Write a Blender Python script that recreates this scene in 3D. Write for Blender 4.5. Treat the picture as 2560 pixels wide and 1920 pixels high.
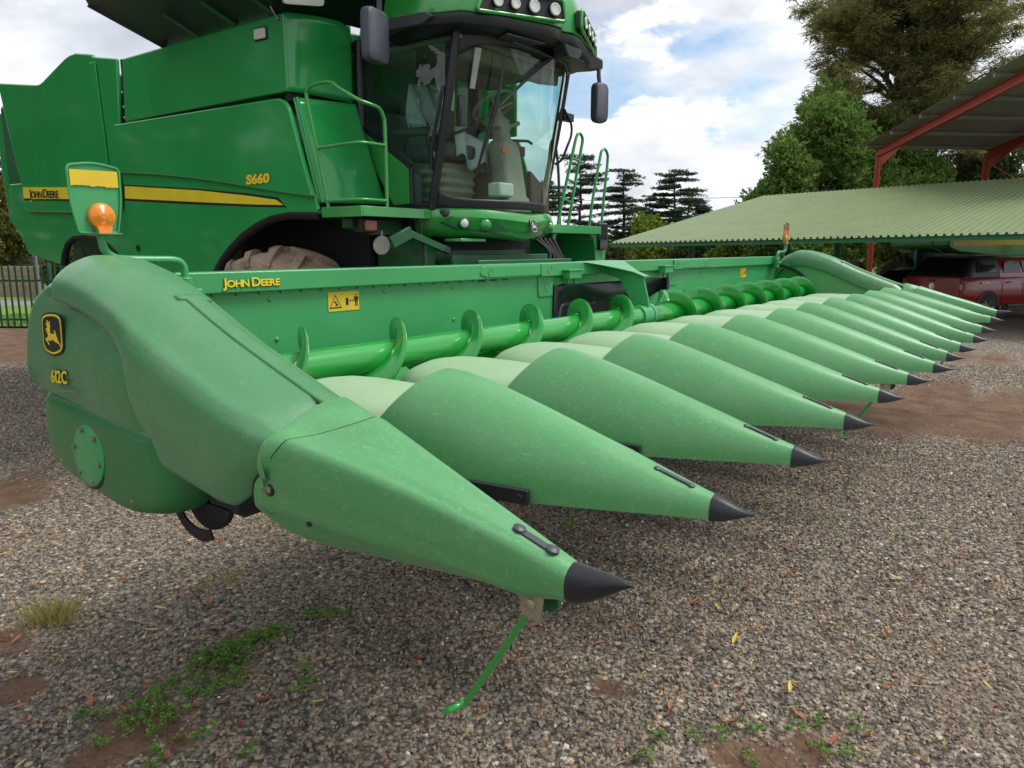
import bpy, math, random
import numpy as np
from mathutils import Vector, Matrix, noise as mnoise

random.seed(7)
for o in list(bpy.data.objects):
    bpy.data.objects.remove(o, do_unlink=True)
scene = bpy.context.scene
COL = scene.collection
R = math.radians

# ------------------------------------------------------------------ camera
cam_d = bpy.data.cameras.new('camera')
cam = bpy.data.objects.new('camera', cam_d)
COL.objects.link(cam)
cam_d.sensor_width = 36.0
cam_d.lens = 26.44
cam_d.clip_start = 0.05
cam_d.clip_end = 6000.0
YAW, PITCH = R(36.62), R(10.25)
fwd = Vector((math.cos(YAW) * math.cos(PITCH), math.sin(YAW) * math.cos(PITCH), -math.sin(PITCH)))
cam.location = (-1.37, -0.65, 1.95)
cam.rotation_euler = fwd.to_track_quat('-Z', 'Y').to_euler()
scene.camera = cam
CAM = Vector(cam.location)
HF = Vector((math.cos(YAW), math.sin(YAW), 0.0))        # horizontal viewing direction
HR = Vector((math.sin(YAW), -math.cos(YAW), 0.0))       # to the right of it


def site(lat, dep, z=0.0):
    """a point of the yard given as metres to the right of and metres away from the viewpoint"""
    p = CAM + HR * lat + HF * dep
    return Vector((p.x, p.y, z))


# ------------------------------------------------------------------ world, sun, exposure
SUN_AZ, SUN_EL = R(-48.0), R(58.0)
world = bpy.data.worlds.new('World')
scene.world = world
world.use_nodes = True
wn, wl = world.node_tree.nodes, world.node_tree.links
wn.clear()


def wnode(t, **kw):
    n = wn.new(t)
    for k, v in kw.items():
        setattr(n, k, v)
    return n


def wmath(op, a, b=None, c=None, clamp=False):
    n = wn.new('ShaderNodeMath')
    n.operation = op
    n.use_clamp = clamp
    for i, v in enumerate((a, b, c)):
        if v is None:
            continue
        if isinstance(v, (int, float)):
            n.inputs[i].default_value = v
        else:
            wl.new(v, n.inputs[i])
    return n.outputs[0]


w_out = wnode('ShaderNodeOutputWorld')
w_bg = wnode('ShaderNodeBackground')
w_sky = wnode('ShaderNodeTexSky')
w_sky.sky_type = 'NISHITA'
w_sky.sun_disc = False
w_sky.sun_elevation = SUN_EL
w_sky.sun_rotation = math.pi / 2 - SUN_AZ
w_sky.air_density = 1.0
w_sky.dust_density = 0.6
w_sky.ozone_density = 1.6
w_tc = wnode('ShaderNodeTexCoord')
w_sep = wnode('ShaderNodeSeparateXYZ')
wl.new(w_tc.outputs['Generated'], w_sep.inputs[0])
zz = wmath('MAXIMUM', w_sep.outputs[2], 0.0)
den = wmath('ADD', zz, 0.22)
u = wmath('DIVIDE', w_sep.outputs[0], den)
v = wmath('DIVIDE', w_sep.outputs[1], den)
w_uv = wnode('ShaderNodeCombineXYZ')
wl.new(u, w_uv.inputs[0])
wl.new(v, w_uv.inputs[1])
wl.new(wmath('MULTIPLY', zz, 1.5), w_uv.inputs[2])


def wnoise(scale, detail, rough, off, dist=0.0):
    mp = wnode('ShaderNodeMapping')
    mp.inputs['Location'].default_value = off
    wl.new(w_uv.outputs[0], mp.inputs[0])
    n = wnode('ShaderNodeTexNoise')
    n.inputs['Scale'].default_value = scale
    n.inputs['Detail'].default_value = detail
    n.inputs['Roughness'].default_value = rough
    n.inputs['Distortion'].default_value = dist
    wl.new(mp.outputs[0], n.inputs['Vector'])
    return n.outputs[0]


def wramp(fac, stops):
    n = wnode('ShaderNodeValToRGB')
    cr = n.color_ramp
    while len(cr.elements) > 1:
        cr.elements.remove(cr.elements[-1])
    cr.elements[0].position, cr.elements[0].color = stops[0][0], stops[0][1]
    for p, c in stops[1:]:
        e = cr.elements.new(p)
        e.color = c
    wl.new(fac, n.inputs[0])
    return n.outputs[0]


def g(x, a=1.0):
    return (x, x, x, a)


def wnoise3(scale, detail, rough, off, stretch, dist=0.0):
    """noise on the direction itself, for heaped clouds that keep their shape towards the horizon"""
    mp = wnode('ShaderNodeMapping')
    mp.inputs['Location'].default_value = off
    mp.inputs['Scale'].default_value = stretch
    wl.new(w_tc.outputs['Generated'], mp.inputs[0])
    n = wnode('ShaderNodeTexNoise')
    n.inputs['Scale'].default_value = scale
    n.inputs['Detail'].default_value = detail
    n.inputs['Roughness'].default_value = rough
    n.inputs['Distortion'].default_value = dist
    wl.new(mp.outputs[0], n.inputs['Vector'])
    return n.outputs[0]


CL1, CL2 = (2.2, 8.3, 0.0), (6.35, 4.6, 3.1)
n_cover = wnoise(0.9, 8.0, 0.55, CL1, 0.15)
n_shade = wnoise(1.4, 8.0, 0.55, (8.3, 2.2, 0.7), 0.2)
cover = wramp(n_cover, [(0.325, g(0.0)), (0.425, g(1.0))])
strat = wramp(n_shade, [(0.34, (0.36, 0.395, 0.455, 1)), (0.46, (0.47, 0.50, 0.55, 1)), (0.56, (0.60, 0.62, 0.65, 1)), (0.68, (0.78, 0.78, 0.785, 1))])
n_cum = wnoise3(2.6, 11.0, 0.54, CL2, (1.0, 1.0, 2.1), 0.1)
n_lit = wnoise3(2.6, 11.0, 0.54, (CL2[0], CL2[1], CL2[2] + 0.055), (1.0, 1.0, 2.1), 0.1)
heap = wramp(n_cum, [(0.53, g(0.0)), (0.56, g(1.0))])
lit = wmath('SUBTRACT', n_cum, n_lit)
body = wmath('ADD', wmath('MULTIPLY', lit, 3.2), wmath('SUBTRACT', 1.02, wmath('MULTIPLY', wmath('SUBTRACT', n_cum, 0.52), 2.6)))
heap_col = wramp(wmath('MULTIPLY', body, 0.8, None, True), [(0.34, (0.36, 0.39, 0.445, 1)), (0.58, (0.50, 0.525, 0.565, 1)), (0.78, (0.68, 0.69, 0.71, 1)), (0.95, (0.86, 0.86, 0.86, 1))])
w_cc = wnode('ShaderNodeMix', data_type='RGBA', blend_type='MIX')
wl.new(heap, w_cc.inputs['Factor'])
wl.new(strat, w_cc.inputs['A'])
wl.new(heap_col, w_cc.inputs['B'])
cloud_col = w_cc.outputs['Result']
cover = wmath('MAXIMUM', cover, heap)
w_mul = wnode('ShaderNodeMix', data_type='RGBA', blend_type='MULTIPLY')
w_mul.inputs['Factor'].default_value = 1.0
wl.new(w_sky.outputs[0], w_mul.inputs['A'])
w_mul.inputs['B'].default_value = (0.95, 1.02, 1.05, 1)
w_scale = wnode('ShaderNodeMix', data_type='RGBA', blend_type='MIX')
wl.new(cover, w_scale.inputs['Factor'])
wl.new(w_mul.outputs['Result'], w_scale.inputs['A'])
# cloud radiance is brought to the sky texture's own scale, so that one strength serves both
w_cl = wnode('ShaderNodeMix', data_type='RGBA', blend_type='MULTIPLY')
w_cl.inputs['Factor'].default_value = 1.0
wl.new(cloud_col, w_cl.inputs['A'])
w_cl.inputs['B'].default_value = (10.4, 10.4, 10.4, 1)
wl.new(w_cl.outputs['Result'], w_scale.inputs['B'])
wl.new(w_scale.outputs['Result'], w_bg.inputs['Color'])
w_bg.inputs['Strength'].default_value = 0.10
wl.new(w_bg.outputs[0], w_out.inputs[0])

sun_d = bpy.data.lights.new('sun', 'SUN')
sun = bpy.data.objects.new('sun', sun_d)
COL.objects.link(sun)
sun_d.energy = 2.0
sun_d.angle = R(26.0)
sun_d.color = (1.0, 0.96, 0.90)
sdir = Vector((math.cos(SUN_AZ) * math.cos(SUN_EL), math.sin(SUN_AZ) * math.cos(SUN_EL), math.sin(SUN_EL)))
sun.rotation_euler = (-sdir).to_track_quat('-Z', 'Y').to_euler()
sun.location = (0, 0, 30)

vs = scene.view_settings
vs.view_transform = 'Standard'
vs.look = 'None'
vs.exposure = 0.62
vs.gamma = 1.0
vs.use_curve_mapping = False
scene.render.engine = 'CYCLES'
scene.cycles.max_bounces = 6
scene.cycles.transparent_max_bounces = 12

# ------------------------------------------------------------------ helpers
class MB:
    """collects geometry for one mesh object"""
    def __init__(s):
        s.v, s.f = [], []

    def add(s, vs_, fs_):
        o = len(s.v)
        s.v += [tuple(p) for p in vs_]
        s.f += [tuple(i + o for i in f) for f in fs_]
        return s

    def box(s, x0, x1, y0, y1, z0, z1):
        return s.add([(x0, y0, z0), (x1, y0, z0), (x1, y1, z0), (x0, y1, z0), (x0, y0, z1), (x1, y0, z1), (x1, y1, z1), (x0, y1, z1)],
                     [(3, 2, 1, 0), (4, 5, 6, 7), (0, 1, 5, 4), (1, 2, 6, 5), (2, 3, 7, 6), (3, 0, 4, 7)])

    def beam(s, p0, p1, w, h, up=(0, 0, 1)):
        p0, p1 = Vector(p0), Vector(p1)
        d = (p1 - p0).normalized()
        r = d.cross(Vector(up))
        if r.length < 1e-4:
            r = d.cross(Vector((1, 0, 0)))
        r.normalize()
        q = r.cross(d)
        pts = []
        for p in (p0, p1):
            for a, b in ((-1, -1), (1, -1), (1, 1), (-1, 1)):
                pts.append(p + r * (a * w / 2) + q * (b * h / 2))
        return s.add(pts, [(3, 2, 1, 0), (4, 5, 6, 7), (0, 1, 5, 4), (1, 2, 6, 5), (2, 3, 7, 6), (3, 0, 4, 7)])

    def loft(s, rings, closed=True, cap0=True, cap1=True, loop=False):
        n = len(rings[0])
        vs_ = [p for r_ in rings for p in r_]
        fs_ = []
        m = len(rings)
        for i in range(m if loop else m - 1):
            a, b = i * n, ((i + 1) % m) * n
            for j in range(n if closed else n - 1):
                k = (j + 1) % n
                fs_.append((a + j, a + k, b + k, b + j))
        if closed and cap0 and not loop:
            fs_.append(tuple(range(n))[::-1])
        if closed and cap1 and not loop:
            fs_.append(tuple(range((m - 1) * n, m * n)))
        return s.add(vs_, fs_)

    def tube(s, path, r, n=10, caps=True):
        path = [Vector(p) for p in path]
        rr = r if isinstance(r, (list, tuple)) else [r] * len(path)
        rings = []
        nrm = None
        for i, p in enumerate(path):
            a = path[max(i - 1, 0)]
            b = path[min(i + 1, len(path) - 1)]
            t = (b - a).normalized()
            if nrm is None:
                ref = Vector((0, 0, 1)) if abs(t.z) < 0.9 else Vector((1, 0, 0))
                nrm = (ref - t * ref.dot(t)).normalized()
            else:
                nrm = (nrm - t * nrm.dot(t))
                nrm.normalize()
            bi = t.cross(nrm)
            rings.append([p + (nrm * math.cos(2 * math.pi * k / n) + bi * math.sin(2 * math.pi * k / n)) * rr[i] for k in range(n)])
        return s.loft(rings, True, caps, caps)

    def cyl(s, p0, p1, r0, r1=None, n=16):
        return s.tube([p0, p1], [r0, r0 if r1 is None else r1], n)

    def lathe(s, c, axis, prof, n=24):
        """prof: (distance along axis, radius)"""
        c, t = Vector(c), Vector(axis).normalized()
        ref = Vector((0, 0, 1)) if abs(t.z) < 0.9 else Vector((1, 0, 0))
        a = (ref - t * ref.dot(t)).normalized()
        b = t.cross(a)
        rings = [[c + t * h + (a * math.cos(2 * math.pi * k / n) + b * math.sin(2 * math.pi * k / n)) * max(r_, 1e-4) for k in range(n)] for h, r_ in prof]
        return s.loft(rings, True, True, True)

    def prism(s, poly, vec):
        poly = [Vector(p) for p in poly]
        vec = Vector(vec)
        n = len(poly)
        return s.add(poly + [p + vec for p in poly],
                     [tuple(range(n))[::-1], tuple(range(n, 2 * n))] + [(i, (i + 1) % n, n + (i + 1) % n, n + i) for i in range(n)])

    def plate(s, yz, x0, x1):
        return s.prism([(x0, a, b) for a, b in yz], (x1 - x0, 0, 0))

    def grid(s, fn, us, vs_, thick=None):
        pts = [[Vector(fn(a, b)) for b in vs_] for a in us]
        n = len(vs_)
        o = len(s.v)
        for r_ in pts:
            s.v += [tuple(p) for p in r_]
        for i in range(len(us) - 1):
            for j in range(n - 1):
                s.f.append((o + i * n + j, o + (i + 1) * n + j, o + (i + 1) * n + j + 1, o + i * n + j + 1))
        return s

    def build(s, name, mat, parent=None, smooth=35, bevel=0, seg=2, solid=0, flip=False, sub=0):
        me = bpy.data.meshes.new(name)
        me.from_pydata([tuple(p) for p in s.v], [], s.f)
        me.validate()
        if flip:
            me.flip_normals()
        me.update()
        return finish(name, me, mat, parent, smooth, bevel, seg, solid, sub)


def finish(name, me, mat, parent=None, smooth=35, bevel=0, seg=2, solid=0, sub=0):
    o = bpy.data.objects.new(name, me)
    COL.objects.link(o)
    if mat is not None:
        me.materials.append(mat)
    if smooth is not None:
        me.polygons.foreach_set('use_smooth', [True] * len(me.polygons))
        if smooth < 179:
            me.set_sharp_from_angle(angle=R(smooth))
    if solid:
        m = o.modifiers.new('solid', 'SOLIDIFY')
        m.thickness = solid
        m.offset = -1
    if bevel:
        m = o.modifiers.new('bevel', 'BEVEL')
        m.width = bevel
        m.segments = seg
        m.limit_method = 'ANGLE'
        m.angle_limit = R(35)
    if sub:
        m = o.modifiers.new('sub', 'SUBSURF')
        m.levels = sub
        m.render_levels = sub
    if parent is not None:
        attach(o, parent)
    return o


def wmat(o):
    m = Matrix.LocRotScale(o.location, o.rotation_euler, o.scale)
    if o.parent is not None:
        m = wmat(o.parent) @ o.matrix_parent_inverse @ m
    return m


def attach(o, parent):
    o.parent = parent
    o.matrix_parent_inverse = wmat(parent).inverted()


def thing(name, label, cat, loc=(0, 0, 0), rz=0.0, group=None):
    o = bpy.data.objects.new(name, None)
    o.empty_display_size = 0.2
    COL.objects.link(o)
    o.location = loc
    o.rotation_euler = (0, 0, rz)
    return tag(o, label, cat, group)


def tag(o, label=None, cat=None, group=None, kind=None):
    if label:
        o['label'] = label
    if cat:
        o['category'] = cat
    if group:
        o['group'] = group
    if kind:
        o['kind'] = kind
    return o


def copy_tree(o, parent=None):
    c = o.copy()
    COL.objects.link(c)
    c.parent = parent
    for ch in [q for q in bpy.data.objects if q.parent == o]:
        copy_tree(ch, c)
    return c


def crom(pts, n):
    """smooth curve through points, n samples per span"""
    P = [Vector(p) for p in pts]
    out = []
    for i in range(len(P) - 1):
        a, b, c, d = P[max(i - 1, 0)], P[i], P[i + 1], P[min(i + 2, len(P) - 1)]
        for k in range(n):
            t = k / n
            out.append(0.5 * ((2 * b) + (c - a) * t + (2 * a - 5 * b + 4 * c - d) * t * t + (3 * b - a - 3 * c + d) * t ** 3))
    out.append(P[-1])
    return out


def lerp(a, b, t):
    return a + (b - a) * t


def interp(x, xs, ys):
    return float(np.interp(x, xs, ys))


# ------------------------------------------------------------------ materials
def surf_x(mb, y, z, side=-1):
    """x where the outside of the collected mesh is met at (y, z), coming from the given side"""
    from mathutils.bvhtree import BVHTree
    t = BVHTree.FromPolygons([Vector(p) for p in mb.v], [list(f) for f in mb.f])
    h = t.ray_cast(Vector((side * 50.0, y, z)), Vector((-side, 0, 0)))
    return h[0].x if h[0] is not None else None


class NT:
    def __init__(s, name):
        s.m = bpy.data.materials.new(name)
        s.m.use_nodes = True
        s.n, s.l = s.m.node_tree.nodes, s.m.node_tree.links
        s.b = s.n['Principled BSDF']
        s.out = s.n['Material Output']
        s.tc = None

    def coord(s, kind='Object', scale=(1, 1, 1)):
        if s.tc is None:
            s.tc = s.n.new('ShaderNodeTexCoord')
        mp = s.n.new('ShaderNodeMapping')
        mp.inputs['Scale'].default_value = scale
        s.l.new(s.tc.outputs[kind], mp.inputs[0])
        return mp.outputs[0]

    def noise(s, scale, detail=4, rough=0.55, vec=None, dist=0):
        n = s.n.new('ShaderNodeTexNoise')
        n.inputs['Scale'].default_value = scale
        n.inputs['Detail'].default_value = detail
        n.inputs['Roughness'].default_value = rough
        n.inputs['Distortion'].default_value = dist
        s.l.new(vec if vec is not None else s.coord(), n.inputs['Vector'])
        return n.outputs[0]

    def voro(s, scale, feature='F1', vec=None, out='Distance'):
        n = s.n.new('ShaderNodeTexVoronoi')
        n.feature = feature
        n.inputs['Scale'].default_value = scale
        s.l.new(vec if vec is not None else s.coord(), n.inputs['Vector'])
        return n.outputs[out]

    def ramp(s, fac, stops, interp_='LINEAR'):
        n = s.n.new('ShaderNodeValToRGB')
        cr = n.color_ramp
        cr.interpolation = interp_
        while len(cr.elements) > 1:
            cr.elements.remove(cr.elements[-1])
        cr.elements[0].position = stops[0][0]
        cr.elements[0].color = c4(stops[0][1])
        for p, c in stops[1:]:
            cr.elements.new(p).color = c4(c)
        s.l.new(fac, n.inputs[0])
        return n.outputs[0]

    def mix(s, fac, a, b, blend='MIX'):
        n = s.n.new('ShaderNodeMix')
        n.data_type = 'RGBA'
        n.blend_type = blend
        for k, v_ in (('Factor', fac), ('A', a), ('B', b)):
            if isinstance(v_, (int, float)) and k == 'Factor':
                n.inputs[k].default_value = v_
            elif isinstance(v_, tuple):
                n.inputs[k].default_value = c4(v_)
            else:
                s.l.new(v_, n.inputs[k])
        return n.outputs['Result']

    def math(s, op, a, b=None, clamp=False):
        n = s.n.new('ShaderNodeMath')
        n.operation = op
        n.use_clamp = clamp
        for i, v_ in enumerate((a, b)):
            if v_ is None:
                continue
            if isinstance(v_, (int, float)):
                n.inputs[i].default_value = v_
            else:
                s.l.new(v_, n.inputs[i])
        return n.outputs[0]

    def col(s, c):
        s.set('Base Color', c)

    def set(s, k, v_):
        if isinstance(v_, tuple):
            s.b.inputs[k].default_value = c4(v_) if len(v_) != 2 else v_
        elif isinstance(v_, (int, float)):
            s.b.inputs[k].default_value = v_
        else:
            s.l.new(v_, s.b.inputs[k])

    def bump(s, h, strength=0.3, dist=0.01):
        n = s.n.new('ShaderNodeBump')
        n.inputs['Strength'].default_value = strength
        n.inputs['Distance'].default_value = dist
        s.l.new(h, n.inputs['Height'])
        s.l.new(n.outputs[0], s.b.inputs['Normal'])


def c4(c):
    c = tuple(c)
    return c if len(c) == 4 else c + (1.0,)


def simple(name, c, rough=0.5, metal=0.0, coat=0.0, var=0.12, nscale=6.0, bump=0.0, bscale=60.0, spec=0.5):
    t = NT(name)
    nz = t.noise(nscale, 5)
    d = tuple(max(0, x * (1 - var * 2)) for x in c)
    e = tuple(min(1, x * (1 + var)) for x in c)
    t.col(t.ramp(nz, [(0.3, d), (0.7, e)]))
    t.set('Roughness', t.math('ADD', t.math('MULTIPLY', t.noise(nscale * 2.3, 4), 0.16), rough - 0.08))
    t.set('Metallic', metal)
    t.set('Coat Weight', coat)
    t.set('Coat Roughness', 0.06)
    t.set('Specular IOR Level', spec)
    if bump:
        t.bump(t.noise(bscale, 4), bump, 0.004)
    return t.m


def plastic(name, c, c2, rough, scratch=0.5):
    """rotationally moulded polyethylene: matt, dusty, finely scratched"""
    t = NT(name)
    oi = t.n.new('ShaderNodeObjectInfo')
    tone = t.math('ADD', t.math('MULTIPLY', t.noise(1.1, 4, 0.5), 0.55), t.math('MULTIPLY', oi.outputs['Random'], 0.45))
    base = t.ramp(tone, [(0.25, c), (0.75, c2)])
    s1 = t.noise(16, 3, 0.6, t.coord('Object', (9, 1.0, 9)), 0.8)
    s2 = t.noise(12, 3, 0.6, t.coord('Object', (7, 2.2, 3)), 1.4)
    scr = t.math('MAXIMUM', t.ramp(s1, [(0.66, (0, 0, 0)), (0.70, (1, 1, 1)), (0.73, (0, 0, 0))]),
                 t.ramp(s2, [(0.60, (0, 0, 0)), (0.612, (1, 1, 1)), (0.625, (0, 0, 0))]))
    light = tuple(min(1, x * 1.7 + 0.05) for x in c2)
    dust = t.ramp(t.noise(5.5, 7, 0.65), [(0.45, (0, 0, 0)), (0.8, (1, 1, 1))])
    b = t.mix(t.math('MULTIPLY', dust, 0.13), base, (0.32, 0.36, 0.22))
    t.col(t.mix(t.math('MULTIPLY', scr, scratch), b, light))
    t.set('Roughness', t.math('ADD', t.math('MULTIPLY', t.noise(9, 5), 0.2), rough - 0.1))
    t.set('Specular IOR Level', 0.7)
    t.set('Sheen Weight', 0.14)
    t.set('Sheen Roughness', 0.45)
    t.set('Sheen Tint', (0.75, 0.95, 0.75))
    t.bump(t.noise(420, 3, 0.6), 0.08, 0.002)
    return t.m


def paint(name, c, rough=0.28, coat=0.6, dirt=0.25):
    t = NT(name)
    nz = t.noise(1.3, 6, 0.6)
    b = t.ramp(nz, [(0.3, tuple(x * 0.88 for x in c)), (0.7, tuple(min(1, x * 1.1) for x in c))])
    dd = t.ramp(t.noise(3.0, 8, 0.7), [(0.52, (0, 0, 0)), (0.85, (1, 1, 1))])
    t.col(t.mix(t.math('MULTIPLY', dd, dirt), b, (0.20, 0.22, 0.15)))
    t.set('Roughness', t.math('ADD', t.math('MULTIPLY', t.noise(4, 6, 0.65), 0.22), rough - 0.1))
    t.set('Coat Weight', coat)
    t.set('Coat Roughness', 0.07)
    t.bump(t.noise(3.0, 2, 0.4), 0.05, 0.02)
    return t.m


M = {}
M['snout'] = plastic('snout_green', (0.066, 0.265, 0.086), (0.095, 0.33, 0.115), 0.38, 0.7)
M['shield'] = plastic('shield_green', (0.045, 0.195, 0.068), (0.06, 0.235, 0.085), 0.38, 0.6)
M['hood'] = plastic('hood_faded_green', (0.26, 0.43, 0.235), (0.33, 0.48, 0.28), 0.46, 0.3)
M['green'] = paint('body_green', (0.020, 0.31, 0.07), 0.22, 0.45, 0.05)
M['green_head'] = paint('header_green', (0.048, 0.325, 0.108), 0.35, 0.25, 0.15)
M['green_auger'] = paint('auger_green', (0.016, 0.30, 0.04), 0.22, 0.7, 0.08)
M['green_dark'] = paint('frame_green', (0.010, 0.11, 0.03), 0.45, 0.2)
M['green_fresh'] = paint('nose_green', (0.03, 0.30, 0.05), 0.25, 0.7)
M['tank_inside'] = simple('tank_cover_black', (0.012, 0.026, 0.024), 0.42, var=0.2)
M['black'] = simple('black_plastic', (0.016, 0.017, 0.021), 0.38, var=0.15)
M['black_matt'] = simple('black_matt', (0.010, 0.011, 0.013), 0.6, var=0.2)
M['rubber'] = simple('rubber', (0.02, 0.019, 0.018), 0.7, var=0.2)
M['greyplastic'] = simple('grey_plastic', (0.055, 0.058, 0.07), 0.45, var=0.1)
M['mirrorback'] = simple('mirror_shell', (0.075, 0.08, 0.105), 0.5, var=0.06)
M['yellow'] = simple('decal_yellow', (0.84, 0.66, 0.03), 0.35, var=0.05)
M['ylab'] = simple('label_yellow', (0.76, 0.53, 0.03), 0.4, var=0.05)
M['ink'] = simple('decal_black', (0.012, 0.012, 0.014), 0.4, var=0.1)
M['steel'] = simple('zinc_steel', (0.42, 0.42, 0.40), 0.35, metal=0.9, var=0.15)
M['zinc'] = simple('bracket_zinc', (0.42, 0.38, 0.27), 0.45, metal=0.6, var=0.2)
M['chrome'] = simple('chrome', (0.75, 0.75, 0.76), 0.12, metal=1.0, var=0.03)
M['beige'] = simple('cab_beige', (0.26, 0.235, 0.18), 0.6, var=0.08)
M['beige_dark'] = simple('cab_dark', (0.045, 0.045, 0.042), 0.65, var=0.12)
M['brown'] = simple('cab_brown', (0.09, 0.055, 0.04), 0.6, var=0.1)
M['olive'] = simple('cab_headliner', (0.16, 0.165, 0.12), 0.7, var=0.08)
M['clear_film'] = simple('clear_film', (0.34, 0.36, 0.35), 0.25, var=0.15, nscale=4, bump=0.5, bscale=9)
M['lens'] = simple('lamp_lens', (0.72, 0.72, 0.70), 0.12, coat=0.8, var=0.08, nscale=60)
M['reflector'] = simple('lamp_reflector', (0.70, 0.71, 0.70), 0.2, metal=0.8, var=0.15, nscale=40)
M['offwhite'] = simple('offwhite', (0.70, 0.69, 0.60), 0.5, var=0.05)
M['glass_black'] = simple('dark_glass', (0.008, 0.010, 0.012), 0.06, var=0.05, spec=0.6)


def amber(name, c, e=0.0):
    t = NT(name)
    rings = t.n.new('ShaderNodeTexNoise')
    rings.inputs['Scale'].default_value = 30
    t.l.new(t.coord(), rings.inputs['Vector'])
    t.col(t.ramp(rings.outputs[0], [(0.35, tuple(x * 0.8 for x in c)), (0.65, c)]))
    t.set('Roughness', 0.22)
    t.set('Subsurface Weight', 0.15)
    t.set('Coat Weight', 0.5)
    return t.m


M['amber'] = amber('amber_lens', (0.85, 0.27, 0.012))
M['orange'] = amber('orange_lens', (0.62, 0.13, 0.03))
M['red_lens'] = amber('red_lens', (0.55, 0.02, 0.015))
M['redorange'] = amber('fluoro_orange', (0.95, 0.10, 0.015))


def glass(name, tint, gloss=0.9, rough=0.01):
    t = NT(name)
    t.n.remove(t.b)
    tr = t.n.new('ShaderNodeBsdfTransparent')
    tr.inputs[0].default_value = c4(tint)
    gl = t.n.new('ShaderNodeBsdfGlossy')
    gl.inputs['Color'].default_value = (gloss, gloss, gloss, 1)
    gl.inputs['Roughness'].default_value = rough
    lw = t.n.new('ShaderNodeLayerWeight')
    lw.inputs['Blend'].default_value = 0.5
    p5 = t.math('POWER', lw.outputs['Facing'], 4.0)
    frs = t.math('ADD', t.math('MULTIPLY', p5, 0.85), 0.05)
    nz = t.noise(7, 5, 0.6)
    fac = t.math('ADD', frs, t.math('MULTIPLY', t.ramp(nz, [(0.55, (0, 0, 0)), (0.9, (1, 1, 1))]), 0.06))
    mx = t.n.new('ShaderNodeMixShader')
    t.l.new(fac, mx.inputs[0])
    t.l.new(tr.outputs[0], mx.inputs[1])
    t.l.new(gl.outputs[0], mx.inputs[2])
    t.l.new(mx.outputs[0], t.out.inputs[0])
    return t.m


M['glass'] = glass('cab_glass', (0.78, 0.93, 0.89))
M['glass_side'] = glass('cab_side_glass', (0.68, 0.90, 0.84))


# ------------------------------------------------------------------ lettering
def glyph_mesh(txt, size, bold=0.0, depth=0.0006):
    cu = bpy.data.curves.new('lettering', 'FONT')
    cu.body = txt
    cu.size = size
    cu.offset = bold
    cu.extrude = depth
    cu.resolution_u = 4
    tmp = bpy.data.objects.new('lettering', cu)
    me = bpy.data.meshes.new_from_object(tmp)
    bpy.data.objects.remove(tmp)
    bpy.data.curves.remove(cu)
    vs_ = np.empty(len(me.vertices) * 3)
    me.vertices.foreach_get('co', vs_)
    vs_ = vs_.reshape(-1, 3)
    fs_ = [tuple(p.vertices) for p in me.polygons]
    bpy.data.meshes.remove(me)
    return vs_, fs_


def lettering(name, runs, origin, right, up, mat, parent, squeeze=1.0, bold=0.0, depth=0.0006, slant=0.0, gap=0.06, lift=0.0, drop=(0, 0)):
    """runs: (text, cap size) set one after the other along `right`, returns object and total width"""
    o0, r_, u_ = Vector(origin), Vector(right).normalized(), Vector(up).normalized()
    n_ = r_.cross(u_)
    mb = MB()
    x = 0.0
    for txt, size in runs:
        if txt == ' ':
            x += size * 0.25
            continue
        for ch in txt:
            gv, gf = glyph_mesh(ch, size, bold, depth)
            if len(gv) == 0:
                continue
            pv, _ = glyph_mesh(ch, size, 0.0, depth)
            x0, x1 = pv[:, 0].min(), pv[:, 0].max()
            pts = []
            for p in gv:
                lx = (p[0] - x0) * squeeze + x + p[1] * slant + drop[0]
                pts.append(o0 + r_ * lx + u_ * (p[1] + drop[1]) + n_ * (p[2] + lift))
            mb.add(pts, gf)
            x += (x1 - x0) * squeeze + size * gap
    return mb.build(name, mat, parent, smooth=None), x


def frame_poly(mb, pts2, origin, right, up, depth, lift=0.0):
    o0, r_, u_ = Vector(origin), Vector(right).normalized(), Vector(up).normalized()
    n_ = r_.cross(u_)
    mb.prism([o0 + r_ * a + u_ * b + n_ * lift for a, b in pts2], n_ * depth)
    return mb


def rounded(pts, r, n=4):
    """polygon (2-D) with rounded corners; r number or list"""
    out = []
    m = len(pts)
    for i in range(m):
        p = Vector((pts[i][0], pts[i][1]))
        a = Vector(pts[i - 1][:2]) - p
        b = Vector(pts[(i + 1) % m][:2]) - p
        ri = r[i] if isinstance(r, (list, tuple)) else r
        ri = min(ri, a.length * 0.45, b.length * 0.45)
        if ri < 1e-5:
            out.append((p.x, p.y))
            continue
        a0 = p + a.normalized() * ri
        b0 = p + b.normalized() * ri
        for k in range(n + 1):
            t = k / n
            q = a0 * (1 - t) ** 2 + p * 2 * t * (1 - t) + b0 * t * t
            out.append((q.x, q.y))
    return out


XM = 4.56      # middle of the machine
# ================================================================== CORN HEADER
HD = thing('corn_header', 'twelve row green corn header with pointed snouts held out in front of the combine', 'corn header', (XM, 2.7, 0.95))
PITCHX = 0.76
TIP_Y = [0.044, 0.035, 0.019, 0.007, 0.010, -0.008, -0.047, -0.035, -0.043, -0.068, -0.066, -0.080, -0.095]
TIP_Z = [1.231, 1.173, 1.165, 1.161, 1.161, 1.148, 1.128, 1.116, 1.104, 1.110, 1.133, 1.177, 1.218]


def arch(x, y, zt, zb, w, n=20, sweep=0.0, flat=0.72):
    """closed arched section, flat underneath"""
    out = []
    for i in range(n + 1):
        t = -math.pi / 2 + math.pi * i / n
        sx = math.copysign(abs(math.sin(t)) ** (0.86 if flat < 1 else 1.0), math.sin(t))
        out.append(Vector((x + w * sx, y + sweep * sx * sx, zb + (zt - zb) * max(math.cos(t), 0) ** flat)))
    return out


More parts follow.
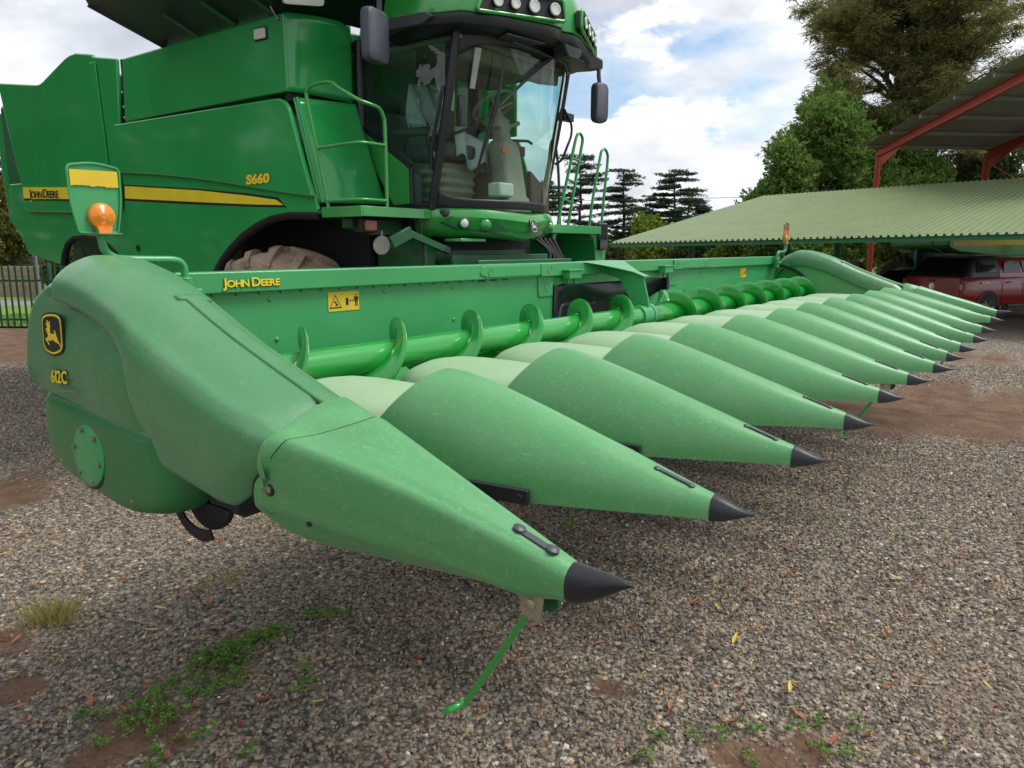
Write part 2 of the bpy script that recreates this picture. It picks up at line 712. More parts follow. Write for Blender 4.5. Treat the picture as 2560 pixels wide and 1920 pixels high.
DY = [1.215, 1.13, 1.00, 0.88, 0.76, 0.65, 0.54, 0.44, 0.35, 0.27, 0.19, 0.125]
FT = [1.0, 0.985, 0.905, 0.805, 0.70, 0.598, 0.495, 0.398, 0.311, 0.236, 0.166, 0.112]
GB = [-0.02, -0.05, -0.060, -0.062, -0.060, -0.055, -0.049, -0.043, -0.038, -0.034, -0.031, -0.030]
WW = [0.262, 0.255, 0.240, 0.222, 0.200, 0.177, 0.153, 0.129, 0.105, 0.083, 0.060, 0.040]
APEX = 1.497


def snout(k):
    x, ty, tz = k * PITCHX, TIP_Y[k], TIP_Z[k]
    rings = []
    for dy, f, gb, w in zip(DY, FT, GB, WW):
        sw = 0.20 * (dy / 1.215) ** 3
        rings.append(arch(x, ty + dy, tz + f * (APEX - tz), tz + gb, w, 26, sw, lerp(0.78, 1.18, min(1, dy / 0.9))))
    sn = MB().loft(rings).build('snout', M['snout'], HD, 50, flip=True)
    # black point, hooked slightly upwards
    rr = []
    for dy, zt, zb, w in ((0.128, 0.040, -0.034, 0.043), (0.11, 0.036, -0.033, 0.039), (0.08, 0.024, -0.027, 0.031), (0.05, 0.012, -0.018, 0.021), (0.025, 0.0045, -0.009, 0.011), (0.002, 0.001, -0.002, 0.002)):
        rr.append(arch(x, ty + dy, tz + zt, tz + zb, w, 14, 0, 0.6))
    MB().loft(rr).build('point_cap', M['black'], sn, 50, flip=True)
    # strap with two button heads on the ridge behind the cap
    mb = MB()
    a, b = 0.20, 0.315
    za = tz + interp(a, DY[::-1], FT[::-1]) * (APEX - tz)
    zb_ = tz + interp(b, DY[::-1], FT[::-1]) * (APEX - tz)
    mb.beam((x - 0.012, ty + a, za + 0.002), (x - 0.012, ty + b, zb_ + 0.002), 0.018, 0.004)
    for q, z in ((a, za), (b, zb_)):
        mb.lathe((x - 0.012, ty + q, z - 0.002), (0, -0.3, 1), [(0.0, 0.012), (0.005, 0.012), (0.008, 0.007), (0.0085, 0.001)], 12)
    mb.build('strap', M['greyplastic'], sn, 40)
    mb = MB()
    mb.beam((x - 0.200, ty + 0.68, tz - 0.030), (x - 0.238, ty + 0.98, tz - 0.03), 0.02, 0.052)
    mb.lathe((x - 0.208, ty + 0.71, tz - 0.03), (-1, 0, 0), [(0.0, 0.012), (0.008, 0.011), (0.009, 0.001)], 10)
    mb.build('side_bracket', M['black'], sn, 40, bevel=0.004)
    return sn


for k in range(1, 12):
    snout(k)


def hood(k):
    x = k * PITCHX
    st = [(1.20, 1.36, 1.19, 0.17), (1.32, 1.385, 1.18, 0.21), (1.45, 1.400, 1.18, 0.262), (1.58, 1.402, 1.18, 0.285), (1.75, 1.403, 1.18, 0.285), (1.88, 1.398, 1.18, 0.27),
          (1.97, 1.385, 1.175, 0.25), (2.05, 1.355, 1.17, 0.225), (2.10, 1.318, 1.165, 0.205), (2.125, 1.27, 1.16, 0.19), (2.13, 1.20, 1.155, 0.18)]
    MB().loft([arch(x, y, a, b, w, 24, 0, 0.62) for y, a, b, w in st]).build('hood', M['hood'], HD, 60)


for k in range(1, 12):
    hood(k)

# ------------------------------------------------ outer snouts (near end, mirrored at the far end)
REAR = [(0.20, 1.10, 1.20), (0.165, 0.98, 1.36), (0.11, 0.898, 1.451), (0.075, 0.882, 1.476), (0.04, 0.868, 1.489), (-0.01, 0.878, 1.482), (-0.09, 0.95, 1.454), (-0.14, 0.988, 1.447), (-0.165, 0.998, 1.442),
        (-0.182, 1.021, 1.412), (-0.19, 1.067, 1.361), (-0.19, 1.114, 1.313), (-0.185, 1.128, 1.256), (-0.172, 1.124, 1.224), (-0.13, 1.024, 1.163), (-0.06, 0.907, 1.130), (0.08, 0.95, 1.130)]
COLLAR = [(0.17, 1.028, 1.403), (0.14, 1.037, 1.451), (0.09, 1.036, 1.503), (0.05, 1.028, 1.514), (-0.03, 1.037, 1.504), (-0.11, 1.043, 1.470), (-0.155, 1.036, 1.454), (-0.185, 1.053, 1.432), (-0.20, 1.057, 1.399), (-0.203, 1.057, 1.366), (-0.198, 1.049, 1.338)]
COLF = [1, 2, 3, 4, 5, 6, 8, 9, 10, 11, 12]
NOSE = [(0.036, -0.012), (0.038, 0.008), (0.032, 0.026), (0.024, 0.034), (0.014, 0.040), (0.0, 0.043), (-0.012, 0.041), (-0.022, 0.036), (-0.030, 0.028), (-0.035, 0.018), (-0.038, 0.006), (-0.038, -0.006),
        (-0.036, -0.018), (-0.033, -0.028), (-0.024, -0.038), (-0.010, -0.043), (0.02, -0.040)]


def outer_sections(ty, tz):
    y1, z1 = ty + 0.142, tz - 0.027
    secs = []
    for i in range(19):
        t = i / 18
        ring = []
        for j, ((rx, ry, rz), (bx, bz)) in enumerate(zip(REAR, NOSE)):
            p = Vector((lerp(rx, bx, t), lerp(ry, y1, t), lerp(rz, z1 + bz, t)))
            sw = math.sin(math.pi * t)
            if 6 <= j <= 9:
                p.z += 0.024 * sw
                p.x -= 0.010 * sw
            if 10 <= j <= 13:
                p.x -= 0.012 * sw
            if j >= 13:
                p.z -= 0.014 * math.exp(-((t - 0.84) / 0.08) ** 2)
            ring.append(p)
        secs.append(ring)
    return secs, y1, z1, NOSE


def dense(ring, n=4):
    c = crom(ring + [ring[0]], n)
    return c[:-1]


def outer_snout(x0, s, k):
    ty, tz = TIP_Y[k], TIP_Z[k]
    secs, y1, z1, base = outer_sections(ty, tz)
    T = lambda p: Vector((x0 + s * p.x, p.y, p.z))
    smb = MB().loft([[T(p) for p in dense(r_)] for r_ in secs])
    sn = smb.build('snout', M['snout'], HD, 48, flip=(s < 0))
    rr = []
    for t, sc, dz in ((-0.06, 1.07, 0.0), (0.12, 1.02, 0.0), (0.35, 0.84, 0.004), (0.58, 0.60, 0.012), (0.8, 0.31, 0.018), (0.93, 0.12, 0.02), (1.0, 0.02, 0.02)):
        rr.append([T(Vector((bx * sc, y1 + (ty - y1) * t, lerp(z1, tz - 0.018, max(t, 0)) + bz * sc + dz))) for bx, bz in base])
    MB().loft([dense(r_, 3) for r_ in rr]).build('point_cap', M['black'], sn, 50, flip=(s < 0))
    mb = MB()
    pa, pb = T(Vector((-0.012, ty + 0.20, tz + 0.0385))), T(Vector((-0.018, ty + 0.29, tz + 0.0705)))
    mb.beam(pa, pb, 0.022, 0.005)
    for p in (pa, pb):
        mb.lathe(p, (0, -0.35, 1), [(-0.002, 0.016), (0.006, 0.016), (0.010, 0.009), (0.0105, 0.003)], 14)
    mb.build('strap', M['greyplastic'], sn, 40)
    # recessed screw and drain hole on the flank
    for (y, z, r_, m_, lf) in ((1.06, 1.30, 0.020, 'ink', 0.0015), (1.06, 1.30, 0.011, 'steel', 0.004), (0.93, 1.225, 0.0115, 'ink', 0.0015)):
        xs_ = surf_x(smb, y, z, -s)
        if xs_ is not None:
            MB().lathe((xs_, y, z), (-s, 0, 0), [(-0.006, r_), (lf, r_ * 0.98), (lf + 0.0003, r_ * 0.3)], 16).build('screw' if m_ == 'steel' else 'screw_hole', M[m_], sn, 40)
    # cover between the snout and the end shield
    def off(p, dy, dz, sc):
        return Vector((p[0] * sc + 0.0, p[1] + dy, p[2] + dz))
    FRN = [Vector(REAR[j]) for j in COLF]
    CL_ = [Vector(p) for p in COLLAR]
    inn = lambda p, k, dy, dz: Vector((p.x * k, p.y + dy, p.z + dz))
    cov = [[T(inn(p, 0.965, 0.012, -0.016)) for p in CL_], [T(inn(p, 0.99, 0.010, -0.004)) for p in CL_], [T(p) for p in CL_], [T(inn(c_.lerp(f_, 0.5), 0.975, 0, -0.006)) for c_, f_ in zip(CL_, FRN)],
           [T(inn(f_, 0.93, 0.0, -0.016)) for f_ in FRN], [T(inn(f_, 0.90, -0.06, -0.03)) for f_ in FRN]]
    cov = [crom(r_, 4) for r_ in cov]
    MB().loft(cov, closed=False).build('snout_collar', M['snout'], HD, 60, solid=0.008, flip=(s > 0))
    MB().tube(crom([T(inn(p, 0.995, 0.013, -0.006)) for p in CL_], 4), 0.004, 6).build('collar_joint_shadow', M['ink'], HD, 60)  # black tube stands in for the shadow in the collar's joint gap
    MB().tube(crom([T(inn(Vector(p), 0.985, 0.006, -0.005)) for p in REAR[1:13]], 4), 0.0048, 6).build('snout_joint_shadow', M['ink'], sn, 60)  # shadow line behind the snout's rear lip, drawn as a black tube
    return sn


outer_snout(0.0, 1, 0)
outer_snout(12 * PITCHX, -1, 12)

# ------------------------------------------------ end shields
CY = [2.615, 2.60, 2.565, 2.505, 2.42, 2.32, 2.20, 2.06, 1.90, 1.78, 1.64, 1.51, 1.30, 1.14, 1.02, 0.95]
CZ = [1.60, 1.70, 1.785, 1.845, 1.875, 1.885, 1.880, 1.848, 1.793, 1.740, 1.675, 1.620, 1.540, 1.482, 1.440, 1.415]
BY = [2.615, 2.42, 2.20, 1.98, 1.83, 1.70, 1.62, 1.46, 1.33, 1.25, 1.215, 1.18, 1.10, 0.95]
BZ = [1.405, 1.385, 1.350, 1.312, 1.292, 1.288, 1.262, 1.238, 1.218, 1.222, 1.24, 1.27, 1.33, 1.38]


def shield_pt(y, s, off=0.0):
    """point on the shield: s=0 outer bottom edge .. 1 inner edge"""
    zt = interp(y, CY[::-1], CZ[::-1])
    zb = interp(y, BY[::-1], BZ[::-1])
    h = zt - zb
    f = min(max((2.2 - y) / 1.1, 0), 1)
    xo = lerp(-0.155, -0.166, f)
    sec = [(xo + 0.035, zb), (xo + 0.005, zb + 0.28 * h), (xo, zb + 0.55 * h), (xo + 0.012, zb + 0.80 * h), (xo + 0.05, zt - 0.05 * min(1, h / 0.4)), (xo + 0.115, zt - 0.012), (0.02, zt),
           (0.11, zt - 0.012), (0.155, zt - 0.05), (0.17, zt - 0.10), (0.172, zt - 0.16)]
    q = s * (len(sec) - 1)
    i = min(int(q), len(sec) - 2)
    t = q - i
    P = [Vector((a, y, b)) for a, b in sec]
    a, b, c, d = P[max(i - 1, 0)], P[i], P[i + 1], P[min(i + 2, len(P) - 1)]
    p = 0.5 * ((2 * b) + (c - a) * t + (2 * a - 5 * b + 4 * c - d) * t * t + (3 * b - a - 3 * c + d) * t ** 3)
    if off:
        tg = (c - b).normalized()
        nr = Vector((-tg.z, 0, tg.x))
        p = p + nr * off
    return p


RCY = [2.36, 2.33, 2.22, 2.11, 2.00, 1.91, 1.86, 1.83, 1.805, 1.79, 1.775, 1.75, 1.70, 1.66]
RCZ = [1.79, 1.768, 1.755, 1.735, 1.705, 1.67, 1.63, 1.59, 1.54, 1.48, 1.42, 1.37, 1.32, 1.29]


def curve_dist(y, z):
    d = 9.0
    for i in range(len(RCY) - 1):
        ay, az, by, bz = RCY[i], RCZ[i], RCY[i + 1], RCZ[i + 1]
        t = max(0, min(1, ((y - ay) * (by - ay) + (z - az) * (bz - az)) / ((by - ay) ** 2 + (bz - az) ** 2)))
        d = min(d, math.hypot(y - ay - t * (by - ay), z - az - t * (bz - az)))
    return d


def s_bound(y):
    """lowest section parameter covered by the raised moulding at y"""
    zc = interp(y, RCY[::-1], RCZ[::-1]) if y > 1.66 else -1
    if zc < 0:
        return 0.0
    lo, hi = 0.0, 0.62
    for i in range(24):
        md_ = (lo + hi) / 2
        if shield_pt(y, md_).z < zc:
            lo = md_
        else:
            hi = md_
    return lo


sh_mb = []


def end_shield(x0, sg):
    T = lambda p: Vector((x0 + sg * p.x, p.y, p.z))
    ys = [2.616, 2.61, 2.60, 2.58, 2.55, 2.515] + [2.48 - 0.03 * i for i in range(int((2.48 - 1.55) / 0.03) + 1)]
    ss = [i / 60 for i in range(61)]

    def base(y, s):
        p = shield_pt(y, s)
        if s < 0.55:
            behind = p.z < interp(y, RCY[::-1], RCZ[::-1]) if y > 1.66 else False
            if behind:
                p.x += 0.055 * math.exp(-curve_dist(p.y, p.z) / 0.085) * (1 if y < 2.3 else max(0, (2.5 - y) / 0.2))
        return T(p)

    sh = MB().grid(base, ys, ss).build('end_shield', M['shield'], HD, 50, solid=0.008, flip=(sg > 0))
    # raised front moulding
    yc = [2.40, 2.385, 2.36] + [2.33 - 0.02 * i for i in range(int((2.33 - 1.86) / 0.02) + 1)] + [1.85 - 0.0075 * i for i in range(int((1.85 - 1.64) / 0.0075) + 1)] + [1.62 - 0.03 * i for i in range(17)] + [1.115, 1.09, 1.065, 1.04, 1.01]

    def cov(y, s):
        sb = s_bound(y)
        if y > 2.34:
            sb = max(sb, 0.40 + (y - 2.34) * 1.5)
        tt = sb + (1 - sb) * s
        edge = 1 - math.exp(-((tt - sb) * 18 + 0.15)) if y > 1.66 else 1
        rear = 1.0 if y < 2.37 else max(0.2, (2.405 - y) / 0.04)
        tuck = 1.0 if y > 1.13 else 1.0 - (1.13 - y) / 0.12 * 1.7
        return T(shield_pt(y, tt, 0.026 * edge * rear * tuck + 0.002))

    cmb = MB().grid(cov, yc, [i / 48 for i in range(49)])
    cmb.build('shield_moulding', M['shield'], sh, 50, solid=0.012, flip=(sg > 0))
    sh_mb.append(cmb)
    # black tube drawn as gap shadow where the raised moulding meets the rear panel
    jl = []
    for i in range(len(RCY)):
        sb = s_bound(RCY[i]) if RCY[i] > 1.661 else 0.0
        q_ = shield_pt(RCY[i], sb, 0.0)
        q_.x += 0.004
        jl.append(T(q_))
    MB().tube(crom(jl, 5), 0.0055, 6).build('moulding_joint_shadow', M['ink'], sh, 60)
    # inset strip along the crest
    def strip(a, b):
        y = lerp(1.80, 0.99, a)
        hw = 0.060 if a < 0.035 else 0.034
        zt = interp(y, CY[::-1], CZ[::-1])
        xx = 0.062 + (b - 0.5) * 2 * hw
        return T(Vector((xx, y, zt + 0.034 - (xx - 0.02) ** 2 * 1.2)))

    MB().grid(strip, [0, 0.012, 0.034, 0.036] + [0.06 + 0.047 * i for i in range(21)], [i / 8 for i in range(9)]).build('crest_strip', M['shield'], sh, 50, solid=0.014, flip=(sg > 0))
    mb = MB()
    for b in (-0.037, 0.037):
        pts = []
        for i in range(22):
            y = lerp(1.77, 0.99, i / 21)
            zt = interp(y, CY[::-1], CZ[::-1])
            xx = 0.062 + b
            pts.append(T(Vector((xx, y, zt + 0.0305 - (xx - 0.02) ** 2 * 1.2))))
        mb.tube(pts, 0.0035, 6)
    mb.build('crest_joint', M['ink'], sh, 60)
    return sh, T


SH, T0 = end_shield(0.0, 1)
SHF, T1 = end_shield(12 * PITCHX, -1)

# holes and screws of the near shield
for (y, z, r_) in ((1.235, 1.432, 0.022),):
    xs_ = surf_x(sh_mb[0], y, z)
    if xs_ is not None:
        MB().lathe((xs_ - 0.002, y, z), (-1, 0, 0.35), [(-0.01, r_), (0.001, r_), (0.0012, r_ * 0.2)], 18).build('bolt_recess', M['ink'], SH, 40)
        MB().lathe((xs_ - 0.0005, y, z), (-1, 0, 0.35), [(-0.01, r_ * 1.2), (0.0, r_ * 1.2), (0.0005, r_ * 1.0)], 18).build('recess_rim', M['snout'], SH, 40)
# deer badge and model number on the near shield
EC = (-0.158, 2.365, 1.636)
er, eu = Vector((0.02, -1, 0.05)), Vector((0.04, 0.03, 1))


def badge(parent, c, r_, u_, w, h, m_field, m_line, m_deer, name='badge'):
    def ol(k):
        return rounded([(-0.47 * w * k, 0.42 * h * k), (-0.20 * w * k, 0.5 * h * k), (0.20 * w * k, 0.5 * h * k), (0.47 * w * k, 0.42 * h * k), (0.47 * w * k, -0.30 * h * k), (0.36 * w * k, -0.42 * h * k), (0.0, -0.51 * h * k), (-0.36 * w * k, -0.42 * h * k), (-0.47 * w * k, -0.30 * h * k)], 0.12 * w, 4)
    bd = frame_poly(MB(), ol(1.06), c, r_, u_, 0.004).build(name, m_field, parent, 30)
    frame_poly(MB(), ol(0.98), c, r_, u_, 0.001, 0.004).build('border', m_line, bd, 30)
    frame_poly(MB(), ol(0.88), c, r_, u_, 0.001, 0.005).build('field', m_field, bd, 30)
    deer = [(497, 812), (520, 793), (512, 760), (500, 745), (506, 738), (520, 756), (518, 712), (526, 708), (534, 752), (546, 720), (552, 726), (548, 768), (556, 780), (548, 800), (546, 862), (596, 866), (590, 826), (598, 822), (610, 858), (614, 885), (626, 935), (652, 985), (656, 1012), (636, 975), (598, 958), (572, 930), (541, 946), (508, 934), (532, 992), (522, 988), (484, 926), (512, 904), (524, 888), (508, 842), (514, 824), (500, 826)]
    pts = [((a - 560) / 235 * w, (870 - b) / 470 * h) for a, b in deer]
    frame_poly(MB(), pts[::-1], c, r_, u_, 0.0012, 0.0062).build('deer', m_deer, bd, None)
    return bd


badge(SH, EC, er, eu, 0.165, 0.152, M['ink'], M['yellow'], M['yellow'])
NR = (-0.1555, 2.410, 1.452)
lettering('model_number', [('612C', 0.066)], NR, er, eu, M['ink'], SH, 0.98, 0.0042, 0.0008, 0.0, 0.11, 0.0065)
lettering('model_number', [('612C', 0.066)], NR, er, eu, M['yellow'], SH, 0.98, 0.0016, 0.0008, 0.0, 0.11, 0.0085)
for dz in (-0.028, 0.068):
    MB().beam(Vector(NR) + er * -0.02 + eu * dz + Vector((-0.004, 0, 0)), Vector(NR) + er * 0.19 + eu * dz + Vector((-0.004, 0, 0)), 0.006, 0.004).build('number_rule', M['shield'], SH, 30)

# far shield: dark rubber edge round the auger end and the green end sheet inside
mb = MB()
edge = crom([(8.945, 2.66, 1.735), (8.945, 2.50, 1.715), (8.945, 2.36, 1.665), (8.945, 2.24, 1.585), (8.945, 2.165, 1.47), (8.945, 2.12, 1.30)], 6)
mb.tube(edge, 0.018, 8)
mb.build('rubber_edge', M['black_matt'], SHF, 60)
pl = [(p.y, p.z) for p in edge]
MB().plate(pl + [(1.30, 1.30), (1.02, 1.36), (1.14, 1.47), (1.51, 1.60), (1.9, 1.745), (2.06, 1.79), (2.33, 1.81), (2.66, 1.76)], 8.950, 8.962).build('inner_cheek', M['snout'], SHF, 40)
MB().plate([(2.68, 1.15), (2.68, 1.72), (2.40, 1.70), (2.20, 1.60), (2.10, 1.42), (2.05, 1.15)], 9.00, 9.012).build('end_sheet', M['green_auger'], HD, 40)
MB().plate([(2.68, 1.15), (2.68, 1.72), (2.40, 1.70), (2.20, 1.60), (2.10, 1.42), (2.05, 1.15)], 0.12, 0.132).build('end_sheet', M['green_auger'], HD, 40)

# ------------------------------------------------ gearbox cover under the near shield
def gc(t):
    # profile in y,z of the rounded housing, x grows inwards
    prof = rounded([(2.63, 1.40), (2.64, 1.16), (2.50, 1.085), (1.98, 1.015), (1.74, 1.06), (1.66, 1.20), (1.72, 1.33), (2.05, 1.36)], [0.10, 0.10, 0.08, 0.10, 0.12, 0.08, 0.06, 0.1], 6)
    cy_, cz_ = 2.15, 1.20
    return prof, cy_, cz_


M['cover'] = paint('gear_cover_green', (0.022, 0.17, 0.05), 0.36, 0.2, 0.15)
prof, cy_, cz_ = gc(0)
rings = []
for x, sc in ((0.10, 1.0), (0.02, 1.0), (-0.04, 0.995), (-0.085, 0.97), (-0.115, 0.92), (-0.132, 0.84), (-0.140, 0.70), (-0.142, 0.45)):
    rings.append([Vector((x, cy_ + (a - cy_) * sc * 1.05, cz_ + (b - cz_) * sc * 1.09)) for a, b in prof])
GCV = MB().loft(rings).build('gearbox_cover', M['cover'], HD, 60, flip=True)
cp = MB().lathe((-0.138, 2.215, 1.195), (-1, 0, 0.05), [(-0.02, 0.118), (0.006, 0.118), (0.010, 0.112), (0.0105, 0.05)], 40).build('cover_plate', M['green_head'], GCV, 40)
MB().lathe((-0.137, 2.215, 1.195), (-1, 0, 0.05), [(-0.02, 0.130), (0.000, 0.130), (0.002, 0.124), (0.0022, 0.05)], 40).build('plate_seat', M['ink'], GCV, 40)
for i in range(6):
    a = R(72 + 60 * i)
    MB().lathe((-0.149, 2.215 + 0.098 * math.cos(a), 1.195 + 0.098 * math.sin(a)), (-1, 0, 0), [(0, 0.010), (0.008, 0.010), (0.010, 0.006), (0.0102, 0.001)], 8).build('bolt', M['steel'], GCV, 40)
for y, z in ((2.46, 1.135), (1.93, 1.075)):
    MB().lathe((-0.128, y, z), (-1, 0, 0), [(-0.01, 0.014), (0.006, 0.013), (0.012, 0.008), (0.0125, 0.001)], 10).build('bolt', M['steel'], GCV, 40)
# frame end and chain sprocket seen between cover and shield
mb = MB()
mb.box(0.02, 0.14, 1.50, 2.6, 1.06, 1.30)
mb.box(-0.03, 0.03, 1.45, 1.62, 1.10, 1.15)
mb.build('end_frame', M['black_matt'], HD, 40, bevel=0.006)
mb = MB()
mb.lathe((0.02, 1.72, 1.12), (1, 0, 0), [(0, 0.15), (0.02, 0.15)], 28)
mb.build('drive_guard', M['black_matt'], HD, 40)
mb = MB()
th = [R(a) for a in range(-120, 11, 10)]
mb.prism([(-0.03, 1.70 + 0.17 * math.cos(a), 1.10 + 0.15 * math.sin(a)) for a in th] + [(-0.03, 1.70 + 0.13 * math.cos(a), 1.10 + 0.11 * math.sin(a)) for a in th[::-1]], (0.008, 0, 0))
mb.build('guard_rim', M['black_matt'], HD, 40)

# ------------------------------------------------ back panel, rail, trough
XL, XR = 0.17, 8.95
OL, OR_ = 3.53, 5.59
for (a, b) in ((XL, OL), (OR_, XR)):
    MB().box(a, b, 2.600, 2.612, 1.15, 1.742).build('back_panel', M['green_head'], HD, 30)
MB().box(OL, OR_, 2.602, 2.614, 1.665, 1.742).build('back_panel', M['green_head'], HD, 30)
rail = MB().box(XL, XR, 2.560, 2.70, 1.738, 1.840).build('top_rail', M['green_head'], HD, 30, bevel=0.008, seg=3)
tab = None
for i in range(34):
    x = 0.66 + i * 0.128
    for xx in (x, 2 * XM - x):
        if OL - 0.5 < xx < OR_ + 0.5:
            continue
        if tab is None:
            tab = MB().box(-0.024, 0.024, -0.004, 0.004, -0.007, 0.007).build('rail_tab', M['green_head'], rail, None)
            tab.location = (xx, 2.593, 1.732)
        else:
            c = tab.copy()
            COL.objects.link(c)
            c.location = (xx, 2.593, 1.732)
rv = None
for (x, z) in ((0.565, 1.672), (0.955, 1.695), (0.985, 1.49), (1.745, 1.70), (2.35, 1.70), (2.36, 1.49), (8.50, 1.69), (8.10, 1.69), (7.55, 1.69), (7.0, 1.69), (8.6, 1.62), (6.4, 1.69)):
    if rv is None:
        rv = MB().lathe((0, 0, 0), (0, -1, 0), [(0, 0.013), (0.004, 0.012), (0.008, 0.006), (0.0085, 0.001)], 12).build('bolt_head', M['green_head'], HD, 60)
        rv.location = Vector((x, 2.600, z)) - Vector(HD.location) + Vector(HD.location)
    else:
        c = rv.copy()
        COL.objects.link(c)
        c.location = (x, 2.600, z)
# pressed plates on the rail and beside the feeder opening
for m_ in (1, -1):
    X = lambda x: x if m_ == 1 else 2 * XM - x
    def pl2(pts, d, nm, mat, y=2.560):
        q = [(X(a), b) for a, b in pts]
        mb_ = MB()
        mb_.prism([(a, y, b) for a, b in q], (0, -d, 0))
        return mb_.build(nm, mat, HD, 30, bevel=0.003)
    pl2(rounded([(2.58, 1.775), (2.62, 1.828), (3.30, 1.828), (3.30, 1.752), (2.66, 1.752)], 0.02), 0.008, 'rail_plate', M['green_head'])
    pl2(rounded([(3.30, 1.835), (3.50, 1.835), (3.50, 1.742), (3.30, 1.742)], 0.01), 0.014, 'rail_plate', M['green_head'])
    pl2(rounded([(3.32, 1.738), (3.52, 1.738), (3.52, 1.585), (3.33, 1.585)], 0.02), 0.010, 'latch_plate', M['green_head'], 2.600)
    for (cx, cz, r_, yy) in ((3.41, 1.79, 0.030, 2.546), (3.44, 1.66, 0.034, 2.590), (2.69, 1.79, 0.024, 2.552)):
        MB().lathe((X(cx), yy, cz), (0, -1, 0), [(-0.002, r_), (0.003, r_), (0.0035, r_ * 0.86), (0.0005, r_ * 0.82), (0.0004, 0.001)], 24).build('pressed_ring', M['green_head'], HD, 40)
    mb = MB()
    mb.box(min(X(3.62), X(3.80)), max(X(3.62), X(3.80)), 2.50, 2.565, 1.715, 1.775)
    mb.box(min(X(3.60), X(3.82)), max(X(3.60), X(3.82)), 2.49, 2.56, 1.775, 1.785)
    for a in (3.66, 3.75):
        mb.prism([(X(a) - 0.015, 2.55, 1.715), (X(a) + 0.015, 2.55, 1.715), (X(a), 2.55, 1.665)], (0, -0.02, 0))
    mb.build('latch_block', M['green_head'], HD, 30, bevel=0.003)
mb = MB()
mb.prism([(2.58, 2.598, 1.742), (2.95, 2.598, 1.742), (2.94, 2.598, 1.728), (2.60, 2.598, 1.722)], (0, -0.003, 0))
mb.build('rail_slot', M['ink'], HD, None)
mb = MB()
mb.prism([(6.18, 2.598, 1.742), (6.62, 2.598, 1.742), (6.60, 2.598, 1.727), (6.20, 2.598, 1.727)], (0, -0.003, 0))
mb.build('rail_slot', M['brown'], HD, None)
# trough below the auger
tr = [(2.60, 1.30), (2.58, 1.24), (2.52, 1.19), (2.42, 1.165), (2.25, 1.16), (2.10, 1.165), (1.98, 1.18), (1.90, 1.20)]
MB().grid(lambda a, b: (a, b[0], b[1]), [XL, OL, OR_, XR], tr).build('trough', M['green_auger'], HD, 60, solid=0.006)
MB().box(XL, XR, 2.50, 2.68, 0.98, 1.12).build('rear_beam', M['green_dark'], HD, 30, bevel=0.01)

# feeder opening: black flaps
def flap(a, b):
    x = lerp(OL + 0.015, OR_ - 0.015, a)
    z = lerp(1.67, 1.36, b)
    y = 2.655 - 0.035 * math.sin(b * 5.0 + 0.6 + 0.9 * math.sin(a * 9)) - 0.02 * math.sin(a * 17 + b * 2)
    if b > 0.55 and 0.10 < a < 0.9:
        z = lerp(1.67, 1.50, b / 0.9) - 0.012 * math.sin(a * 23)
    return (x, y, z)


MB().grid(flap, [i / 60 for i in range(61)], [i / 14 for i in range(15)]).build('feeder_flap', M['black'], HD, 60, solid=0.008)
for a, b in ((OL, OL + 0.05), (OR_ - 0.05, OR_)):
    MB().box(a, b, 2.575, 2.66, 1.16, 1.668).build('opening_frame', M['black'], HD, 30, bevel=0.01)
MB().box(OL - 0.02, OR_ + 0.02, 3.02, 3.06, 1.15, 1.70).build('feeder_back', M['black_matt'], HD, 30)

# ------------------------------------------------ auger
AY, AZ, AR, FR = 2.20, 1.400, 0.078, 0.192
for (x0, x1) in ((0.14, 4.22), (4.34, 8.98)):
    AU = MB().cyl((x0, AY, AZ), (x1, AY, AZ), AR, None, 32).build('auger', M['green_auger'], HD, 40)
    hand = 1 if x0 < 4 else -1
    nt = 6.85
    st0 = 0.23 if x0 < 4 else 9.23
    p = 0.612 if x0 < 4 else 0.635
    a0_ = 0.0 if x0 < 4 else 0.45
    nt = 6.45 if x0 < 4 else 7.5

    def fl(a, b, hand=hand, st0=st0, p=p, nt=nt):
        ph = a * 2 * math.pi
        r_ = AR * 0.9 + (FR - AR * 0.9) * b
        if a > nt - 0.35:
            r_ = min(r_, AR + (FR - AR) * max(0.0, (nt - a) / 0.35) ** 0.5 + 0.004)
        x = st0 + hand * p * a
        # top (ph = 0), then forward over the front and down
        return (x, AY - r_ * math.sin(-ph), AZ + r_ * math.cos(ph))

    MB().grid(fl, [a0_ + (nt - a0_) * i / 270 for i in range(271)], [0, 0.35, 0.7, 1.0]).build('flighting', M['green_auger'], AU, 60, solid=0.006)
mb = MB()
mb.lathe((4.16, AY, AZ), (1, 0, 0), [(0, 0.082), (0.0, 0.092), (0.05, 0.092), (0.05, 0.086), (0.18, 0.086), (0.18, 0.092), (0.24, 0.092), (0.24, 0.082)], 28)
mb.build('auger_bearing', M['green_head'], HD, 35)
# paddles either side of the centre bearing
for sx in (1,):
    def pad(a, b):
        x = 4.40 + 0.26 * a + 0.05 * b
        t = R(150) + R(70) * a - R(25) * b
        r_ = AR * 0.8 + (FR - AR * 0.8) * b
        return (x, AY - r_ * math.sin(t), AZ - r_ * math.cos(t))
    MB().grid(pad, [i / 12 for i in range(13)], [i / 6 for i in range(7)]).build('auger_paddle', M['green_auger'], HD, 60, solid=0.008)

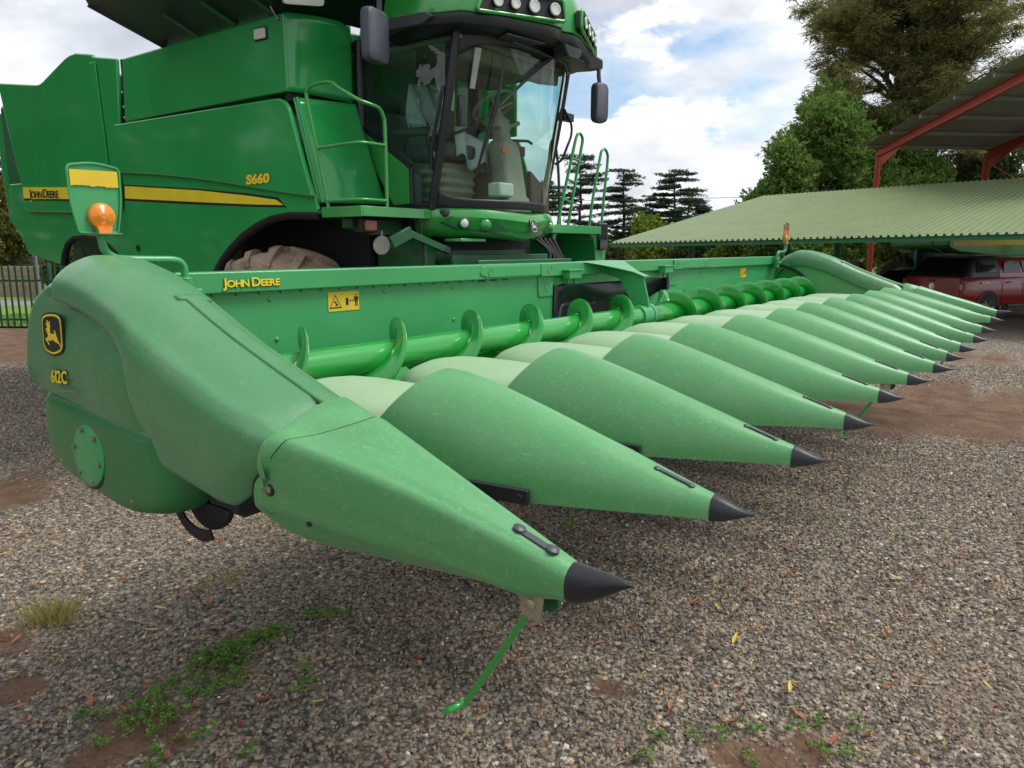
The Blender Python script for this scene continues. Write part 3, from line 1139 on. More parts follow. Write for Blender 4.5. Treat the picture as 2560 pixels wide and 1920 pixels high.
# centre support plate carrying the bearing, with its rolled top
CP = MB().plate(rounded([(2.60, 1.83), (2.42, 1.80), (2.20, 1.715), (2.155, 1.55), (2.14, 1.46), (2.26, 1.46), (2.34, 1.56), (2.42, 1.70), (2.60, 1.74)], [0.0, 0.05, 0.02, 0.0, 0.03, 0.03, 0.05, 0.05, 0]), 4.27, 4.29).build('support_plate', M['green_head'], HD, 30, bevel=0.003)
def hoodsheet(a, b):
    y = lerp(2.62, 2.17, a)
    w0 = lerp(0.50, 0.045, min(1, a * 1.35) ** 0.7)
    x = 4.28 - w0 + (w0 + lerp(0.40, 0.05, min(1, a * 1.3) ** 0.8)) * b
    z = lerp(1.848, 1.722, max(0, (a - 0.12) / 0.88) ** 1.15) - 0.020 * abs(b - 0.55) ** 1.5 * (1 - a)
    return (x, y, z)


MB().grid(hoodsheet, [i / 16 for i in range(17)], [i / 14 for i in range(15)]).build('plate_top', M['green_head'], CP, 60, solid=0.008)
for (y, z) in ((2.30, 1.70), (2.36, 1.715), (2.24, 1.685), (2.20, 1.50), (2.26, 1.49)):
    MB().lathe((4.27, y, z), (-1, 0, 0), [(0, 0.012), (0.007, 0.011), (0.010, 0.005), (0.0102, 0.001)], 10).build('bolt_head', M['green_head'], CP, 50)

# ------------------------------------------------ row units between the hoods
ru = None
for k in range(12):
    x = (k + 0.5) * PITCHX
    if ru is None:
        mb = MB()
        for s_ in (-1, 1):
            mb.box(s_ * 0.13 - 0.09, s_ * 0.13 + 0.09, 1.05, 2.02, 1.145, 1.157)
            mb.box(s_ * 0.16 - 0.03, s_ * 0.16 + 0.03, 0.85, 2.3, 1.00, 1.13)
        mb.box(-0.20, 0.20, 1.85, 2.35, 0.96, 1.12)
        ru = mb.build('row_unit', M['black_matt'], HD, 30)
        ru.location = (x, 0, 0)
    else:
        c = ru.copy()
        COL.objects.link(c)
        c.location = (x, 0, 0)

# ------------------------------------------------ lettering and safety signs
LY = 2.556
JD = [('J', 0.060), ('OHN', 0.046), (' ', 0.055), ('D', 0.060), ('EERE', 0.046)]
lettering('maker_name', JD, (0.672, LY, 1.768), (1, 0, 0), (0, 0, 1), M['ink'], rail, 1.22, 0.0030, 0.0004, 0, 0.085, 0.0012, (0.0012, -0.0018))
lettering('maker_name', JD, (0.672, LY, 1.768), (1, 0, 0), (0, 0, 1), M['yellow'], rail, 1.22, 0.0014, 0.0004, 0, 0.085, 0.0026)


def sign(x, z, w, h, rot=0.0):
    r_, u_ = Vector((math.cos(rot), 0, math.sin(rot))), Vector((-math.sin(rot), 0, math.cos(rot)))
    c = (x, 2.598, z)
    sg = frame_poly(MB(), rounded([(-w / 2, -h / 2), (w / 2, -h / 2), (w / 2, h / 2), (-w / 2, h / 2)], 0.006), c, r_, u_, 0.0015).build('warning_sign', M['ylab'], HD, 30)
    mb = MB()
    tri = lambda k: [(-0.27 * w + k * a, -0.02 * h + k * b) for a, b in ((-0.20 * w, -0.33 * h), (0.20 * w, -0.33 * h), (0.0, 0.38 * h))]
    o_, i_ = tri(1.0), tri(0.80)
    for a in range(3):
        frame_poly(mb, [o_[a], o_[(a + 1) % 3], i_[(a + 1) % 3], i_[a]], c, r_, u_, 0.0006, 0.0016)
    frame_poly(mb, [(-0.30 * w, -0.20 * h), (-0.20 * w, -0.24 * h), (-0.20 * w, -0.08 * h)], c, r_, u_, 0.0006, 0.0016)
    frame_poly(mb, [(-0.33 * w, 0.02 * h), (-0.31 * w, 0.05 * h), (-0.23 * w, -0.12 * h), (-0.25 * w, -0.15 * h)], c, r_, u_, 0.0006, 0.0016)
    frame_poly(mb, [(-0.31 * w, -0.06 * h), (-0.30 * w, -0.02 * h), (-0.23 * w, 0.02 * h), (-0.24 * w, -0.03 * h)], c, r_, u_, 0.0006, 0.0016)
    frame_poly(mb, [(0.06 * w, -0.22 * h), (0.15 * w, -0.22 * h), (0.15 * w, 0.16 * h), (0.06 * w, 0.16 * h)], c, r_, u_, 0.0006, 0.0016)
    for s_ in (-1, 1):
        frame_poly(mb, [(0.255 * w + s_ * 0.07 * w, 0.0), (0.255 * w + s_ * 0.03 * w, 0.07 * h * s_), (0.255 * w + s_ * 0.03 * w, -0.07 * h * s_)], c, r_, u_, 0.0006, 0.0016)
    frame_poly(mb, [(0.20 * w, -0.012 * h), (0.31 * w, -0.012 * h), (0.31 * w, 0.012 * h), (0.20 * w, 0.012 * h)], c, r_, u_, 0.0006, 0.0016)
    hx = 0.405 * w
    frame_poly(mb, [(hx + 0.03 * w * math.cos(t), 0.30 * h + 0.05 * h * math.sin(t)) for t in [R(30 * q) for q in range(12)]], c, r_, u_, 0.0006, 0.0016)
    for poly in ([(-0.05, 0.22), (0.05, 0.22), (0.045, -0.05), (-0.045, -0.05)], [(-0.045, -0.04), (-0.008, -0.04), (-0.010, -0.30), (-0.038, -0.30)], [(0.008, -0.04), (0.045, -0.04), (0.038, -0.30), (0.010, -0.30)],
                 [(-0.075, 0.20), (-0.055, 0.22), (-0.055, 0.0), (-0.075, 0.0)], [(0.055, 0.22), (0.075, 0.20), (0.075, 0.0), (0.055, 0.0)]):
        frame_poly(mb, [(hx + a * w, b * h) for a, b in poly], c, r_, u_, 0.0006, 0.0016)
    mb.build('pictogram', M['ink'], sg, None)


sign(1.435, 1.660, 0.220, 0.105, 0.0)
sign(7.70, 1.655, 0.20, 0.11, 0.0)


# ------------------------------------------------ marker lamps on cranked arms
def marker(sg):
    X = lambda x: x if sg > 0 else 2 * XM - x
    y = 2.50
    arm = MB()
    pth = crom([(X(0.455), y, 1.70), (X(0.455), y, 1.84), (X(0.445), y, 1.880), (X(0.41), y, 1.898), (X(0.31), y, 1.901), (X(0.20), y, 1.904), (X(0.155), y, 1.912), (X(0.122), y, 1.940), (X(0.112), y, 1.985), (X(0.11), y, 2.03)], 5)
    arm.tube(pth, 0.0165, 14)
    A = arm.build('marker_arm', M['green_head'], HD, 60)
    mb = MB()
    mb.lathe((X(0.455), y, 1.70), (0, 0, 1), [(0, 0.020), (0.0, 0.030), (0.02, 0.030), (0.022, 0.025), (0.085, 0.025), (0.088, 0.032), (0.12, 0.032), (0.125, 0.018)], 18)
    mb.tube([(X(0.41), 2.46, 1.765), (X(0.42), 2.47, 1.765), (X(0.51), 2.47, 1.763)], 0.012, 8)
    mb.tube([(X(0.40), y - 0.02, 1.742), (X(0.51), y - 0.02, 1.742)], 0.010, 8)
    mb.box(min(X(0.30), X(0.42)), max(X(0.30), X(0.42)), 2.515, 2.56, 1.72, 1.845)
    mb.build('arm_clamp', M['green_head'], A, 40, bevel=0.002)
    # tapered plate, face with label and lamp to the front
    pl_ = rounded([(-0.100, 0.255), (0.0, 0.272), (0.100, 0.255), (0.098, 0.115), (0.075, 0.0), (-0.075, 0.0), (-0.098, 0.115)], [0.02, 0.1, 0.02, 0.04, 0.01, 0.01, 0.04], 5)
    P = MB()
    P.prism([(X(0.11) + a, 2.515, 2.010 + b) for a, b in pl_], (0, 0.004, 0))
    # turned rim
    rim = [(X(0.11) + a, 2.511, 2.010 + b) for a, b in pl_]
    P.tube(rim + [rim[0]], 0.005, 6)
    PL = P.build('marker_plate', M['green_head'], A, 40)
    rag = [(-0.092, 0.178)]
    random.seed(5)
    for i in range(15):
        rag.append((-0.092 + 0.184 * (i + 1) / 16, 0.180 + random.uniform(-0.003, 0.003)))
    lab = rag + [(0.092, 0.180), (0.092, 0.243), (-0.092, 0.240)]
    L_ = MB()
    L_.prism([(X(0.11) + a, 2.510, 2.010 + b) for a, b in lab], (0, -0.001, 0))
    if sg > 0:
        L_.build('reflective_label', M['ylab'], PL, None)
    else:
        q = MB()
        q.prism([(X(0.11) + a, 2.521, 2.010 + b) for a, b in [(-0.092, 0.17), (0.092, 0.17), (0.092, 0.245), (-0.092, 0.245)]], (0, 0.002, 0))
        L_.build('reflective_label', M['red_lens'], PL, None)
        q2 = MB()
        q2.prism([(X(0.11) + a, 2.510, 2.010 + b) for a, b in [(-0.09, 0.12), (0.09, 0.12), (0.09, 0.172), (-0.09, 0.172)]], (0, -0.001, 0))
        q2.build('reflective_strip', M['redorange'], PL, None)
    lm = MB()
    lm.lathe((X(0.122), 2.512, 2.075), (0, -1, 0), [(-0.03, 0.046), (0.0, 0.0515), (0.014, 0.052), (0.020, 0.049), (0.0225, 0.040), (0.0235, 0.039), (0.0255, 0.027), (0.0265, 0.026), (0.028, 0.013), (0.029, 0.012), (0.0295, 0.001)], 40)
    lm.prism([(X(0.122) - 0.030, 2.51, 2.035), (X(0.122) + 0.030, 2.51, 2.035), (X(0.122) + 0.022, 2.51, 2.005), (X(0.122) - 0.022, 2.51, 2.005)], (0, -0.03, 0))
    lm.build('lamp', M['amber'], A, 40)
    br = MB()
    br.prism([(X(0.122) - 0.055, 2.515, 2.002), (X(0.122) + 0.050, 2.515, 2.002), (X(0.122) + 0.045, 2.44, 2.004), (X(0.122) - 0.045, 2.44, 2.004)], (0, 0, 0.004))
    br.build('lamp_bracket', M['steel'], A, None)
    return A


mk_near = marker(1)
mk_far = marker(-1)


# ------------------------------------------------ drop rods below three of the snouts
def rod(k):
    x = k * PITCHX + (0.0 if k in (0, 12) else -0.02)
    z0 = 1.150 if k == 0 else TIP_Z[k] - 0.03
    y0 = TIP_Y[k] + 0.245
    f = MB()
    path = crom([(x, y0, z0), (x, y0 + 0.01, z0 - 0.03), (x, y0 + 0.215, z0 - 0.352), (x - 0.006, y0 + 0.235, z0 - 0.376), (x - 0.03, y0 + 0.243, z0 - 0.380), (x - 0.062, y0 + 0.243, z0 - 0.372)], 5)
    f.tube(path, 0.0095, 10)
    rd = f.build('drop_rod', M['green_auger'], HD, 60)
    b = MB()
    b.prism([(x - 0.030, y0 + 0.035, z0 + 0.02), (x - 0.030, y0 - 0.035, z0 + 0.02), (x - 0.030, y0 - 0.022, z0 - 0.062), (x - 0.030, y0 + 0.030, z0 - 0.050)], (0.005, 0, 0))
    b.box(x - 0.03, x + 0.03, y0 - 0.03, y0 + 0.03, z0 + 0.015, z0 + 0.02)
    b.lathe((x - 0.030, y0 + 0.002, z0 - 0.018), (-1, 0, 0), [(0, 0.015), (0.006, 0.014), (0.009, 0.008), (0.0092, 0.001)], 12)
    b.build('rod_bracket', M['zinc'], rd, 30)
    c = MB()
    c.lathe((x + 0.012, y0 - 0.02, z0 - 0.02), (1, 0, 0), [(0, 0.028), (0.012, 0.028)], 18)
    c.build('rod_stop', M['green_dark'], rd, 30)


for k in (0, 5, 10):
    rod(k)
# ================================================================== COMBINE HARVESTER
def muddy(name):
    t = NT(name)
    big = t.noise(3.5, 7, 0.65)
    fine = t.noise(38, 5, 0.7)
    c = t.ramp(big, [(0.30, (0.10, 0.08, 0.065)), (0.44, (0.33, 0.225, 0.145)), (0.70, (0.46, 0.33, 0.22))])
    t.col(t.mix(0.45, c, t.ramp(fine, [(0.35, (0.10, 0.09, 0.08)), (0.65, (0.46, 0.35, 0.25))])))
    t.set('Roughness', 0.9)
    t.bump(fine, 0.5, 0.01)
    return t.m


M['mud_tyre'] = muddy('muddy_tyre')
M['old_tyre'] = simple('dusty_tyre', (0.115, 0.10, 0.085), 0.9, var=0.3, nscale=9, bump=0.4)


def tyre_mesh(Rr, W, lugs, lug_h, rim_r, chev=0.9):
    """agricultural tyre about the x axis at the origin"""
    mb = MB()
    prof = [(-W * 0.42, rim_r), (-W * 0.50, rim_r + (Rr - rim_r) * 0.45), (-W * 0.48, Rr - 0.10), (-W * 0.42, Rr - 0.045), (-W * 0.22, Rr - 0.012), (0, Rr), (W * 0.22, Rr - 0.012), (W * 0.42, Rr - 0.045), (W * 0.48, Rr - 0.10), (W * 0.50, rim_r + (Rr - rim_r) * 0.45), (W * 0.42, rim_r)]
    n = 64
    rings = []
    for k in range(n):
        a = 2 * math.pi * k / n
        rings.append([(x, r_ * math.sin(a), r_ * math.cos(a)) for x, r_ in prof])
    mb.loft(rings, closed=False, loop=True)
    for k in range(lugs):
        for s_ in (-1, 1):
            a0 = 2 * math.pi * (k + (0.5 if s_ > 0 else 0)) / lugs
            da = chev * 2 * math.pi / lugs
            rr_, hw = [], 0.17 * 2 * math.pi / lugs
            for j in range(5):
                t = j / 4
                x = s_ * W * (0.02 + 0.48 * t)
                a = a0 - da * t
                rb = interp(abs(x) / W, [0, 0.22, 0.42, 0.48, 0.5], [Rr, Rr - 0.012, Rr - 0.045, Rr - 0.10, Rr - 0.12])
                h = lug_h * (1 - 0.25 * t)
                ring = []
                for (q, hh) in ((-1.15, -0.02), (-0.8, h), (0.8, h), (1.15, -0.02)):
                    aa = a + hw * q
                    ring.append((x, (rb + hh) * math.sin(aa), (rb + hh) * math.cos(aa)))
                rr_.append(ring if s_ > 0 else ring[::-1])
            mb.loft(rr_)
    return mb


CB = thing('combine_harvester', 'large green combine harvester with black glazed cab standing behind the corn header', 'combine', (XM, 7.0, 0))

# wheels
def wheel(parent, c, Rr, W, rim_r, mat, lugs=18, lug_h=0.055, rim_m='yellow'):
    T_ = tyre_mesh(Rr - lug_h * 0.9, W, lugs, lug_h, rim_r).build('wheel', mat, parent, 40)
    T_.location = c
    rm = MB()
    rm.lathe((-W * 0.40, 0, 0), (1, 0, 0), [(0, rim_r + 0.02), (0.05, rim_r - 0.03), (W * 0.3, rim_r - 0.06), (W * 0.32, rim_r * 0.45), (W * 0.25, rim_r * 0.4), (W * 0.25, 0.01), (W * 0.5, 0.01), (W * 0.5, rim_r - 0.06), (W * 0.8, rim_r + 0.02)], 32)
    rm_o = rm.build('rim', M[rim_m], None, 40)
    rm_o.parent = T_
    return T_


FW = wheel(CB, (0, 0, 0), 0.985, 0.74, 0.5, M['mud_tyre'])
FW.location = (3.06, 5.32, 0.985)
FW2 = copy_tree(FW, CB)
FW2.location = (6.06, 5.32, 0.985)
RW = wheel(CB, (0, 0, 0), 0.66, 0.52, 0.34, M['mud_tyre'], 16, 0.04)
RW.location = (3.20, 9.15, 0.66)
RW2 = copy_tree(RW, CB)
RW2.location = (5.92, 9.15, 0.66)
mb = MB()
mb.cyl((3.1, 5.32, 0.985), (6.0, 5.32, 0.985), 0.22, None, 20)
mb.build('front_axle', M['green_dark'], CB)
mb = MB()
mb.box(3.2, 5.9, 9.05, 9.25, 0.56, 0.76)
mb.build('rear_axle', M['green_dark'], CB, bevel=0.02)

# inner body
MB().box(3.60, 5.52, 4.95, 10.8, 1.15, 2.25).build('separator_body', M['green_dark'], CB, bevel=0.03)
MB().box(2.99, 6.13, 5.26, 7.62, 2.26, 3.83).build('grain_tank', M['green'], CB, bevel=0.02)
MB().box(3.10, 6.02, 7.66, 11.4, 2.27, 3.86).build('engine_body', M['green_dark'], CB, bevel=0.05)
MB().box(3.50, 3.56, 4.60, 6.6, 1.2, 2.2).build('wheel_well', M['black_matt'], CB)
MB().box(3.62, 5.5, 4.20, 4.92, 1.25, 2.2).build('front_bulkhead', M['black_matt'], CB, bevel=0.02)
# feeder house down to the header
fh = MB()
rings = [[(3.72, 3.05, 1.12), (5.40, 3.05, 1.12), (5.40, 3.05, 1.74), (3.72, 3.05, 1.74)], [(3.80, 3.6, 1.12), (5.32, 3.6, 1.12), (5.32, 3.6, 1.76), (3.80, 3.6, 1.76)], [(3.85, 4.95, 1.25), (5.27, 4.95, 1.25), (5.27, 4.95, 1.98), (3.85, 4.95, 1.98)]]
fh.loft(rings)
fh.build('feeder_house', M['green_dark'], CB, bevel=0.02)
for i in range(4):
    MB().box(3.80, 5.32, 3.25 + 0.3 * i, 3.29 + 0.3 * i, 1.70 + 0.045 * i, 1.80 + 0.045 * i).build('feeder_rib', M['green_dark'], CB, bevel=0.008)


def side_plate(name, yz, x0, x1, mat, parent=CB, bev=0.018, both=False):
    o = MB().plate(yz, x0, x1).build(name, mat, parent, 30, bevel=bev, seg=3)
    return o


# near flank
UP = side_plate('tank_side_panel', rounded([(7.62, 3.905), (4.905, 3.893), (4.905, 3.262), (7.67, 3.270)], 0.03), 2.90, 2.94, M['green'])
archp = [(4.96, 2.25), (5.2, 2.228), (5.43, 2.17), (5.68, 2.075), (5.90, 1.95), (6.05, 1.84), (6.16, 1.74), (6.25, 1.62), (6.30, 1.50)]
LP = side_plate('lower_side_panel', [(7.78, 3.10), (4.90, 3.06), (4.585, 2.37), (4.56, 2.24)] + archp + [(7.55, 1.50), (7.63, 1.69), (7.73, 1.86), (7.80, 2.3), (7.79, 2.72)], 2.885, 2.925, M['green'], bev=0.012)
side_plate('raised_panel', rounded([(7.80, 3.250), (4.86, 3.205), (4.575, 2.372), (5.10, 2.440), (5.64, 2.520), (6.3, 2.612), (7.02, 2.690), (7.79, 2.755)], [0.02, 0.14, 0.03, 0.3, 0.3, 0.3, 0.3, 0.03], 6), 2.842, 2.884, M['green'], LP, 0.016)
mb = MB()
mb.tube([(2.93, a, b) for a, b in [(4.56, 2.235)] + archp], 0.05, 8)
mb.build('arch_lining', M['black_matt'], LP, 60)
st = [(7.75, 2.612), (7.765, 2.482), (6.32, 2.392), (5.38, 2.338), (5.01, 2.322), (5.12, 2.372), (5.53, 2.422), (6.30, 2.502)]
cst = Vector((6.4, 2.45))
MB().plate([(a + (0.03 if a > 6 else -0.035), b + (0.018 if i in (0, 5, 6, 7) else -0.022)) for i, (a, b) in enumerate(st)], 2.8815, 2.884).build('stripe_edge', M['ink'], LP, None)
MB().plate(st, 2.879, 2.8812).build('stripe', M['yellow'], LP, None)
lettering('model_name', [('S660', 0.108)], (2.840, 5.470, 2.520), (0, -1, 0.0), (0, 0, 1), M['ink'], LP, 1.62, 0.0095, 0.0008, 0.14, 0.10, 0.0005)
lettering('model_name', [('S660', 0.108)], (2.840, 5.470, 2.520), (0, -1, 0.0), (0, 0, 1), M['yellow'], LP, 1.62, 0.0062, 0.0008, 0.14, 0.10, 0.003)
mb = MB()
mb.lathe((2.878, 7.58, 1.95), (-1, 0, 0), [(-0.02, 0.035), (0.004, 0.035), (0.0045, 0.01)], 16)
mb.build('drain_hole', M['ink'], LP, 40)
# seam bolts at the rear edge
for z, y in ((3.77, 7.72), (3.60, 7.73), (3.45, 7.72), (3.34, 7.73), (2.95, 7.86), (2.80, 7.86), (3.86, 7.80)):
    MB().lathe((2.985, y + 0.09, z), (-1, 0, 0), [(0, 0.016), (0.012, 0.014), (0.016, 0.006), (0.0162, 0.001)], 8).build('bolt', M['chrome'], UP, 40)
MB().box(2.97, 3.02, 7.66, 7.79, 2.3, 3.93).build('joint_strip', M['black'], CB)
# loading lamp and gas strut
lp = MB().plate(rounded([(5.31, 3.825), (5.13, 3.818), (5.13, 3.712), (5.31, 3.718)], 0.02), 2.885, 2.905).build('flank_lamp', M['ink'], UP, 30, bevel=0.004)
MB().plate(rounded([(5.298, 3.812), (5.142, 3.806), (5.142, 3.724), (5.298, 3.730)], 0.015), 2.879, 2.886).build('lamp_glass', M['offwhite'], lp, 30)
mb = MB()
mb.tube([(2.885, 4.98, 3.86), (2.83, 5.02, 3.99), (2.76, 5.06, 4.20)], [0.006, 0.012, 0.008], 8)
mb.lathe((2.90, 4.96, 3.85), (-1, 0, 0), [(0, 0.018), (0.03, 0.016), (0.031, 0.002)], 10)
mb.build('gas_strut', M['steel'], CB, 40)

# hopper extension, folded out
EXT = MB()
lo = [(2.935, 6.82, 3.905), (2.935, 4.90, 3.895), (3.30, 4.86, 3.915), (4.56, 4.80, 3.94), (6.19, 4.86, 3.91), (6.19, 6.82, 3.905)]
hi = [(2.30, 6.98, 4.175), (2.26, 4.62, 4.22), (2.95, 4.30, 4.30), (4.56, 4.22, 4.34), (6.86, 4.62, 4.22), (6.82, 6.98, 4.175)]
hi2 = [(2.12, 7.00, 4.50), (2.10, 4.50, 4.55), (2.90, 4.18, 4.62), (4.56, 4.12, 4.65), (7.02, 4.50, 4.55), (7.00, 7.00, 4.50)]
EXT.loft([lo, hi, hi2], closed=False)
EXT.add([(2.935, 6.82, 3.905), (6.19, 6.82, 3.905), (6.82, 6.98, 4.175), (2.30, 6.98, 4.175)], [(0, 1, 2, 3)])
EX = EXT.build('tank_extension', M['tank_inside'], CB, 20, solid=0.03)
for y in (6.2, 5.6, 5.05):
    MB().beam((2.92, y, 3.90), (2.60, y + 0.03, 4.03), 0.05, 0.012).build('hinge_strap', M['green_dark'], EX, 30)
pn = MB()
pn.prism([Vector((2.72, 4.66, 3.872)) + Vector((0.41, 0.0, 0.085)) * a + Vector((0.0, -0.02, 0.24)) * b for a, b in rounded([(0, 0), (1, -0.04), (1, 0.9), (0, 0.9)], 0.12, 5)], (0, 0.02, 0))
pn.build('tank_window', M['offwhite'], EX, 30)
MB().box(3.0, 6.1, 4.93, 5.24, 3.80, 3.90).build('tank_ledge', M['green_dark'], CB, bevel=0.02)


# tank front: two moulded covers wrapping towards the cab
def cov_u(a, b):
    x = lerp(2.915, 3.66, a)
    z = lerp(3.262, 3.893 + 0.05 * a, b)
    y = 4.885 - 0.06 * math.sin(math.pi * min(1, a * 1.0)) * (0.4 + 0.6 * b) + 0.05 * max(0, (a - 0.9) / 0.1) ** 2
    if a < 0.08:
        y += 0.02 * (1 - a / 0.08)
    return (x, y, z)


def cov_l(a, b):
    t = 1 - b
    x = lerp(2.905, lerp(3.71, 3.56, b), a)
    z = lerp(2.33 + 0.02 * a, 3.205 + 0.035 * a, b)
    y = lerp(4.545 + 0.03 * a, 4.81 - 0.02 * a, b ** 0.9) - 0.05 * math.sin(math.pi * a) * math.sin(math.pi * min(1, b + 0.15))
    if a < 0.06:
        y += 0.03 * (1 - a / 0.06)
    return (x, y, z)


NU = [0, 0.02, 0.05, 0.09] + [0.14 + 0.043 * i for i in range(20)] + [1.0]
MB().grid(cov_u, NU, [i / 12 for i in range(13)]).build('tank_front_cover', M['green'], CB, 60, solid=0.02)
MB().grid(cov_l, NU, [i / 16 for i in range(17)]).build('lower_front_cover', M['green'], CB, 60, solid=0.02)
mb = MB()
mb.prism([(2.93, 4.92, 3.195), (3.68, 4.90, 3.225), (3.68, 4.90, 3.275), (2.93, 4.92, 3.27)], (0, 0.06, 0))
mb.build('cover_seam', M['black_matt'], CB)
for a in (0.10,):
    mb = MB()
    mb.tube([Vector(cov_l(0.035, b / 10)) + Vector((-0.004, -0.012, 0)) for b in range(11)], 0.012, 8)
    mb.build('cover_edge', M['green'], CB, 60)

# rear flank
RP = side_plate('rear_side_panel', [(11.0, 4.085), (9.86, 3.925), (9.76, 3.925), (9.66, 3.945), (9.40, 4.02), (9.05, 4.115), (8.93, 4.135), (8.78, 4.138), (8.40, 4.07), (8.37, 4.04), (7.86, 3.95), (7.92, 3.29), (8.0, 2.74), (8.05, 2.39), (9.3, 2.375), (10.48, 2.42), (10.58, 2.45), (10.645, 2.53), (10.62, 2.8), (10.72, 3.09)], 2.965, 3.005, M['green'], bev=0.016)
mb = MB()
mb.prism([(2.960, 8.45, 3.98), (2.960, 8.30, 3.98), (2.960, 8.20, 2.80), (2.960, 8.32, 2.80)], (-0.012, 0, 0))
mb.build('panel_fold', M['green'], RP, 30, bevel=0.008)
side_plate('lower_rear_panel', [(11.12, 2.80), (8.0, 2.80), (7.84, 2.2), (7.80, 1.62), (8.20, 1.62), (8.32, 1.90), (8.55, 2.02), (8.75, 2.08), (9.14, 2.105), (9.43, 2.09), (9.64, 2.01), (9.75, 1.90), (9.83, 1.74), (10.75, 1.87), (10.82, 1.98), (11.15, 2.27), (11.17, 2.44)], 3.015, 3.055, M['green'], CB, 0.012)
mb = MB()
mb.tube([(3.06, a, b) for a, b in ((8.20, 1.62), (8.32, 1.90), (8.55, 2.02), (8.75, 2.08), (9.14, 2.105), (9.43, 2.09), (9.64, 2.01), (9.75, 1.90), (9.83, 1.74))], 0.045, 8)
mb.build('rear_arch_lining', M['black_matt'], CB, 60)
side_plate('tail_panel', rounded([(12.0, 3.80), (11.6, 3.92), (11.15, 3.6), (11.15, 2.3), (11.96, 2.29), (12.06, 3.21)], 0.1), 3.28, 3.32, M['green'], CB, 0.02)
MB().box(3.3, 5.8, 11.2, 11.95, 2.3, 3.6).build('straw_hood', M['green_dark'], CB, bevel=0.06)
MB().plate([(10.56, 2.570), (8.06, 2.462), (8.06, 2.482), (10.56, 2.592)], 2.958, 2.963).build('stripe_edge', M['ink'], RP, None)
MB().plate([(10.56, 2.732), (10.56, 2.592), (8.06, 2.482), (8.06, 2.618)], 2.958, 2.963).build('stripe', M['yellow'], RP, None)
JDB = [('J', 0.150), ('OHN', 0.115), (' ', 0.12), ('D', 0.150), ('EERE', 0.115)]
lettering('maker_name', JDB, (2.955, 10.36, 2.592), (0, -1, -0.035), (0, 0, 1), M['yellow'], RP, 1.34, 0.010, 0.0008, 0, 0.06, 0.001, (0, -0.008))
lettering('maker_name', JDB, (2.953, 10.36, 2.592), (0, -1, -0.035), (0, 0, 1), M['ink'], RP, 1.34, 0.0022, 0.0008, 0, 0.06, 0.004)
mb = MB()
mb.tube(crom([(3.12, 9.45, 1.93), (3.12, 9.3, 1.78), (3.12, 9.05, 1.80), (3.12, 8.9, 1.95)], 6), 0.018, 8)
mb.build('hose', M['rubber'], CB, 60)
# far flank, plain
side_plate('tank_side_panel', [(7.62, 3.905), (4.905, 3.893), (4.905, 3.262), (7.67, 3.270)], 6.18, 6.22, M['green'])
side_plate('lower_side_panel', [(7.80, 3.25), (4.86, 3.2), (4.58, 2.37), (4.56, 2.24)] + archp + [(7.55, 1.50), (7.63, 1.69), (7.73, 1.86), (7.80, 2.3)], 6.18, 6.22, M['green'])
side_plate('rear_side_panel', [(11.0, 4.085), (9.76, 3.925), (9.66, 3.945), (8.93, 4.135), (8.40, 4.07), (7.86, 3.95), (8.05, 2.39), (10.5, 2.40), (10.72, 3.09)], 6.12, 6.16, M['green'])

# ------------------------------------------------ cab
CAB = MB().box(3.72, 5.40, 3.86, 4.95, 2.22, 2.29).build('cab', M['beige_dark'], CB, bevel=0.02)
# windscreen, bowed forwards
def ws(a, b):
    s_ = (a - 0.5) * 2
    x = XM + 0.855 * s_
    z = lerp(2.30, 3.73, b)
    ye = lerp(4.00, 3.69, b)
    yc = lerp(3.60, 3.40, b)
    return (x, yc + (ye - yc) * abs(s_) ** 2.2, z)


MB().grid(ws, [i / 32 for i in range(33)], [i / 16 for i in range(17)]).build('windscreen', M['glass'], CAB, 80)
# dark ceramic band round the windscreen
def band(fa, fb, name):
    mb_ = MB()
    mb_.grid(lambda a, b: Vector(ws(*fa(a, b))) + Vector((0, -0.006, 0)), [i / 32 for i in range(33)], [i / 4 for i in range(5)])
    return mb_.build(name, M['black'], CAB, 80, solid=0.004)


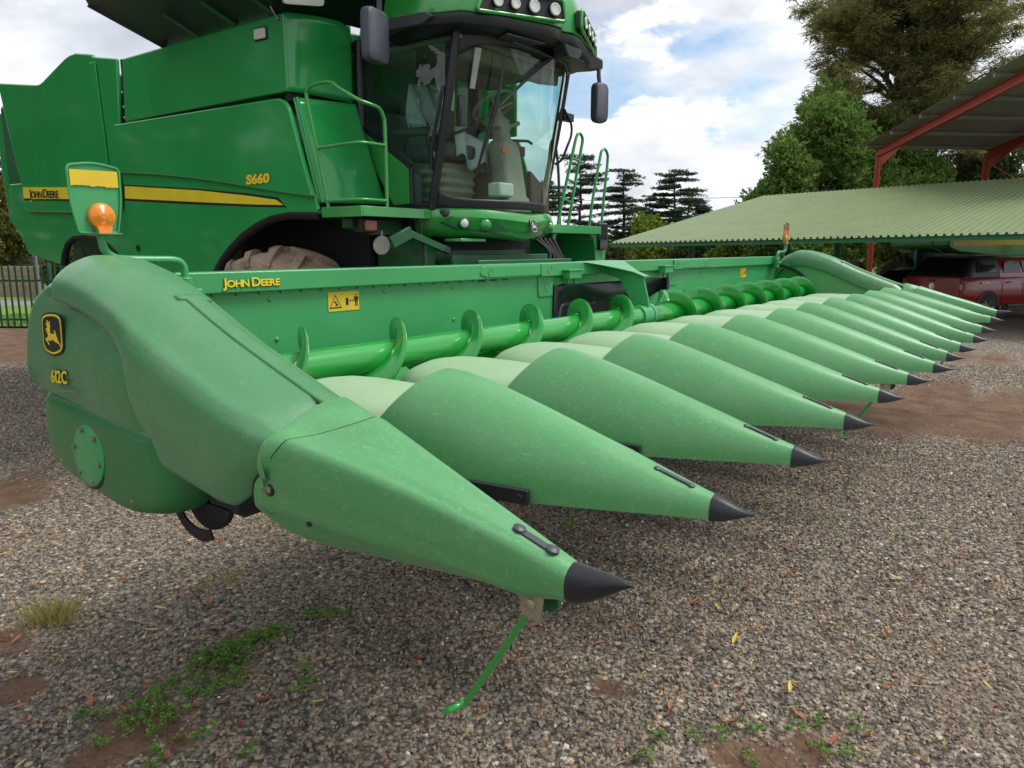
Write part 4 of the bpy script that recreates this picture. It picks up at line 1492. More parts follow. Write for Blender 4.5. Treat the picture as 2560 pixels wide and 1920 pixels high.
band(lambda a, b: (a, 0.055 * b + 0.05 * (1 - b) * 0 + 0.07 * b * (abs(a - 0.5) * 2) ** 10), None, 'lower_band')
band(lambda a, b: (a, 1.0 - (0.05 + 0.10 * (abs(a - 0.5) * 2) ** 6) * b), None, 'upper_band')
for sg in (0, 1):
    X = (lambda x: x) if sg == 0 else (lambda x: 2 * XM - x)
    pth = crom([(X(3.705), 4.01, 2.29), (X(3.705), 3.90, 2.77), (X(3.705), 3.80, 3.20), (X(3.705), 3.695, 3.75)], 6)
    MB().tube(pth, 0.040, 10).build('front_pillar', M['black'], CAB, 60)
    MB().tube([(X(3.705), 4.90, 2.35), (X(3.705), 4.88, 3.82)], 0.045, 10).build('rear_pillar', M['black'], CAB, 60)
    # door glass and the green cheek below it
    yz = [(4.87, 3.72), (3.72, 3.71), (3.80, 3.20), (3.90, 2.77), (3.985, 2.36), (4.25, 2.36), (4.25, 2.66), (4.85, 3.03)]
    MB().add([(X(3.70), a, b) for a, b in yz], [tuple(range(len(yz)))]).build('door_glass', M['glass_side'], CAB, None)
    ck = MB().plate(rounded([(4.86, 3.035), (4.30, 2.675), (4.235, 2.62), (4.24, 2.345), (4.46, 2.335), (4.86, 2.92)], [0.01, 0.05, 0.03, 0.02, 0.01, 0.01]), X(3.68), X(3.71)).build('door_cheek', M['green_fresh'], CAB, 30, bevel=0.012)
    MB().beam((X(3.70), 4.87, 3.05), (X(3.70), 4.25, 2.665), 0.03, 0.05).build('door_seal', M['black'], CAB, 30)
    MB().tube([(X(3.69), 4.24, 2.66), (X(3.69), 4.235, 2.34)], 0.018, 8).build('door_edge', M['black'], CAB, 60)
    MB().box(min(X(3.69), X(3.72)), max(X(3.69), X(3.72)), 3.98, 4.92, 2.26, 2.345).build('door_sill', M['black'], CAB, bevel=0.01)
    mb = MB()
    mb.tube(crom([(X(3.665), 3.815, 3.30), (X(3.655), 3.83, 3.22), (X(3.655), 3.95, 2.80), (X(3.665), 3.97, 2.62)], 5), 0.016, 8)
    mb.build('grab_handle', M['black'], CAB, 60)
# rear wall with window
RWL = MB()
for (a, b, c, d) in ((3.72, 3.92, 2.29, 3.78), (5.20, 5.40, 2.29, 3.78), (3.92, 5.20, 2.29, 3.40), (3.92, 5.20, 3.68, 3.78)):
    RWL.box(a, b, 4.92, 4.955, c, d)
RWL.build('rear_wall', M['beige_dark'], CAB)
MB().add([(3.92, 4.935, 3.40), (5.20, 4.935, 3.40), (5.20, 4.935, 3.68), (3.92, 4.935, 3.68)], [(0, 1, 2, 3)]).build('rear_window', M['glass_side'], CAB, None)
MB().box(3.70, 5.42, 3.66, 4.92, 3.665, 3.712).build('headliner', M['olive'], CAB, bevel=0.02)
MB().prism([(3.80, 3.74, 3.55), (5.32, 3.74, 3.55), (5.25, 3.68, 3.66), (3.88, 3.68, 3.66)], (0, 0.25, 0.05)).build('roof_console', M['olive'], CAB, 30, bevel=0.02)
MB().box(4.30, 4.75, 3.80, 4.0, 3.54, 3.66).build('radio_console', M['beige_dark'], CAB, bevel=0.02)

# seat: bellows, cushion, back, arm rest
SE = MB()
rings = []
for i in range(11):
    z = 2.30 + 0.042 * i
    k = 1.0 if i % 2 == 0 else 0.90
    hw, hd = 0.225 * k * (1 + 0.02 * i), 0.22 * k
    rings.append([(4.22 + a, 4.32 + b, z) for a, b in rounded([(-hw, -hd), (hw, -hd), (hw, hd), (-hw, hd)], 0.07, 4)])
SE.loft(rings)
SE.build('seat_bellows', M['beige'], CAB, 30)
MB().prism([(x, y, 2.76) for x, y in rounded([(3.95, 4.02), (4.52, 4.02), (4.52, 4.60), (3.95, 4.60)], 0.1)], (0, 0, 0.14)).build('seat_cushion', M['beige_dark'], CAB, 40, bevel=0.04, seg=3)
bk = MB()
bk.loft([[(4.235 + a, 4.58 + 0.14 * (z - 2.85) + d, z) for a, d in rounded([(-w, -0.06), (w, -0.06), (w, 0.06), (-w, 0.06)], 0.05, 3)] for z, w in ((2.86, 0.24), (3.0, 0.26), (3.2, 0.25), (3.34, 0.20), (3.45, 0.16), (3.48, 0.13))])
bk.build('seat_back', M['beige_dark'], CAB, 50)


def film(a, b):
    w = 0.27 - 0.05 * b
    x = 4.235 + (a - 0.5) * 2 * w
    z = lerp(3.10, 3.50, b) - 0.04 * abs(a - 0.5) * 2
    y = 4.52 + 0.14 * (z - 2.85) - 0.03 + 0.035 * math.sin(a * 13 + b * 4) * (1 - 0.4 * b)
    return (x, y, z)


MB().grid(film, [i / 24 for i in range(25)], [i / 10 for i in range(11)]).build('seat_film', M['clear_film'], CAB, 70, solid=0.004)


def film2(a, b):
    x = 4.05 + 0.52 * a
    return (x, 4.03 - 0.03 * math.sin(a * 11) - 0.02 * b, lerp(2.96, 2.70 + 0.08 * math.sin(a * 9 + 1), b) + 0.05 * math.sin(a * 5))


MB().grid(film2, [i / 24 for i in range(25)], [i / 8 for i in range(9)]).build('cushion_film', M['clear_film'], CAB, 70, solid=0.004)
MB().beam((4.58, 4.62, 3.02), (4.56, 4.10, 3.10), 0.12, 0.07).build('arm_rest', M['beige_dark'], CAB, 40, bevel=0.02)
MB().beam((3.86, 4.60, 3.0), (3.86, 4.18, 2.98), 0.09, 0.06).build('arm_rest', M['beige_dark'], CAB, 40, bevel=0.02)
MB().prism([(3.76, 4.85, 2.30), (3.76, 4.28, 2.30), (3.76, 4.26, 2.60), (3.76, 4.40, 2.76), (3.76, 4.85, 3.0)], (0.12, 0, 0)).build('side_console', M['greyplastic'], CAB, 40, bevel=0.03)
MB().box(4.66, 4.92, 4.10, 4.75, 2.30, 2.78).build('right_console', M['beige'], CAB, 40, bevel=0.04)
MB().lathe((4.62, 4.15, 2.68), (0, 0, 1), [(0, 0.08), (0.14, 0.105), (0.15, 0.10), (0.15, 0.085)], 20).build('bin', M['beige'], CAB, 40)
# steering column, leaning back, with wheel
SC = MB()
SC.loft([[(4.62 + a, yy + b, z) for a, b in rounded([(-w, -d), (w, -d), (w, d), (-w, d)], min(w, d) * 0.6, 4)] for z, w, d, yy in ((2.29, 0.20, 0.14, 3.82), (2.42, 0.185, 0.12, 3.82), (2.44, 0.165, 0.11, 3.83), (2.75, 0.15, 0.10, 3.87), (2.90, 0.145, 0.10, 3.90), (2.95, 0.12, 0.09, 3.91), (2.97, 0.08, 0.07, 3.92), (3.06, 0.075, 0.07, 3.94), (3.08, 0.11, 0.08, 3.95), (3.16, 0.10, 0.075, 3.97), (3.20, 0.05, 0.05, 3.98), (3.26, 0.04, 0.04, 4.0))])
SC.build('steering_column', M['beige'], CAB, 50)
wh = MB()
wc, wnv = Vector((4.62, 4.02, 3.29)), Vector((0.0, 0.55, 0.85)).normalized()
wa = Vector((1, 0, 0))
wb = wnv.cross(wa)
wh.tube([wc + (wa * math.cos(t) + wb * math.sin(t)) * 0.215 for t in [2 * math.pi * i / 40 for i in range(41)]], 0.016, 8, False)
for t in (R(100), R(215), R(330)):
    wh.tube([wc - wnv * 0.05, wc + (wa * math.cos(t) + wb * math.sin(t)) * 0.21], 0.014, 8)
wh.build('steering_wheel', M['beige'], CAB, 60)
MB().tube([(4.72, 3.95, 3.10), (4.90, 3.93, 3.16)], [0.018, 0.022], 8).build('column_lever', M['beige'], CAB, 60)
MB().lathe((4.50, 3.80, 2.86), (-0.4, -1, 0), [(0, 0.035), (0.012, 0.03), (0.0125, 0.01)], 14).build('key_ring', M['redorange'], CAB, 50)
MB().box(4.30, 4.52, 3.70, 3.85, 2.42, 2.55).build('pedal_box', M['offwhite'], CAB, bevel=0.02)
MB().prism([(5.02, 3.86, 2.30), (5.36, 3.86, 2.30), (5.36, 3.86, 2.48), (5.26, 3.86, 2.58), (5.02, 3.86, 2.72)], (0, 0.06, 0)).build('corner_panel', M['brown'], CAB, 30, bevel=0.02)
MB().box(4.85, 5.34, 4.16, 4.20, 2.90, 3.00).build('window_ledge', M['brown'], CAB, bevel=0.01)
MB().tube([(4.90, 4.16, 3.02), (5.30, 4.10, 3.05), (5.37, 4.10, 3.03)], 0.015, 8).build('grab_rail', M['black'], CAB, 60)
mo = MB().prism([(4.80, 4.70, 3.02), (5.02, 4.70, 3.02), (5.02, 4.66, 3.66), (4.84, 4.66, 3.66)], (0, 0.03, 0)).build('display_post', M['green'], CAB, 30, bevel=0.02)
MB().box(4.83, 4.95, 4.64, 4.66, 3.2, 3.5).build('display', M['glass_black'], CAB, bevel=0.01)

# wiper arms
for pts in ([(4.84, 3.34, 3.74), (4.72, 3.39, 3.68), (4.40, 3.42, 3.46), (4.02, 3.47, 3.16)], [(4.76, 3.34, 3.74), (4.66, 3.38, 3.67), (4.34, 3.42, 3.44), (3.98, 3.48, 3.13)]):
    MB().tube(pts, [0.02, 0.014, 0.009, 0.007], 8).build('wiper_arm', M['black'], CAB, 60)
MB().tube([(4.00, 3.40, 3.58), (3.985, 3.445, 3.36), (3.965, 3.49, 3.12), (3.90, 3.58, 2.78), (3.88, 3.64, 2.58)], [0.007, 0.012, 0.022, 0.014, 0.008], 8).build('wiper_blade', M['black'], CAB, 60)
MB().tube([(4.05, 3.375, 3.66), (4.35, 3.355, 3.65), (4.70, 3.35, 3.64)], 0.012, 8).build('wiper_blade', M['black'], CAB, 60)
MB().prism([(3.815, 3.58, 3.60), (3.87, 3.56, 3.60), (3.845, 3.62, 3.28), (3.80, 3.63, 3.28)], (0.0, 0.01, 0)).build('toll_sticker', M['clear_film'], CAB, None)

# roof
PLAN = [(3.78, 4.95), (3.76, 4.46), (3.50, 4.34), (3.44, 4.12), (3.44, 3.80), (3.56, 3.52), (3.80, 3.36), (4.30, 3.18), (4.46, 3.16), (4.56, 3.21), (4.66, 3.16), (4.82, 3.18), (5.32, 3.36), (5.56, 3.52), (5.68, 3.80), (5.68, 4.12), (5.62, 4.34), (5.36, 4.46), (5.34, 4.95)]


def ring(k, z, dz=0.0, off=0.0):
    out = []
    for x, y in PLAN:
        px, py = XM + (x - XM) * k, 4.2 + (y - 4.2) * k + off
        out.append((px, py, z + dz * max(0, (3.9 - py))))
    return out


RF = MB().loft([ring(0.93, 3.715), ring(0.985, 3.735), ring(1.0, 3.770), ring(1.0, 3.812)]).build('cab_roof', M['black'], CAB, 35)
MB().loft([ring(1.008, 3.809, 0.02), ring(1.012, 3.842, 0.03), ring(0.985, 4.01, 0.05), ring(0.95, 4.10, 0.06), ring(0.80, 4.17, 0.05), ring(0.4, 4.20, 0.0)]).build('roof_shell', M['green_fresh'], RF, 35, bevel=0.006)
MB().prism([(3.435, 4.24, 3.745), (3.435, 4.20, 3.84), (3.435, 3.78, 3.825), (3.435, 3.70, 3.78), (3.435, 3.82, 3.735)], (-0.02, 0, 0)).build('roof_fascia', M['greyplastic'], RF, 30, bevel=0.01)
for sg in (1, -1):
    X = (lambda x: x) if sg == 1 else (lambda x: 2 * XM - x)
    # lamp bay: dark recess in the sloping front edge
    A, B = Vector((X(3.63), 3.43, 3.893)), Vector((X(4.44), 3.105, 3.925))
    d = B - A
    upv = Vector((0, 0.02, 1)).normalized()
    nv = Vector((d.y, -d.x, 0)).normalized()
    if nv.y > 0:
        nv = -nv
    q = [A + d * a + upv * b for a, b in rounded([(0.0, -0.075), (1.0, -0.07), (0.97, 0.10), (0.10, 0.10)], 0.04, 4)]
    by = MB()
    by.prism([p + nv * 0.012 for p in q], -nv * 0.05)
    BY_ = by.build('lamp_bay', M['black_matt'], RF, 30)
    rimm = MB()
    rimm.tube([p + nv * 0.016 for p in q] + [q[0] + nv * 0.016], 0.016, 8)
    rimm.build('bay_rim', M['green_fresh'], RF, 60)
    for i, t in enumerate((0.22, 0.41, 0.62, 0.86)):
        c = A + d * t + upv * (0.012 + 0.0 * i)
        r_ = 0.052 if i > 1 else 0.044
        MB().lathe(c - nv * 0.02, nv, [(0, r_ * 0.8), (0.03, r_ * 1.12), (0.055, r_ * 1.12), (0.056, r_ * 0.98)], 20).build('lamp_housing', M['black'], BY_, 40)
        MB().lathe(c, nv, [(0.028, r_), (0.040, r_), (0.046, r_ * 0.93), (0.047, r_ * 0.80), (0.042, r_ * 0.75), (0.041, 0.001)], 24).build('work_lamp', M['lens'], BY_, 40)
    MB().prism([(X(3.95), 3.35, 3.712), (X(4.40), 3.27, 3.712), (X(4.36), 3.42, 3.712), (X(4.0), 3.50, 3.712)], (0, 0, -0.02)).build('roof_grille', M['greyplastic'], RF, 30, bevel=0.008)
MB().tube([(4.85, 3.45, 4.17), (5.2, 3.5, 4.32), (5.36, 3.52, 4.36)], 0.006, 6).build('aerial', M['steel'], RF, 60)
MB().lathe((5.05, 3.5, 4.12), (0, 0, 1), [(0, 0.06), (0.06, 0.055), (0.09, 0.03), (0.095, 0.002)], 16).build('gps_dome', M['green_fresh'], RF, 50)
MB().loft([[(4.70 + a, 3.24 + b, 3.72 - z) for a, b in rounded([(-w, -0.07), (w, -0.07), (w, 0.07), (-w, 0.07)], 0.02)] for z, w in ((0, 0.16), (0.06, 0.13), (0.09, 0.09))]).build('wiper_motor', M['black'], RF, 40)

# mirrors
def mirror(c, w, h, d, rz, arm, name):
    rr = []
    for t, k in ((0, 0.86), (0.15, 0.97), (0.5, 1.0), (0.85, 1.0), (1.0, 0.97)):
        rr.append([Vector((a * k, (t - 0.5) * d, b * k)) for a, b in rounded([(-w / 2, -h / 2), (w / 2, -h / 2), (w / 2, h / 2), (-w / 2, h / 2)], 0.07, 5)])
    m_ = Matrix.Translation(c) @ Matrix.Rotation(rz, 4, 'Z')
    mb_ = MB().loft([[m_ @ p for p in r_] for r_ in rr])
    o = mb_.build('mirror', M['mirrorback'], CB, 40)
    g_ = MB().add([m_ @ Vector((a, d / 2 + 0.003, b)) for a, b in ((-w * 0.42, -h * 0.42), (w * 0.42, -h * 0.42), (w * 0.42, h * 0.42), (-w * 0.42, h * 0.42))], [(3, 2, 1, 0)])
    g_.build('mirror_glass', M['chrome'], o, None)
    MB().tube(crom(arm, 5), 0.022, 10).build('mirror_arm', M['mirrorback'], o, 60)
    return o


mirror(Vector((3.175, 4.10, 3.635)), 0.29, 0.41, 0.09, R(12), [(3.22, 4.10, 3.80), (3.21, 4.08, 3.92), (3.22, 4.02, 3.99), (3.32, 3.94, 4.02), (3.46, 3.90, 4.0)], 'near')
mirror(Vector((5.945, 3.62, 3.47)), 0.19, 0.41, 0.09, R(-14), [(5.93, 3.62, 3.66), (5.91, 3.62, 3.74), (5.89, 3.62, 3.83), (5.80, 3.66, 3.90), (5.66, 3.74, 3.93)], 'far')
MB().prism([(5.60, 3.70, 3.74), (5.94, 3.58, 3.80), (5.94, 3.58, 3.90), (5.60, 3.62, 3.95)], (0.0, 0.16, 0.0)).build('mirror_bracket', M['greyplastic'], CB, 30, bevel=0.02)

# nose below the windscreen
NP = [(3.68, 4.00), (3.72, 3.93), (3.86, 3.78), (4.05, 3.66), (4.30, 3.57), (4.56, 3.535), (4.82, 3.57), (5.07, 3.66), (5.26, 3.78), (5.40, 3.93), (5.44, 4.00)]
NPc = crom([(a, b, 0) for a, b in NP], 4)


def nring(z, off, k=1.0):
    return [(XM + (p.x - XM) * k, p.y + off, z + zc_(p.x)) for p in NPc] + [(XM + 0.88 * k, 4.25, z), (XM - 0.88 * k, 4.25, z)]


def zc_(x):
    return -0.035 * max(0, 1 - abs(x - XM) / 0.5)


NS = MB().loft([nring(2.300, 0.07, 0.985), nring(2.285, 0.015, 1.0), nring(2.235, -0.012, 1.005), nring(2.215, -0.015, 1.005), nring(2.12, 0.02, 0.985), nring(2.07, 0.06, 0.955), nring(2.045, 0.12, 0.93)]).build('nose_panel', M['green_fresh'], CB, 28, bevel=0.006)
for sg in (1, -1):
    X = (lambda x: x) if sg == 1 else (lambda x: 2 * XM - x)
    q = MB()
    P_ = [Vector((X(3.72), 3.905, 2.175)), Vector((X(3.77), 3.84, 2.225)), Vector((X(4.12), 3.615, 2.20)), Vector((X(4.26), 3.575, 2.10)), Vector((X(4.10), 3.65, 2.085)), Vector((X(3.82), 3.82, 2.115))]
    q.prism(P_, (0, 0.03, 0))
    q.build('lamp_recess', M['green_dark'], NS, 30)
    MB().lathe((X(3.86), 3.77, 2.165), (-0.55 * sg, -1, 0), [(-0.03, 0.05), (0.012, 0.050), (0.018, 0.044), (0.019, 0.036)], 20).build('lamp_ring', M['green_dark'], NS, 40)
    MB().lathe((X(3.86), 3.77, 2.165), (-0.55 * sg, -1, 0), [(0.0, 0.036), (0.020, 0.036), (0.027, 0.028), (0.028, 0.001)], 20).build('drive_lamp', M['lens'], NS, 40)
    MB().lathe((X(4.04), 3.665, 2.155), (-0.5 * sg, -1, 0), [(-0.04, 0.062), (0.01, 0.055), (0.028, 0.036), (0.032, 0.030), (0.033, 0.001)], 20).build('lamp_blank', M['green_fresh'], NS, 50)
badge(NS, (XM, 3.505, 2.155), (1, 0, 0), (0, 0.28, 1), 0.095, 0.125, M['ink'], M['chrome'], M['chrome'], 'nose_badge')

# access platform on the near side
PLT = MB().box(2.885, 3.66, 4.02, 4.56, 2.235, 2.262).build('platform', M['green_dark'], CB)
MB().box(2.860, 2.882, 3.998, 4.48, 2.200, 2.285).build('platform_edge', M['green_fresh'], CB, bevel=0.004)
MB().box(2.8825, 3.68, 3.998, 4.018, 2.203, 2.285).build('platform_edge', M['green_fresh'], CB, bevel=0.004)
HR1 = MB()
HR1.tube(crom([(2.88, 4.42, 2.28), (2.88, 4.425, 2.34), (2.88, 4.52, 2.76), (2.88, 4.63, 3.18), (2.88, 4.61, 3.235), (2.88, 4.55, 3.265), (2.88, 4.34, 3.265), (2.885, 4.22, 3.20), (2.93, 4.06, 3.105), (3.02, 4.01, 3.075), (3.10, 4.01, 3.06), (3.145, 4.01, 3.0), (3.16, 4.01, 2.90), (3.16, 4.01, 2.28)], 5), 0.0155, 10)
HR1.tube(crom([(2.88, 4.52, 2.765), (2.88, 4.3, 2.77), (2.88, 4.10, 2.775), (2.93, 4.02, 2.777), (3.16, 4.01, 2.778)], 4), 0.0145, 10)
HR1.tube(crom([(2.88, 4.43, 2.335), (2.88, 4.10, 2.335), (2.93, 4.02, 2.335), (3.16, 4.01, 2.335)], 4), 0.0145, 10)
HR1.build('handrail', M['green_fresh'], CB, 60)
# box below the platform with indicator and work lamp
UB = MB().prism([(3.02, 4.30, 2.20), (4.0, 4.30, 2.20), (4.0, 4.30, 2.07), (3.25, 4.30, 2.06), (3.02, 4.30, 2.12)], (0, 0.12, 0)).build('platform_box', M['green_dark'], CB, 30, bevel=0.006)
MB().box(3.06, 3.27, 4.24, 4.31, 2.08, 2.20).build('indicator_frame', M['black'], CB, bevel=0.006)
MB().box(3.105, 3.245, 4.222, 4.245, 2.095, 2.185).build('indicator', M['orange'], CB, bevel=0.008)
MB().tube([(3.36, 4.30, 2.10), (3.36, 4.29, 2.03)], 0.012, 8).build('lamp_stalk', M['steel'], CB)
MB().lathe((3.36, 4.30, 1.975), (-0.15, -1, -0.1), [(-0.05, 0.03), (-0.02, 0.075), (0.0, 0.085), (0.012, 0.082), (0.02, 0.05), (0.021, 0.001)], 24).build('work_lamp', M['offwhite'], CB, 40)
HK = MB()
HK.beam((3.16, 3.98, 1.99), (3.36, 3.94, 2.085), 0.05, 0.10)
HK.beam((3.33, 3.95, 2.075), (3.72, 3.90, 1.945), 0.05, 0.06)
HK.build('lock_arm', M['green_dark'], CB, 30, bevel=0.006)
MB().beam((3.715, 3.90, 1.947), (3.79, 3.89, 1.925), 0.055, 0.062).build('arm_tip', M['greyplastic'], CB, 30, bevel=0.008)
MB().box(3.80, 4.15, 3.75, 3.95, 2.005, 2.035).build('step_plate', M['green_fresh'], CB, bevel=0.006)
MB().tube([(3.52, 3.98, 2.20), (3.52, 3.94, 1.80)], 0.010, 8).build('hose', M['rubber'], CB)
MB().box(3.58, 3.72, 3.98, 4.6, 1.40, 2.02).build('lift_frame', M['green_dark'], CB, bevel=0.02)

# access side beyond the cab
FP = MB().box(5.46, 6.95, 4.20, 4.60, 2.16, 2.20).build('far_platform', M['green_dark'], CB)
MB().box(5.46, 7.00, 4.18, 4.199, 2.12, 2.215).build('far_platform_edge', M['green'], CB, bevel=0.004)
FA = MB()
FA.tube(crom([(6.19, 4.3, 2.20), (6.25, 4.3, 2.40), (6.47, 4.3, 2.98), (6.57, 4.3, 3.24), (6.645, 4.3, 3.30), (6.715, 4.3, 3.24), (6.68, 4.3, 3.10), (6.58, 4.3, 2.78), (6.40, 4.3, 2.16)], 5), 0.019, 10)
for a, b in (((6.30, 4.3, 2.52), (6.50, 4.3, 2.48)), ((6.38, 4.3, 2.75), (6.58, 4.3, 2.72)), ((6.47, 4.3, 3.0), (6.67, 4.3, 2.98))):
    FA.tube([a, b], 0.016, 8)
FA.build('ladder_rail', M['green'], CB, 60)
FB = MB()
FB.tube(crom([(6.90, 4.3, 2.16), (6.98, 4.3, 2.55), (7.14, 4.3, 3.06), (7.18, 4.3, 3.15), (7.25, 4.3, 3.18), (7.32, 4.3, 3.13), (7.33, 4.3, 3.03), (7.26, 4.3, 2.60), (7.20, 4.3, 2.16)], 5), 0.018, 10)
FB.build('handrail', M['green'], CB, 60)
FC = MB()
FC.tube(crom([(6.12, 4.42, 2.2), (6.16, 4.42, 2.8), (6.20, 4.42, 3.1), (6.25, 4.42, 3.18), (6.32, 4.42, 3.10), (6.38, 4.42, 2.8), (6.42, 4.42, 2.2)], 5), 0.017, 10)
FC.build('handrail', M['green_dark'], CB, 60)
fen = MB()
prof_f = [(6.06, 1.50), (6.06, 2.05), (6.10, 2.12), (6.80, 2.12), (6.92, 2.06), (6.96, 1.95), (6.98, 1.50), (7.06, 1.50), (7.06, 2.16), (6.0, 2.16), (6.0, 1.50)]
fen.prism([(a, 4.24, b) for a, b in prof_f], (0, 0.5, 0))
fen.build('far_fender', M['green'], CB, 30, bevel=0.01)
MB().box(6.07, 6.97, 4.70, 4.73, 1.4, 2.11).build('fender_lining', M['green_dark'], CB)
MB().box(7.07, 7.26, 4.26, 4.40, 1.62, 2.18).build('rear_light_post', M['green'], CB, bevel=0.01)
MB().box(7.00, 7.22, 4.20, 4.258, 1.92, 2.26).build('lamp_cluster', M['glass_black'], CB, bevel=0.02)
MB().tube(crom([(5.40, 3.72, 3.34), (5.50, 3.70, 3.22), (5.51, 3.70, 3.10), (5.43, 3.70, 2.97), (5.40, 3.74, 2.85), (5.36, 3.80, 2.80)], 5), 0.013, 8).build('door_grab', M['black'], CAB, 60)
MB().box(5.42, 5.60, 3.72, 3.80, 3.24, 3.32).build('door_hinge', M['black'], CAB, bevel=0.01)
hs = MB()
for i in range(5):
    hs.tube(crom([(5.50 + 0.09 * i, 4.15, 2.05), (5.60 + 0.08 * i, 4.02, 1.90 - 0.03 * i), (5.55 + 0.10 * i, 4.0, 1.72), (5.70 + 0.05 * i, 3.9, 1.55)], 5), 0.022, 8)
hs.build('hydraulic_hoses', M['rubber'], CB, 60)
# ================================================================== GROUND
rng = np.random.default_rng(11)


def latdep(x, y):
    dx, dy = x - CAM.x, y - CAM.y
    return dx * HR.x + dy * HR.y, dx * HF.x + dy * HF.y


def gz(lat, dep):
    """yard falls gently to the right"""
    return -0.012 * np.clip(lat - 3.0, 0, 18)


SOIL = [(-0.05, 2.18, 0.16), (0.03, 2.07, 0.14), (-0.04, 2.40, 0.15), (-0.22, 2.23, 0.17), (0.35, 2.29, 0.17), (0.47, 2.35, 0.14), (0.19, 2.50, 0.15), (0.65, 2.68, 0.16), (0.05, 2.28, 0.22),
        (1.36, 0.84, 0.12), (1.24, 0.21, 0.15), (1.28, 0.08, 0.16), (1.5, 0.0, 0.12), (-0.07, 3.5, 0.2), (-0.2, 3.0, 0.15), (0.75, 2.9, 0.12), (1.9, 0.7, 0.12),
        (0.89, 6.3, 0.5), (0.84, 5.85, 0.4), (2.6, 5.6, 0.3), (4.45, 16.32, 3.2), (4.49, 15.29, 2.4), (6.0, 18.0, 4.0), (1.9, 13.0, 0.9)]


def fbm(x, y, s, seed=0.0):
    out = np.zeros(np.shape(x))
    flat_x, flat_y = np.ravel(x), np.ravel(y)
    vals = np.array([mnoise.fractal(Vector((a * s + seed, b * s - seed, seed)), 0.9, 2.0, 4) for a, b in zip(flat_x, flat_y)])
    return vals.reshape(np.shape(x))


def soil_mask(x, y):
    m = np.zeros(np.shape(x))
    for sx, sy, r_ in SOIL:
        d = np.hypot(x - sx, y - sy) / r_
        m = np.maximum(m, np.clip(1.25 - d, 0, 0.95))
    # bare wheel track crossing in front of the header's far end
    lat, dep = latdep(x, y)
    t = np.clip(1 - np.abs(dep - 9.0 - 0.10 * (lat - 4)) / 2.6, 0, 1) * np.clip((lat - 2.6) / 1.8, 0, 1)
    t2 = np.clip(1 - np.abs(dep - 13.6 - 0.1 * (lat - 4)) / 1.6, 0, 1) * np.clip((lat - 5) / 2.5, 0, 1) * 0.5
    m = np.maximum(m, np.maximum(t * 1.25, t2))
    return m


def axis_pts():
    a = list(np.arange(-1.5, 7.01, 0.11))
    b = [8, 9.5, 11, 13, 15, 17, 19.5, 22, 25, 28, 32, 37, 43, 50, 60, 75, 95, 130, 200, 350, 700, 1500, 3500]
    c = [-2, -3, -4, -6, -9, -13, -18, -25, -35, -50, -80, -140, -300, -700, -1500, -3500]
    return np.array(sorted(a + b + c))


XS, YS = axis_pts(), axis_pts() + 0.6
XX, YY = np.meshgrid(XS, YS, indexing='ij')
LAT, DEP = latdep(XX, YY)
ZZ = gz(LAT, DEP)
NZ = fbm(XX, YY, 1.7, 3.0)
NZL = fbm(XX, YY, 0.21, 9.0)
SM = np.clip(soil_mask(XX, YY) * 1.12 + 0.75 * NZ - 0.20, 0, 1) * (soil_mask(XX, YY) > 0.02)
near = np.clip(1 - np.abs(DEP) / 40, 0, 1)
ZZ = ZZ + (0.012 * NZ + 0.05 * NZL) * near - 0.012 * SM * near
nx, ny = len(XS), len(YS)


def gsurf(x, y):
    """height of the built ground sheet at x, y"""
    x, y = np.asarray(x, float), np.asarray(y, float)
    i = np.clip(np.searchsorted(XS, x) - 1, 0, nx - 2)
    j = np.clip(np.searchsorted(YS, y) - 1, 0, ny - 2)
    tx = (x - XS[i]) / (XS[i + 1] - XS[i])
    ty = (y - YS[j]) / (YS[j + 1] - YS[j])
    return (ZZ[i, j] * (1 - tx) + ZZ[i + 1, j] * tx) * (1 - ty) + (ZZ[i, j + 1] * (1 - tx) + ZZ[i + 1, j + 1] * tx) * ty


def gh(x, y):
    return float(gsurf(x, y))


verts = np.stack([XX, YY, ZZ], -1).reshape(-1, 3)
idx = np.arange(nx * ny).reshape(nx, ny)
faces = np.stack([idx[:-1, :-1], idx[1:, :-1], idx[1:, 1:], idx[:-1, 1:]], -1).reshape(-1, 4)
me = bpy.data.meshes.new('ground')
me.from_pydata(verts.tolist(), [], faces.tolist())
at = me.attributes.new('soil', 'FLOAT', 'POINT')
at.data.foreach_set('value', SM.reshape(-1).astype(np.float32))


